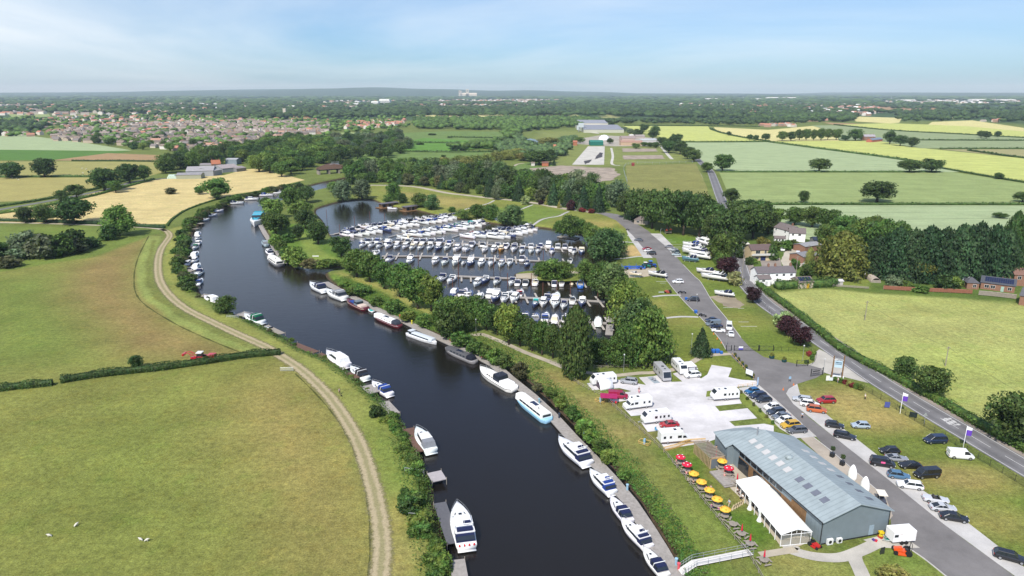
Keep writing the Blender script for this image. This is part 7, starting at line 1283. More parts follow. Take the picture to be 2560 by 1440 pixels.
m=MB();[m.box(x,x+1.5,.5,6.5,-1.5,3.6)for x in(0,LB*.33,LB*.66,LB-1.5)];ob('pier',m.mesh('pier',WOODG),tb);m=MB()
for x in(LB*.45,LB*.62):m.box(x,x+3,1,6,4.4,8.8)
for i in range(8):m.tube((LB*.45+i,1,8.8),(LB*.45+i,1,11.5),.12,n=4);
ob('control_cabin',m.mesh('control_cabin',STEEL),tb)
for a,b2,d,h,rh,wc,rc,lb,cat in(((1476,364),(1508,364),22,5,2.2,(.02,.14,.11),(.03,.17,.13),'bright green metal shed at the head of the concrete pad','shed'),((1460,332),(1560,332),190,6,5,(.42,.42,.34),(.22,.23,.26),'huge grey roofed factory shed, near half','factory'),((1450,315),(1520,315),150,6,5,(.5,.48,.4),(.24,.25,.28),'huge grey roofed factory shed, far half','factory'),((1552,364),(1606,364),14,5,2,(.42,.30,.20),(.33,.20,.15),'long brick works range with pink end walls','works building'),((1555,354),(1590,354),30,5,3,(.4,.3,.25),(.28,.22,.2),'jumble of brown roofed works behind the brick range','works building'),((1605,357),(1646,356),24,4,1.4,(.45,.44,.42),(.42,.44,.44),'long pale roofed works shed beside the lane','works building'),((1590,350),(1612,350),20,6,2,(.35,.3,.26),(.3,.26,.24),'brown works shed in the middle of the works','works building'),((1575,344),(1586,344),14,4,1,(.65,.63,.6),(.68,.66,.62),'small white roofed shed at the works','works building'),((1433,364),(1443,364),9,5,2,(.33,.13,.07),(.34,.13,.08),'small orange brick hut left of the concrete pad','hut'),((1384,377),(1390,377),6,6,2,(.42,.16,.08),(.4,.17,.1),'tall narrow orange brick hut among the bushes','hut'),((1355,416),(1371,416),7,3.6,1.2,(.36,.13,.07),(.17,.09,.07),'red brick hut with a flat brown roof by the rubble','hut'),((1328,415),(1337,415),5,3,1,(.5,.48,.44),(.22,.18,.16),'little white walled hut left of the brick hut','hut'),((1732,292),(1768,292),30,6,2,(.62,.6,.56),(.6,.6,.58),'white industrial shed beyond the far barley','industrial shed'),((1833,294),(1900,294),40,5,2,(.5,.5,.5),(.45,.47,.5),'long pale industrial roof beyond the far trees','industrial shed'),((1580,415),(1586,415),4,2.6,.6,(.22,.04,.04),(.25,.06,.05),'small dark red shed in the rough field','shed')):
 p,an,w_=hp(a,b2);house('works_building' if 'works' in cat or 'factory' in cat else 'shed',lb,p,an,w_,d,h,rh,wc,rc,cat=cat)
q=P(1510,352);tag(ob('storage_dome',MB().lathe([(9,0),(8.8,3),(7,6.5),(4,8.6),(.2,9.3)],n=20).mesh('storage_dome',GEL,True),None,(q.x,q.y,.2),color=(.72,.72,.72)),'white storage dome beside the green shed','dome')
q=P(1452,330);tw=thing('mixing_tower','grey steel mixing tower at the works','tower',(q.x,q.y,0));ob('frame',MB().box(-5,5,-5,5,9,17).box(-8,-2,-3,3,4,12).mesh('frame',PLAIN),tw,color=(.42,.46,.48));m=MB();[m.tube((x,y,0),(x,y,9),.5)for x in(-4,4)for y in(-4,4)];m.tube((5,0,14),(22,0,1),.8);ob('legs_and_conveyor',m.mesh('legs_and_conveyor',STEEL),tw)
# ================================================================== PEOPLE
def skin_mesh(name,verts,edges,m,root=0,sub=1):
 me=bpy.data.meshes.new('s');me.from_pydata([v[:3]for v in verts],edges,[]);o=bpy.data.objects.new('s',me);COL.objects.link(o)
 md=o.modifiers.new('k','SKIN');sv=me.skin_vertices[0].data
 for i,v in enumerate(verts):r=v[3]if len(v)==4 else v[3:5];sv[i].radius=(r,r)if isinstance(r,float)else r;sv[i].use_root=i==root
 if sub:o.modifiers.new('u','SUBSURF').levels=sub
 dg=bpy.context.evaluated_depsgraph_get();r=bpy.data.meshes.new_from_object(o.evaluated_get(dg));r.name=name;r.materials.clear();r.materials.append(m)
 r.polygons.foreach_set('use_smooth',[True]*len(r.polygons));bpy.data.objects.remove(o);return r
def person_kit(pose):
 hz=.92 if pose!='sit' else.52;V_,E_=[(0,0,hz,.13),(0,0,hz+.22,.125),(0,0,hz+.44,.15),(0,0,hz+.55,.06),(.015,0,hz+.66,.085),(.0,0,hz+.76,.085)],[(0,1),(1,2),(2,3),(3,4),(4,5)]
 clo,ce,tro,te=[(0,0,hz+.02,.15),(0,0,hz+.22,.145),(0,0,hz+.43,.165)],[(0,1),(1,2)],[(0,0,hz+.06,.15),(0,0,hz-.06,.13)],[(0,1)]
 for s in(-1,1):
  if pose=='sit':kn,an=(.45,s*.12,hz-.02),(.45,s*.12,.06);el,wr=(.16,s*.24,hz+.20),(.40,s*.14,hz+.24)
  else:
   st=s*(.22 if pose=='walk' else.03);kn,an=(st*.6+.05,s*.1,.48),(st,s*.11,.07);el,wr=(-st*.4-.02,s*.26,hz+.18),(-st*.9+.08,s*.27,hz-.06)
  b0=len(V_);V_+=[(0,s*.1,hz-.05,.09),(*kn,.06),(*an,.042),(an[0]+.17,an[1],.035,.035)];E_+=[(0,b0),(b0,b0+1),(b0+1,b0+2),(b0+2,b0+3)]
  c0=len(V_);V_+=[(0,s*.19,hz+.45,.058),(*el,.045),(*wr,.03)];E_+=[(2,c0),(c0,c0+1),(c0+1,c0+2)]
  d=Vector(wr)-Vector(el);d.normalize();n=Vector((0,1,0));h0=Vector(wr)+d*.08;V_.append((*h0,.028));E_.append((c0+2,c0+3))
  for f,L in zip((-.03,-.01,.01,.03),(.075,.09,.085,.065)):a=h0+n*f+d*.01;e2=a+d*L+Vector((0,0,-.015));V_.append((*e2,.009));E_.append((c0+3,len(V_)-1))
  V_.append((*(Vector(wr)+d*.06+Vector((.045,0,.01))),.011));E_.append((c0+3,len(V_)-1))
  q=len(clo);clo+=[(0,s*.19,hz+.45,.075),(*(Vector((0,s*.19,hz+.45)).lerp(Vector(el),.8)),.06)];ce+=[(2,q),(q,q+1)]
  q=len(tro);tro+=[(0,s*.1,hz-.06,.105),(*kn,.078),(*(Vector(kn).lerp(Vector(an),.85)),.062)];te+=[(1,q),(q,q+1),(q+1,q+2)]
 body=skin_mesh('body',V_,E_,SKIN);hair=MB().lathe([(.02,.12),(.07,.1),(.1,.04),(.102,-.03),(.09,-.06)],(-.015,0,hz+.76),10).mesh('hair',PLAIN,True)
 face=MB();face.lathe([(.012,-.01),(.016,0),(.004,.014)],(.1,0,hz+.70),6)
 for s in(-1,1):face.box(.078,.094,s*.034-.012,s*.034+.012,hz+.725,hz+.738)
 face.box(.080,.092,-.022,.022,hz+.652,hz+.66)
 return[('body',body,None,[('face',face.mesh('face',mat('face_feature',(.16,.07,.05),.6)),None)]),('shirt',skin_mesh('shirt',clo,ce,CANV),'shirt'),('trousers',skin_mesh('trousers',tro,te,CANV),'trousers'),('hair',hair,'hair')]
PK={k:person_kit(k)for k in('stand','walk','sit')}
CLR={'white':(.7,.7,.7),'black':(.02,.02,.025),'pale blue':(.35,.5,.62),'red':(.5,.03,.04),'navy':(.02,.03,.10),'grey':(.2,.21,.22),'pink':(.65,.25,.3),'purple':(.25,.04,.28),'green':(.05,.2,.1),'beige':(.5,.42,.3)}
def person(pose,p,ang,shirt,legs,label,z=.05,group=None):
 return put('person',PK[pose],label,'person',(p.x,p.y,z),ang,{'shirt':CLR[shirt],'trousers':CLR[legs],'hair':random.choice([(.03,.02,.015),(.12,.07,.03),(.3,.28,.26)])},group)
for pose,x,y,an,s,l,lb in(('walk',1822,1268,200,'pale blue','beige','person in a pale blue shirt walking on the lawn by the stepping stones'),('stand',1776,1232,240,'grey','navy','person in grey standing behind the yellow parasols'),('walk',1597,983,260,'black','pink','person in a dark top walking across the caravan court'),('walk',2005,1047,250,'pale blue','black','person walking along the lane beside the left parking row'),('walk',849,986,300,'grey','black','person walking on the river path on the left bank'),('stand',2162,1000,0,'white','black','person in white by the flower bed'),('stand',1786,1136,200,'red','black','person in red at the slatted store wall'),('stand',1790,1132,230,'black','navy','person in black beside the one in red at the slatted store'),('stand',1815,1160,180,'pink','black','person in pink standing by the slatted store corner'),('stand',2094,958,180,'white','grey','person in a white top standing by the entrance beds')):
 person(pose,P(x,y),R(an),s,l,lb)
dg_=thing('dog','small dark dog beside the walker on the left river path','dog',(*P(853,991).xy,.02),R(300),None,.8)
ob('body',skin_mesh('body',[(-.3,0,.42,.12),(0,0,.43,.13),(.25,0,.46,.14),(.38,0,.58,.08),(.48,0,.66,.08),(.6,0,.63,.045),(-.42,0,.5,.035),(-.6,0,.6,.015)]+[(x,y,z,r)for x in(-.27,.26)for y in(-.09,.09)for z,r in((.3,.06),(.16,.035),(.03,.03))],[(0,1),(1,2),(2,3),(3,4),(4,5),(0,6),(6,7),(0,8),(8,9),(9,10),(0,11),(11,12),(12,13),(2,14),(14,15),(15,16),(2,17),(17,18),(18,19)],mat('black_fur',(.02,.018,.016),.9)),dg_)
shm=skin_mesh('body',[(-.45,0,.62,.26),(0,0,.64,.30),(.38,0,.66,.24),(.62,0,.84,.11),(.78,0,.86,.09),(.92,0,.78,.05)]+[(x,y,z,r)for x in(-.42,.36)for y in(-.14,.14)for z,r in((.36,.08),(.2,.045),(.03,.04))],[(0,1),(1,2),(2,3),(3,4),(4,5),(0,6),(6,7),(7,8),(0,9),(9,10),(10,11),(2,12),(12,13),(13,14),(2,15),(15,16),(16,17)],mat('fleece',(.55,.52,.44),.95,.2,4))
for x,y,an,lb in((125,1342,190,'sheep farthest left in the near pasture'),(190,1316,60,'sheep facing away in the near pasture'),(353,1352,170,'sheep at the left of the grazing pair in the near pasture'),(366,1354,10,'sheep at the right of the grazing pair in the near pasture')):
 p=P(x,y);r=thing('sheep',lb,'sheep',(p.x,p.y,0),R(an),'sheep in the near pasture',.68);ob('body',shm,r);ob('ears',MB().box(.74,.78,-.2,.2,.9,.94).mesh('ears',BLACKM),r)
for i,(x,y)in enumerate(((205,422),(215,424),(225,430),(208,434),(265,421),(42,448),(46,451),(30,447))):p=P(x,y);r=thing('sheep','tiny pale sheep grazing in the far left pastures','sheep',(p.x,p.y,0),i,'sheep in the far pastures',1.2);ob('body',shm,r)
# ================================================================== BEER GARDEN
seatm=MB();
for a in range(4):
 c,s=math.cos(a*math.pi/2),math.sin(a*math.pi/2);q=lambda x,y:(c*x-s*y,s*x+c*y);seatm.add([(*q(-.55,.92),z)for z in(.42,.47)]+[(*q(.55,.92),z)for z in(.42,.47)]+[(*q(.72,1.2),z)for z in(.42,.47)]+[(*q(-.72,1.2),z)for z in(.42,.47)],[(0,2,4,6)[::-1],(1,3,5,7),(0,2,3,1),(2,4,5,3),(4,6,7,5),(6,0,1,7)])
seatm=seatm.mesh('bench_seats',WOODG);topm=MB().lathe([(.05,.70),(.78,.70),(.80,.73),(.78,.76),(.05,.76)],n=8).mesh('table_top',WOODG);legm=MB()
for a in range(4):c,s=math.cos(a*math.pi/2),math.sin(a*math.pi/2);legm.tube((c*.2,s*.2,.7),(-s*.1+c*.6,c*.1+s*.6,0),.045,n=4);legm.tube((c*-.2,s*-.2,.4),(c*1.15,s*1.15,.4),.045,n=4)
legm=legm.mesh('frame',WOODG);KT=[('table_top',topm,None),('bench_seats',seatm,None),('frame',legm,None)]
def parasol_kit(open_):
 cv=MB()
 if open_:n=8;cv.loft([[(r*math.cos(2*math.pi*i/n),r*math.sin(2*math.pi*i/n),z)for i in range(n)]for r,z in((1.04,1.9),(1.06,2.03),(.6,2.3),(.05,2.48))])
 else:cv.lathe([(.06,1.2),(.17,1.3),(.13,1.9),(.05,2.55),(.01,2.6)],n=8)
 k=[('canopy',cv.mesh('canopy',CANV),'c'),('pole',MB().tube((0,0,0),(0,0,2.55),.025).mesh('pole',METAL),None)]
 if open_:
  e=MB()
  for i in range(4):a=i*math.pi/2+.4;e.lathe([(.17,0),(.02,.04)],(.64*math.cos(a),.64*math.sin(a),2.29),8)
  k[0]=k[0]+([('emblem',e.mesh('emblem',CANV),'e')],)
 return k
PO,PCL=parasol_kit(True),parasol_kit(False);YC,RC=(.68,.40,.055),(.50,.02,.05);nums={}
for x,y,c,n_ in((1700,1164,'r',3),(1716,1183,'r',3),(1733,1206,'y',3),(1752,1227,'y',2),(1772,1248,'y',1),(1791,1271,'y',3),(1811,1297,'y',0),(1832,1318,'',0),(1853,1342,'cr',0),(1874,1367,'cr',0),(1909,1408,'cr',0),(1789,1155,'cr',4),(1804,1174,'y',1),(1820,1192,'r',3),(1842,1212,'cr',0)):
 p=P(x,y);left_=x<1785 or y>1230;nm={'r':'under an open red parasol','y':'under a yellow parasol','cr':'with a closed red parasol','':'with no parasol'}[c];key=c+str(left_ or y>1300);nums[key]=nums.get(key,-1)+1
 wh_=('%s one of its kind down the fence row'%ORD[nums[key]])if(left_)else('%s one of its kind by the clubhouse'%ORD[nums[key]])
 an=random.uniform(0,1.5);put('picnic_table',KT,'picnic table %s, %s'%(nm,wh_),'picnic table',(p.x,p.y,.01),an,group='picnic tables')
 if c:put('parasol',PCL if c=='cr' else PO,'%s parasol over the %s'%({'r':'open red','y':'open yellow','cr':'closed red'}[c],wh_.replace(' one of its kind',' such table')),'parasol',(p.x,p.y,.02),an,{'c':YC if c=='y' else RC,'e':(.75,.7,.7)if c!='y' else(.5,.2,.02)},'parasols')
 for i in range(n_):
  a=an+i*math.pi/2+.2;q=p+Vector((math.cos(a),math.sin(a),0))*1.05;s=random.choice(['white','black','pale blue','pink','white','red']if(x,y)!=(1791,1271)else['purple','white','purple'])
  person('sit',q,a+math.pi,s,random.choice(['navy','black','beige']),'seated person in %s, seat %s at the table of the %s'%(s,ORD[i],wh_.replace('one of its kind ','').replace(' down the fence row',' parasol in the fence row')),-.06,'people seated at the picnic tables')
for i,(x,y)in enumerate(((1842,1232),(1850,1240),(1856,1248),(1863,1240),(1880,1262),(1888,1270))):person('sit',P(x,y),i*1.7,random.choice(['white','black','pale blue']),'black','person sitting at the edge of the marquee, %s from the far end'%ORD[i],-.06,'people seated under the marquee')
for i in range(5):a=P(1833+i*6,1270-i*3.4);o=MB().box(-.2,.2,-1.0,1.0,0,.10).mesh('stepping_slab',mat('sandstone_slab',(.42,.34,.2),.9));tag(ob('stepping_slab',o,None,(a.x,a.y,.03),R(-32)),'sandstone step between lawn and marquee, %s from the left'%ORD[i],'step','garden steps')
# ================================================================== FENCES, SIGNS, LAMPS AND SMALL THINGS
def fence(name,label,px,step,h,rails,pm_,rm_,rr=.05,wr=.07,mesh_=None,cat='fence'):
 c=smooth(PL(px),5);r=thing(name,label,cat);m=MB();pmh=MB().tube((0,0,0),(0,0,h),rr,n=5).mesh('post',pm_)
 for a,b2 in zip(c,c[1:]):
  for z in rails:m.tube((a.x,a.y,z),(b2 .x,b2 .y,z),wr/2,n=4)
 ob('rails',m.mesh('rails',rm_),r);acc=nxt=0
 for a,b2 in zip(c,c[1:]):
  L=(b2-a).length
  while nxt<=acc+L and L>0:p=a.lerp(b2,(nxt-acc)/L);ob('post',pmh,r,(p.x,p.y,0));nxt+=step
  acc+=L
 if mesh_:mm=MB();[mm.add([(a.x,a.y,0),(b2 .x,b2 .y,0),(b2 .x,b2 .y,h*.92),(a.x,a.y,h*.92)],[(0,1,2,3)])for a,b2 in zip(c,c[1:])];ob('mesh_panel',mm.mesh('mesh_panel',mesh_),r)
 return r
m_,nt,b,o=newmat('fence_mesh');b.inputs['Base Color'].default_value=(.02,.035,.02,1);b.inputs['Alpha'].default_value=.2;FM=m_
fence('post_and_rail_fence','long weathered post and rail fence above the right river bank',[(1375,905),(1405,920),(1440,958),(1503,991),(1514,1000),(1570,1050),(1628,1101),(1639,1112),(1659,1131),(1695,1175),(1750,1245),(1810,1318),(1867,1386),(1900,1440),(1920,1480)],2.2,1.05,(.5,1.0),WOODG,WOODG,.06,.09)
fence('picket_fence','yellow new timber picket fence below the lowest motorhome',[(1659,1129),(1690,1121),(1720,1110),(1763,1107)],.28,1.15,(.3,.95,1.12),WOODY,WOODY,.05,.12)
fence('mesh_fence','black mesh fence with posts along the road verge',[(2159,975),(2200,998),(2250,1030),(2309,1066),(2380,1108),(2450,1150),(2529,1198),(2620,1255)],3.0,1.5,(.1,1.35),BLACKM,BLACKM,.04,.025,FM)
fence('mesh_fence','thin black fence between the marina verge and the road',[(1842,668),(1856,700),(1890,740),(1930,788),(1985,845),(2030,876)],3.0,1.2,(.2,1.1),BLACKM,BLACKM,.04,.03)
fence('mesh_fence','low dark fence running right from the main gate',[(1935,877),(1980,877),(2030,880),(2040,892),(2036,905),(2025,915)],2.2,1.2,(.2,1.1),BLACKM,BLACKM,.04,.04)
fence('post_and_rail_fence','short post and rail fence along the basin side path',[(1485,922),(1560,920),(1620,918),(1655,908),(1675,893),(1690,880)],2.0,1.0,(.5,.95),WOODG,WOODG,.06,.08)
fence('post_and_rail_fence','low timber fence with planters along the drive by the court',[(1830,888),(1850,912),(1870,935),(1885,948)],1.6,.8,(.7,),WOODY,WOODY,.05,.1)
fence('post_and_rail_fence','small timber fence at the head of the left parking row',[(1845,970),(1870,966),(1893,962)],1.5,.9,(.45,.85),WOODY,WOODY,.05,.08)
fence('garden_fence','orange brown panel fence at the back of the big meadow',[(2208,724),(2300,729),(2370,732),(2430,735)],2.0,1.6,(.3,.6,.9,1.2,1.5),WOODG,mat('orange_panels',(.24,.10,.06),.8,.15,2),.07,.34)
fence('garden_fence','tall grey close board fence below the solar stable range',[(2446,738),(2490,742),(2540,748)],2.2,1.8,(.25,.55,.85,1.15,1.45,1.7),WOODG,WOODG,.06,.34);fence('garden_fence','pale broken fence at the left end of the big meadow',[(2082,717),(2130,720),(2172,723)],2.0,1.1,(.3,.6,.9),WOODG,WOODG,.05,.2)
fence('hand_rail','hand rail along the curved concrete walkway to the basin',[(1320,566),(1350,550),(1398,539),(1420,529)],3,1.0,(.5,1.0),WOODG,WOODG,.05,.06,cat='railing');fence('low_kerb_fence','dark perimeter fence round the rough field',[(1568,458),(1565,413),(1650,410),(1742,407)],8,2.4,(1.2,2.2),STEEL,STEEL,.1,.1)
g_=thing('field_gate','grey steel field gate lying beside the dirt track','gate',(*P(701,928).xy,0),R(2));ob('bars',MB().path([(0,0,.1),(3.6,0,.1),(3.6,0,1.1),(0,0,1.1),(0,0,.1)],.04).tube((0,0,.35),(3.6,0,.35),.03).tube((0,0,.6),(3.6,0,.6),.03).tube((0,0,.85),(3.6,0,.85),.03).mesh('bars',STEEL),g_)
def gate(label,a,b2,h=1.5):
 a,b2=P(*a),P(*b2);L=(b2-a).length;r=thing('gate',label,'gate',(a.x,a.y,0),heading(a,b2),'black entrance gates');m=MB().path([(0,0,.15),(L,0,.15),(L,0,h),(0,0,h),(0,0,.15)],.05)
 for i in range(int(L/1.6)):x=i*1.6;m.tube((x,0,.15),(min(L,x+1.6),0,h),.03,n=4)
 ob('bars',m.mesh('bars',BLACKM),r);ob('gate_post',MB().tube((0,0,0),(0,0,h+.3),.12).tube((L,0,0),(L,0,h+.3),.12).mesh('gate_post',BLACKM),r);return r,L
g1,L1=gate('long black barrier gate across the marina drive',(1835,877),(1896,877));ob('sign',MB().box(L1*.18,L1*.36,-.08,-.04,.9,1.45).mesh('sign',GEL),g1,color=(.7,.7,.72));ob('sign',MB().box(L1*.18,L1*.36,-.08,-.04,.35,.9).mesh('sign',PLAIN),g1,color=(.08,.06,.32))
gate('second black gate panel right of the long barrier',(1898,877),(1933,877));gate('small dark gate panel left of the long barrier',(1815,877),(1828,877));gate('open lattice gate on the left of the entrance',(1991,916),(2019,915),1.7);g2,L2=gate('open lettered gate on the right of the entrance',(2027,941),(2056,937),1.9)
fm_=MB()
for i in range(9):fm_.box(.5+i*.26,.68+i*.26,-.04,0,1.2,1.55)
for i in range(12):fm_.box(.4+i*.21,.54+i*.21,-.04,0,.7,.85)
ob('lettering',fm_.mesh('lettering',BLACKM),g2)
sg=thing('entrance_sign','tall entrance sign hung between two timber poles by the road','sign',(*P(2078,950).xy,0),heading(P(2078,950),P(2094,952)));m=MB().tube((0,0,0),(0,0,7.0),.2,.15,8).tube((2.5,0,0),(2.5,0,7.4),.2,.15,8);ob('poles',m.mesh('poles',WOODB),sg)
ob('panel',MB().box(.3,2.2,-.06,.06,4.6,5.7).box(.3,2.2,-.05,.05,3.8,4.5).mesh('panel',GEL),sg,color=(.42,.56,.66));lt=MB()
for i in range(5):lt.box(.5+i*.32,.74+i*.32,-.09,-.06,5.05,5.4)
lt.box(.45,2.05,-.09,-.06,4.72,4.86);ob('lettering',lt.mesh('lettering',PLAIN),sg,color=(.03,.07,.12));ob('cross_rail',MB().tube((0,0,6.0),(2.5,0,6.0),.07).tube((0,0,6.0),(1.25,0,6.5),.04).tube((2.5,0,6.0),(1.25,0,6.5),.04).mesh('cross_rail',STEEL),sg);ob('lower_board',MB().box(.1,3.0,.1,.16,.5,1.5).mesh('lower_board',GEL),sg,color=(.72,.74,.76))
def board(label,x,y,w_,h,z0,col,ang=0,legs=True,name='sign_board'):
 p=P(x,y);r=thing(name,label,'sign',(p.x,p.y,0),R(ang),'sign boards');ob('panel',MB().box(-w_/2,w_/2,-.04,.04,z0,z0+h).mesh('panel',GEL),r,color=col)
 if legs:ob('legs',MB().tube((-w_*.4,0,0),(-w_*.4,0,z0+h),.04).tube((w_*.4,0,0),(w_*.4,0,z0+h),.04).mesh('legs',BLACKM),r)
board('white notice board facing the drive by the timber planters',1872,945,2.2,1.4,1.0,(.66,.68,.72),-55);board('white sandwich board by the entrance flower bed',2069,952,1.0,1.4,.1,(.7,.7,.66));board('second small white board by the entrance flower bed',2077,953,1.0,.9,.2,(.6,.66,.68));board('small blue direction sign in the middle of the junction',1974,955,.6,.7,.9,(.25,.40,.55))
board('chalk board easel on the lawn by the forked path',2205,1386,.9,1.2,.15,(.03,.03,.035),20);board('white panel lying on the spit grass',789,642,3,.5,.1,(.7,.7,.7),0,False);board('purple and white banner by the mesh fence',2217,1020,1.2,1.4,.2,(.06,.08,.28),-10);board('dark square board on the mesh fence',2282,1045,1.6,1.2,.3,(.015,.025,.03),-30);board('blue and white pitch sign at the court entrance',1893,968,.35,2.2,.6,(.3,.4,.55),0)
for x,y,lb in((2250,1034,'flagpole with a purple and white flag on the verge, upper one'),(2407,1123,'flagpole with a purple and white flag on the verge, lower one')):
 p=P(x,y);r=thing('flagpole',lb,'flag',(p.x,p.y,0),R(-8),'flagpoles');ob('pole',MB().tube((0,0,0),(0,0,5.6),.05).mesh('pole',GEL),r);ob('flag',MB().loft([[(x_,.12*math.sin(x_*5),3.3),(x_,.12*math.sin(x_*5)+.02,3.3),(x_,.12*math.sin(x_*5)+.02,4.6),(x_,.12*math.sin(x_*5),4.6)]for x_ in(.05,.35,.65,.95,1.15)]).mesh('flag',CANV),r,color=(.12,.05,.38));ob('flag_top',MB().loft([[(x_,.12*math.sin(x_*5),4.6),(x_,.12*math.sin(x_*5)+.02,4.6),(x_,.12*math.sin(x_*5)+.02,5.5-x_*.3),(x_,.12*math.sin(x_*5),5.5-x_*.3)]for x_ in(.05,.35,.65,.95,1.15)]).mesh('flag_top',CANV),r,color=(.72,.72,.75))
q=P(2310,1060);r=thing('road_sign','triangular road sign seen from behind on the verge','sign',(q.x,q.y,0),R(-30));ob('pole',MB().tube((0,0,0),(0,0,2.2),.04).mesh('pole',STEEL),r);ob('plate',MB().loft([[(-.5,-.02,2.1),(.5,-.02,2.1),(0,-.02,2.95)],[(-.5,.02,2.1),(.5,.02,2.1),(0,.02,2.95)]]).mesh('plate',STEEL),r)
lampk=lambda h:[('pole',MB().tube((0,0,0),(0,0,h),.06,.045).mesh('pole',STEEL),None),('lamp_head',MB().lathe([(.05,0),(.2,.05),(.22,.2),(.14,.36),(.02,.4)],(0,0,h)).mesh('lamp_head',GEL),(.5,.5,.5))]
for x,y,h,lb in((872,677,7.5,'tall lamp post at the mouth of the basin'),(1190,833,4.5,'lamp post where the riverside path begins'),(1559,930,5,'lamp post on the path behind the left pitches'),(1727,888,6.5,'lattice lamp mast left of the dark spruce'),(2006,902,4.5,'lamp post on the lawn left of the entrance'),(2058,933,4,'globe lamp at the open lettered gate'),(1815,868,4,'lamp post just above the small gate panel'),(1741,760,3.5,'lamp post beside the dark off road car'),(1697,716,3,'lamp post beside the white off road car'),(1569,606,3.5,'lamp post by the sandy mound'),(1236,546,3,'lamp at the small walkway on the north shore'),(1402,526,3.5,'lamp on the lawn by the drive bend')):
 p=P(x,y);put('lamp_post',lampk(h),lb,'lamp post',(p.x,p.y,0),group='lamp posts')
def pole(label,x,y,top,h=None):
 p=P(x,y);h=HT(p,top);r=thing('telegraph_pole',label,'pole',(p.x,p.y,0),R(20),'telegraph poles');ob('pole',MB().tube((0,0,0),(0,0,h),.14,.1,8).mesh('pole',WOODG),r);ob('crossarm',MB().box(-.8,.8,-.06,.06,h-.5,h-.36).mesh('crossarm',WOODG),r);return Vector((p.x,p.y,h-.3))
w1=pole('telegraph pole in the upper part of the big meadow',2162,800,752);w2=pole('telegraph pole in the lower part of the big meadow',2363,915,866);pole('telegraph pole among the cottages',1988,700,640);pole('telegraph pole in the cottage yard',2019,650,612);pole('leaning pole beside the road at the variegated bush',1853,712,625)
w3=w2+(w2-w1)*1.2;m=MB()
for a,b2 in((w1,w2),(w2,w3)):
 pts=[a.lerp(b2,t/8)-Vector((0,0,1.2*4*(t/8)*(1-t/8)))for t in range(9)];m.path(pts,.03,4)
tag(ob('overhead_wire',m.mesh('overhead_wire',BLACKM)),'overhead wire crossing the big meadow between the poles','wire')
binm=MB().loft([[(-.45,-.35,.1),(.45,-.35,.1),(.45,.35,.1),(-.45,.35,.1)],[(-.6,-.5,1.1),(.6,-.5,1.1),(.6,.5,1.1),(-.6,.5,1.1)],[(-.5,-.3,1.3),(.5,-.3,1.3),(.5,.4,1.3),(-.5,.4,1.3)]]).mesh('bin',PLAIN)
for x,y,s,lb in((1782,883,1,'blue wheeled bin left of the pair beside the dark spruce'),(1793,883,1,'blue wheeled bin right of the pair beside the dark spruce'),(1803,885,.7,'small blue bin at the right end beside the spruce'),(1715,750,.8,'blue bin at the nose of the dark off road car'),(1739,783,.9,'blue bin by the motorbikes on the drive'),(1435,522,.9,'blue bin beside the drive behind the basin')):p=P(x,y);tag(ob('wheeled_bin',binm,None,(p.x,p.y,0),0,s,color=(.02,.11,.40)),lb,'bin','blue bins')
plm=MB().lathe([(.05,0),(.5,.02),(.62,.5),(.58,.55),(.05,.52)],n=10)
for i,(x,y,s)in enumerate(((1837,892,.9),(1846,903,.9),(1855,913,.9),(1864,923,1),(1882,944,.9),(1929,896,1.3),(1960,905,1.2))):
 p=P(x,y);r=thing('planter','dark green tub planter with a shrub beside the drive, %s along'%ORD[i],'planter',(p.x,p.y,.04),0,'tub planters',s);ob('tub',plm.mesh('tub',PLAIN)if i==0 else bpy.data.meshes['tub'],r,color=(.01,.05,.05));ob('shrub',TREES['bush'][0][0],r,(0,0,.45),0,(1.0,1.0,1.0),color=(.16,.17,.04))
for i,(x,y)in enumerate(((2080,1142),(2105,1163))):
 p=P(x,y);r=thing('planter','ball topped bay tree in a black box, %s beside the lane'%('upper one' if i==0 else 'lower one'),'planter',(p.x,p.y,.04),.6,'bay trees in boxes');ob('box',MB().box(-.4,.4,-.4,.4,0,.8).mesh('box',BLACKM),r);ob('stem',MB().tube((0,0,.8),(0,0,1.7),.04).mesh('stem',BARK),r);ob('crown',TREES['bush'][1][0],r,(0,0,1.5),0,1.0,color=(.06,.09,.03))
TG('flower bed at the entrance','small flowering shrub in the raised bed beside the entrance sign',[(2088,952,940,14,'lt'),(2100,956,942,16,'lt'),(2112,960,948,12,'rd'),(2122,965,950,14,'yl'),(2130,968,955,14,'rd'),(2140,972,956,14,'md'),(2150,974,960,18,'lt'),(2022,890,876,14,'rd'),(2030,900,884,12,'md'),(2016,908,898,12,'md'),(2035,886,876,12,'lt')],'bush','md')
TG('bushes along the court fence','little shrub in the strip between court and parking row',[(1852,984,978,8,'br'),(1868,1000,994,8),(1884,1015,1008,8,'br'),(1900,1030,1023,8),(1916,1045,1038,9,'yl'),(1932,1060,1052,9)],'bush','md')
T('bush',2232,1450,1418,70,'yl','yellow flowering bush at the bottom edge by the path')
conem=MB().lathe([(.2,0),(.2,.03),(.13,.04),(.03,.5)],n=8).mesh('traffic_cone',PLAIN)
for i,(x,y)in enumerate(((1784,836),(1793,848),(1803,858),(1984,963),(1958,975))):p=P(x,y);tag(ob('traffic_cone',conem,None,(p.x,p.y,.04),0,1.3,color=(.6,.16,.03)),'small orange cone %s'%('on the drive edge below the white convertible, %s down'%ORD[i]if i<3 else 'on the junction, %s one'%ORD[i-3]),'cone','traffic cones')
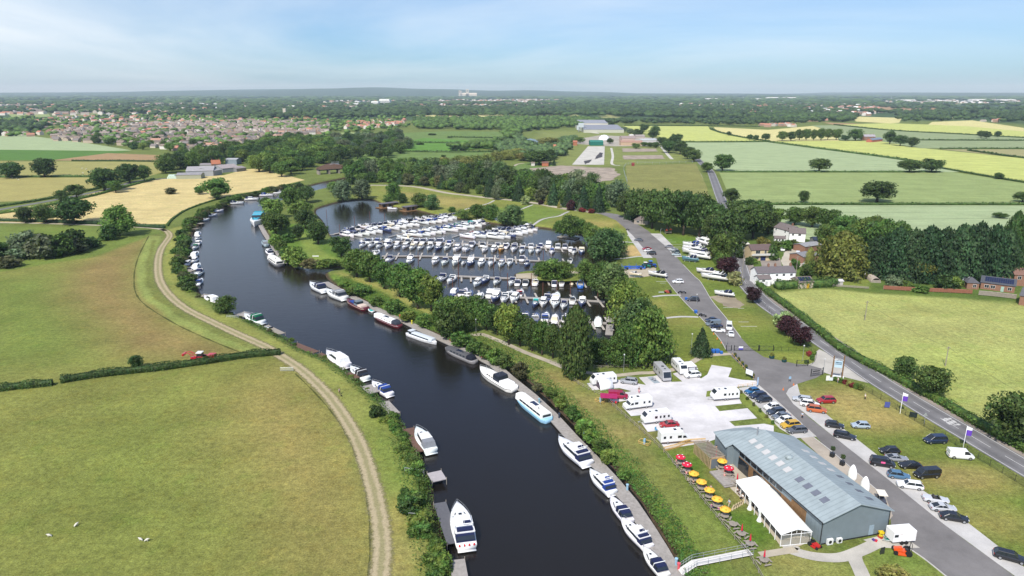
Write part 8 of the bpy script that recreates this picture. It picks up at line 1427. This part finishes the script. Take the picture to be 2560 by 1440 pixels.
for i,(x,y,lb)in enumerate(((1606,1110,'service point in a timber surround at the lower fence'),(1496,1005,'service point in a timber surround at the upper fence'))):
 p=P(x+5,y);r=thing('service_point','blue %s'%lb,'service point',(p.x,p.y,0),R(-35));ob('pedestal',MB().box(-.2,.2,-.2,.2,0,1.3).mesh('pedestal',PLAIN),r,color=(.22,.38,.5));ob('rails',MB().path([(-1.2,-.8,.7),(1.2,-.8,.7),(1.2,.8,.7),(-1.2,.8,.7),(-1.2,-.8,.7)],.06).path([(-1.2,-.8,.3),(1.2,-.8,.3),(1.2,.8,.3)],.05).mesh('rails',WOODY),r)
redm=MB().tube((0,0,0),(0,0,1.1),.22,n=8).lathe([(.3,1.1),(.3,1.3),(.05,1.4)],n=8).mesh('life_ring_post',PLAIN)
for i,(x,y,c)in enumerate(((1506,1152,(.5,.05,.03)),(1126,853,(.6,.06,.03)),(1130,855,(.5,.45,.03)),(1030,810,(.55,.5,.03)),(1000,796,(.5,.1,.05)),(1205,893,(.45,.1,.08)),(1460,1090,(.25,.4,.5)),(1568,1225,(.25,.4,.5)),(1690,1412,(.25,.4,.5)),(1696,1424,(.55,.08,.1)),(1348,1008,(.2,.35,.42)),(1398,1045,(.03,.04,.06)))):
 p=P(x,y,WZ+.45);tag(ob('quay_post',redm,None,(p.x,p.y,WZ+.45),color=c),'%s post on the long river pontoon, %s'%('red' if c[0]>.4 and c[1]<.2 else 'yellow' if c[0]>.4 else 'blue grey','by number %s from the upstream end'%ORD[sorted((1506,1126,1130,1030,1000,1205,1460,1568,1690,1696,1348,1398)).index(x)]),'post','posts on the river pontoon')
gw=thing('gangway','white sided gangway ramp from the lawn down to the pontoon','gangway');a,b2=P(1735,1412),P(1876,1386);a3=P(1700,1432,-1);m=MB();rl=MB()
for u,v_,z0,z1 in((a3,a,-.9,.35),(a,b2,.35,.5)):
 t=(v_-u);t.z=0;t.normalize();n=Vector((-t.y,t.x,0))*.8;m.add([(*(u+n).xy,z0),(*(u-n).xy,z0),(*(v_-n).xy,z1),(*(v_+n).xy,z1)],[(0,1,2,3)])
 for sgn in(1,-1):
  for hh in(.5,1.0):rl.tube((*(u+n*sgn).xy,z0+hh),(*(v_+n*sgn).xy,z1+hh),.03)
  for i in range(6):w_=u.lerp(v_,i/5);zz_=z0+(z1-z0)*i/5;rl.tube((*(w_+n*sgn).xy,zz_-.8),(*(w_+n*sgn).xy,zz_+1),.03)
ob('walkway',m.mesh('walkway',mat('white_ramp',(.55,.53,.5),.8)),gw);ob('hand_rail',rl.mesh('hand_rail',STEEL),gw)
for i,(x,y,c,lb)in enumerate(((2201,1345,(.6,.45,.02),'yellow crate on top of the crate stack at the service door'),(2201,1345,(.6,.45,.02),'middle yellow crate in the stack at the service door'),(2201,1345,(.45,.05,.03),'red crate at the bottom of the stack at the service door'),(2217,1350,(.02,.2,.15),'green tub on the service yard'),(2190,1354,(.5,.03,.05),'small red box on the service yard'),(2184,1352,(.08,.05,.25),'small blue box on the service yard'),(2210,1346,(.5,.6,.4),'pale green sack beside the crate stack'))):
 p=P(x,y);tag(ob('crate',MB().loft([[(-.4,-.3,0),(.4,-.3,0),(.4,.3,0),(-.4,.3,0)],[(-.46,-.35,.42),(.46,-.35,.42),(.46,.35,.42),(-.46,.35,.42)],[(-.4,-.3,.42),(.4,-.3,.42),(.4,.3,.42),(-.4,.3,.42)],[(-.36,-.26,.1),(.36,-.26,.1),(.36,.26,.1),(-.36,.26,.1)]]).mesh('crate',PLAIN)if i==0 else bpy.data.meshes['crate'],None,(p.x,p.y,.06+(2-i)*.44 if i<3 else.06),i,.9 if i<4 else.6,color=c),lb,'crate')
sw=thing('swing_frame','metal swing frame on the play lawn','swing',(*P(1656,583).xy,0));ob('frame',MB().path([(-1.2,-.8,0),(-1,0,2.4),(-1.2,.8,0)],.06).path([(1.2,-.8,0),(1,0,2.4),(1.2,.8,0)],.06).tube((-1,0,2.4),(1,0,2.4),.06).mesh('frame',STEEL),sw)
pf=thing('climbing_frame','small climbing frame with orange roofs on the play lawn','play frame',(*P(1671,585).xy,0));ob('deck',MB().box(-1.6,1.6,-.8,.8,1.0,1.1).mesh('deck',WOODG),pf);ob('posts',MB().tube((-1.5,0,0),(-1.5,0,2),.1).tube((1.5,0,0),(1.5,0,2),.1).mesh('posts',WOODG),pf);ob('roof',MB().lathe([(.9,2),(.05,2.9)],(-1.1,0,0),4).lathe([(.9,2.3),(.05,3.3)],(1.1,0,0),4).mesh('roof',PLAIN),pf,color=(.5,.1,.04))
tb2=thing('bench','pale bench on the lawn next to the red machine','bench',(*P(1653,733).xy,0));ob('seat',MB().box(-1,1,-.3,.3,.4,.5).mesh('seat',GEL),tb2,color=(.5,.55,.5));ob('legs',MB().box(-.9,-.8,-.3,.3,0,.4).box(.8,.9,-.3,.3,0,.4).mesh('legs',STEEL),tb2)
# ================================================================== FAR COUNTRY
def lowcrown(r,n=3):
 import bmesh
 bm=bmesh.new();bmesh.ops.create_icosphere(bm,subdivisions=1,radius=1);vs=np.array([v.co[:]for v in bm.verts]);fs=np.array([[v.index for v in f.verts]for f in bm.faces]);bm.free();return vs,fs
CV,CF=lowcrown(None)
def forest(name,label,pts,hs,ws,col,seed,kind='stuff'):
 r=np.random.default_rng(seed);n=len(pts);V_=[];F_=[];k=2;off=0
 for i in range(n):
  for j in range(k):
   jit=1+r.uniform(-.28,.28,len(CV))[:,None];s=np.array([ws[i]*.5,ws[i]*.5,hs[i]*.42])*r.uniform(.65,1,3)
   V_.append(CV*jit*s+np.array([pts[i][0]+r.uniform(-.3,.3)*ws[i],pts[i][1]+r.uniform(-.3,.3)*ws[i],hs[i]*r.uniform(.45,.6)]));F_.append(CF+off);off+=len(CV)
 me=np_mesh(name,np.concatenate(V_),np.concatenate(F_),[LEAF]);return tag(ob(name,me,color=col),label,kind=kind)
def scatter(px,n,seed,clump=0.):
 poly=np.array([tuple(P(a,b).xy)for a,b in px]);r=np.random.default_rng(seed);out_=np.zeros((0,2));lo,hi=poly.min(0),poly.max(0);t=0
 while len(out_)<n and t<60:
  q=r.uniform(lo,hi,(n*3,2));q=q[sdf(q[:,0],q[:,1],poly)>0]
  if clump:q=q[wave(q[:,0],q[:,1],clump,seed)>-.15]
  out_=np.concatenate([out_,q]);t+=1
 return out_[:n]
def wood(name,label,px,n,h,wd,col,seed,clump=0.):
 p=scatter(px,n,seed,clump);r=np.random.default_rng(seed);forest(name,label,p,r.uniform(h[0],h[1],len(p)),r.uniform(wd[0],wd[1],len(p)),G_[col],seed)
wood('riverside_wood','scrubby wood along the river beyond the pale willows',[(1100,372),(1240,360),(1290,345),(1300,330),(1440,318),(1470,312),(1500,300),(1280,296),(1040,300),(1040,322),(1250,326),(1268,345),(1240,375)],1500,(7,14),(11,20),'md',1)
wood('riverside_wood','scrub beside the river west of the concrete yard',[(1240,375),(1300,340),(1330,372),(1440,345),(1420,375),(1400,400),(1340,400),(1290,400),(1250,395)],300,(5,11),(8,15),'ww',2)
wood('parkland_wood','dense parkland wood beyond the village',[(640,300),(860,296),(1040,292),(1290,290),(1500,288),(1700,296),(1930,300),(2140,296),(2120,286),(1800,272),(1300,268),(980,273),(700,275),(560,278),(420,285)],3200,(10,20),(20,34),'dk',3)
wood('parkland_wood','dark wood block right of the far barley',[(1880,302),(2140,306),(2120,290),(1880,288)],260,(12,18),(18,28),'dk',4)
wood('parkland_wood','tree belt behind the upper far barley',[(1500,309),(1900,313),(2060,305),(1890,300),(1500,302)],240,(8,14),(12,20),'dk',5)
wood('parkland_wood','parkland trees on the far right',[(2240,306),(2440,300),(2560,312),(2700,318),(2700,280),(2300,280),(2240,286)],420,(10,18),(16,26),'dk',6)
wood('village_trees','garden trees scattered through the village',[(-100,345),(110,340),(330,368),(560,382),(760,352),(860,335),(1020,325),(1020,296),(640,292),(300,290),(-100,300)],1100,(5,12),(9,18),'md',7,.012)
wood('village_trees','dark trees at the far left edge of the village',[(-100,350),(60,335),(120,320),(60,308),(-100,312)],240,(8,16),(14,24),'dk',8)
wood('town_trees','hazy trees of the distant town',[(-900,292),(3400,292),(3400,262),(-900,262)],4200,(10,22),(24,46),'dk',9,.0035)
wood('town_trees','farthest band of hazy trees under the hills',[(-900,262),(3400,262),(3400,247),(-900,247)],5200,(12,26),(50,110),'dk',10,.0016)
wood('town_trees','last line of woods at the foot of the hills',[(-900,247),(3400,247),(3400,240.5),(-900,240.5)],2600,(18,34),(120,240),'dk',11)
hm={}
for i,(w_,d,h,rh)in enumerate(((11,7.5,4.6,2.4),(9,7,2.8,2.6),(16,7,4.6,2.3),(8,9,2.9,3.2))):
 hm[i]=(MB().loft([[(-w_/2,-d/2,0),(-w_/2,-d/2,h),(-w_/2,0,h+rh),(-w_/2,d/2,h),(-w_/2,d/2,0)],[(w_/2,-d/2,0),(w_/2,-d/2,h),(w_/2,0,h+rh),(w_/2,d/2,h),(w_/2,d/2,0)]]).box(-w_*.3,-w_*.1,-d/2-.05,-d/2,1,2.2).mesh('wall',WALLM),hslab(hslab(MB(),(-w_/2-.3,-d/2-.4,h-.2),(w_/2+.3,-d/2-.4,h-.2),(w_/2+.3,0,h+rh+.1),(-w_/2-.3,0,h+rh+.1),.2),(-w_/2-.3,d/2+.4,h-.2),(w_/2+.3,d/2+.4,h-.2),(w_/2+.3,0,h+rh+.1),(-w_/2-.3,0,h+rh+.1),.2).box(w_*.2,w_*.2+.9,-.4,.5,h+rh-.6,h+rh+1.1).mesh('roof',mat('distant_roof_tiles',None,.85,.12,.5)))
WC=[(.52,.44,.34),(.50,.45,.38),(.32,.21,.15),(.58,.55,.50),(.38,.31,.24)];RG=[(.19,.15,.12),(.15,.12,.10),(.23,.19,.16),(.17,.15,.14)];RO=[(.36,.165,.11),(.29,.145,.105),(.36,.21,.15)]
vill=[(125,352),(330,366),(470,384),(560,378),(640,358),(760,345),(830,328),(820,312),(640,302),(330,312),(130,330)];pts=[];rr=random.Random(5);poly=np.array([tuple(P(a,b).xy)for a,b in vill]);lo,hi=poly.min(0),poly.max(0)
yy=lo[1];row_i=0
while yy<hi[1]:
 xx=lo[0]+rr.uniform(0,10)
 while xx<hi[0]:pts.append((xx+rr.uniform(-2,2),yy+rr.uniform(-4,4),rr.choice([0,0,1.57])+.25*math.sin(yy/90)+rr.uniform(-.1,.1)));xx+=rr.uniform(15,21)
 yy+=24
pa=np.array([p[:2]for p in pts]);keep=(sdf(pa[:,0],pa[:,1],poly)>0);pts=[p for p,k in zip(pts,keep)if k];pts.sort(key=lambda p:p[1]);print('houses',len(pts))
def distant(name,label,lst,sc=(1,1)):
 v,f,mi=[],[],[];r=random.Random(len(lst));mats=[];
 groups={}
 for x,y,a,oc in lst:
  w_,d,h,rh=r.uniform(9,15)*sc[0],r.uniform(7,9)*sc[0],r.uniform(3,5.5)*sc[1],2.6*sc[1];c,s=math.cos(a),math.sin(a);q=lambda px_,py_:(x+c*px_-s*py_,y+s*px_+c*py_);o=len(v)
  for xx in(-w_/2,w_/2):
   for y_,z_ in((-d/2,0),(-d/2,h),(0,h+rh),(d/2,h),(d/2,0)):v.append((*q(xx,y_),z_))
  f+=[(o,o+5,o+6,o+1),(o+3,o+8,o+9,o+4)];mi+=[r.randrange(3)]*2;f+=[(o,o+1,o+2,o+3,o+4)[::-1],(o+5,o+6,o+7,o+8,o+9)];mi+=[mi[-1]]*2;f+=[(o+1,o+6,o+7,o+2),(o+2,o+7,o+8,o+3)];mi+=[3+oc]*2
 me=bpy.data.meshes.new(name);me.from_pydata(v,[],f)
 for i,c in enumerate([WC[1],WC[2],WC[3],RG[0],RG[2],RO[0],(.6,.6,.58)]):me.materials.append(mat('far_house_%d'%i,c,.85,.1,.05))
 me.polygons.foreach_set('material_index',mi);return tag(ob(name,me),label,kind='stuff')
for i,(x,y,a)in enumerate(pts[:296]):
 k=rr.randrange(4);wi=rr.randrange(5);red=rr.random()>.93;r=thing('village_house','%s village house with a %s roof'%(('sandy','cream','brown brick','white','buff')[wi],'red' if red else 'grey brown'),'house',(x,y,0),a,'houses of the village');ob('wall',hm[k][0],r,color=WC[wi]);ob('roof',hm[k][1],r,color=rr.choice(RO if red else RG))
distant('village_houses','mass of small houses in the farther part of the village',[(x,y,a,rr.choice([0,1,0,1,2]if rr.random()<.2 else[0,1]))for x,y,a in pts[296:]])
L_=[]
for px,n,oc in(([(-60,345),(120,340),(250,330),(640,302),(640,290),(200,292),(-60,305)],190,(2,2,0,2)),([(690,302),(830,312),(825,300),(690,292)],22,(2,)),([(860,326),(1000,316),(1015,300),(1000,302),(870,306)],60,(2,)),([(2440,306),(2500,306),(2500,302),(2440,302)],5,(2,1)),([(1900,318),(1985,318),(1985,313),(1900,313)],14,(2,0)),([(2010,305),(2080,305),(2080,300),(2010,300)],8,(2,))):
 L_+=[(x,y,rr.uniform(0,3),rr.choice(oc))for x,y in scatter(px,n,n)]
distant('red_roofed_houses','older houses with orange red roofs around the village',L_)
T2=[]
for px,n,oc in(([(-300,290),(500,290),(500,255),(-300,255)],1100,(2,0,1,1,2)),([(500,282),(1000,272),(1000,252),(500,252)],260,(2,0,3)),([(1000,282),(1400,276),(1400,250),(1000,250)],480,(2,0,3,0)),([(1660,284),(2200,290),(2200,262),(1700,262)],480,(2,2,0,3)),([(1700,262),(2560,262),(2560,247),(1700,247)],260,(3,3,2,0)),([(2240,262),(2540,262),(2540,252),(2240,252)],120,(3,0,3))):
 T2+=[(x,y,rr.uniform(0,3),rr.choice(oc))for x,y in scatter(px,n,n+1)]
distant('town_houses','distant town of small houses under the horizon',T2,(1.7,1.5))
FW=mat('far_white_wall',(.66,.66,.64),.7,.05,.02);FS=mat('far_stone',(.46,.42,.34),.85,.08,.05)
def far_block(name,label,x0,x1,yb,h,d,m,cat='building',extra=None):
 a,b2=P(x0,yb),P(x1,yb);r=thing(name,label,cat,(a.x,a.y,0),0,'pale buildings on the horizon');w_=b2 .x-a.x;mb=MB().box(0,w_,0,d,0,h*.8).box(w_*.03,w_*.97,d*.05,d*.95,h*.8,h);ob('wall',mb.mesh('wall',m),r);ob('window_band',MB().box(w_*.04,w_*.96,-.4,0,h*.3,h*.42).box(w_*.04,w_*.96,-.4,0,h*.58,h*.68).mesh('window_band',GLASS),r);return r,w_
for i,(x0,x1,yb,h,lb)in enumerate(((866,900,265,14,'low white stand left of the racecourse grandstand'),(928,946,265,26,'orange roofed stand at the racecourse'),(948,974,262,34,'tallest white grandstand of the racecourse'),(886,898,262,20,'little white cupola building by the racecourse'),(1488,1528,240,30,'pale block with white front on the horizon right of centre'),(1765,1795,252,22,'white works with a band of windows among the far trees'),(1878,1920,252,20,'cluster of pale works buildings, right one'),(1850,1875,247,18,'cluster of pale works buildings, left one'),(445,452,236,46,'small white tower on the left horizon'),(1918,1992,249,24,'pale retail sheds on the horizon'),(2250,2330,254,16,'long white roof in the distant right town, left'),(2430,2470,254,20,'orange white block in the distant right town'),(2500,2540,253,16,'low white roof at the far right of the town'),(860,1060,237,20,'long pale roofs along the horizon left of the minster'),(1180,1230,236,22,'pale roofs right of the minster'),(1350,1390,240,20,'small pale roofs centre horizon'))):
 far_block('horizon_building',lb,x0,x1,yb,h,60,FW)
a=P(1147,243.5);S=(P(1174,243.5).x-a.x)/27.;ms=thing('cathedral','pale stone cathedral with three towers on the horizon','cathedral',(a.x,a.y,0));Hh=HT(a,223)
def tow(x0,x1,h,nm,d=6):
 m=MB().box(x0*S,x1*S,0,d*S,0,h)
 for x in(x0,x1):m.tube((x*S,0,h),(x*S,0,h*1.07),.5*S*.5,.05,4)
 t=ob(nm,m.mesh(nm,FS),ms);ob('belfry_opening',MB().box((x0*.7+x1*.3)*S,(x0*.55+x1*.45)*S,-1,0,h*.68,h*.9).box((x0*.45+x1*.55)*S,(x0*.3+x1*.7)*S,-1,0,h*.68,h*.9).mesh('belfry_opening',GLASS),t)
tow(0,4.5,Hh*.84,'west_tower');tow(0.1,4.6,Hh*.84,'west_tower')if False else tow(5,8,Hh*.78,'west_tower');tow(18,25,Hh,'central_tower',8);ob('nave',MB().loft([[(4*S,0,0),(4*S,0,Hh*.42),(4*S,3*S,Hh*.55),(4*S,6*S,Hh*.42),(4*S,6*S,0)],[(45*S,0,0),(45*S,0,Hh*.42),(45*S,3*S,Hh*.55),(45*S,6*S,Hh*.42),(45*S,6*S,0)]]).mesh('nave',FS),ms)
a=P(708,290);r=thing('church','square towered stone church at the back of the village','church',(a.x,a.y,0));ob('tower',MB().box(0,9,0,9,0,24).tube((0,0,24),(0,0,27),.6,.1,4).tube((9,0,24),(9,0,27),.6,.1,4).mesh('tower',FS),r);ob('nave',MB().loft([[(9,0,0),(9,0,8),(9,6,13),(9,12,8),(9,12,0)],[(32,0,0),(32,0,8),(32,6,13),(32,12,8),(32,12,0)]]).mesh('nave',WALLM),r,color=RO[0])
# ------------------------------------------------------------------ labels: single out members of small look-alike groups by their place
groups={}
for o in COL.objects:
 if o.parent is None and 'label' in o.keys():groups.setdefault(o['label'],[]).append(o)
for lb,lst in groups.items():
 n=len(lst);nw=len(lb.split())
 if n<2:continue
 xs={o.name:o.location.x/max(1,o.location.y)for o in lst};byx=sorted(lst,key=lambda o:xs[o.name]);byy=sorted(lst,key=lambda o:o.location.y)
 if n<=25 and nw<=12:
  rx=xs[byx[-1].name]-xs[byx[0].name];ry=math.log(max(1,byy[-1].location.y)/max(1,byy[0].location.y))
  for i,o in enumerate(byx if rx>ry*.5 else byy):o['label']='%s, %s from the %s'%(lb,ORD[i],'left' if rx>ry*.5 else 'near end')
 elif n>25 and nw<=11:
  for i,o in enumerate(byx):o['_x']=i*5//n
  for i,o in enumerate(byy):o['_y']=i*3//n
  for o in lst:o['label']='%s, %s, %s'%(lb,('far left','left','middle','right','far right')[o['_x']],('near edge','centre','back')[o['_y']]);del o['_x'],o['_y']
for o in COL.objects:
 if o.parent is None and 'label' in o.keys()and len(o['label'].split())>16:o['label']=' '.join(o['label'].replace('large ','').replace('small ','').split()[:16])
 # ------------------------------------------------------------------ air
m=bpy.data.materials.new('haze_air');m.use_nodes=True;nt=m.node_tree;nt.nodes.clear();o=N(nt,'ShaderNodeOutputMaterial');v=N(nt,'ShaderNodeVolumePrincipled');v.inputs['Density'].default_value=HAZE;v.inputs['Color'].default_value=(.66,.84,1.0,1);v.inputs['Absorption Color'].default_value=(1,1,1,1);v.inputs['Anisotropy'].default_value=.0;nt.links.new(v.outputs[0],o.inputs['Volume'])
tag(ob('haze',box_mesh('haze',m,-17500,17500,-1500,20500,-9,260)),kind='stuff')
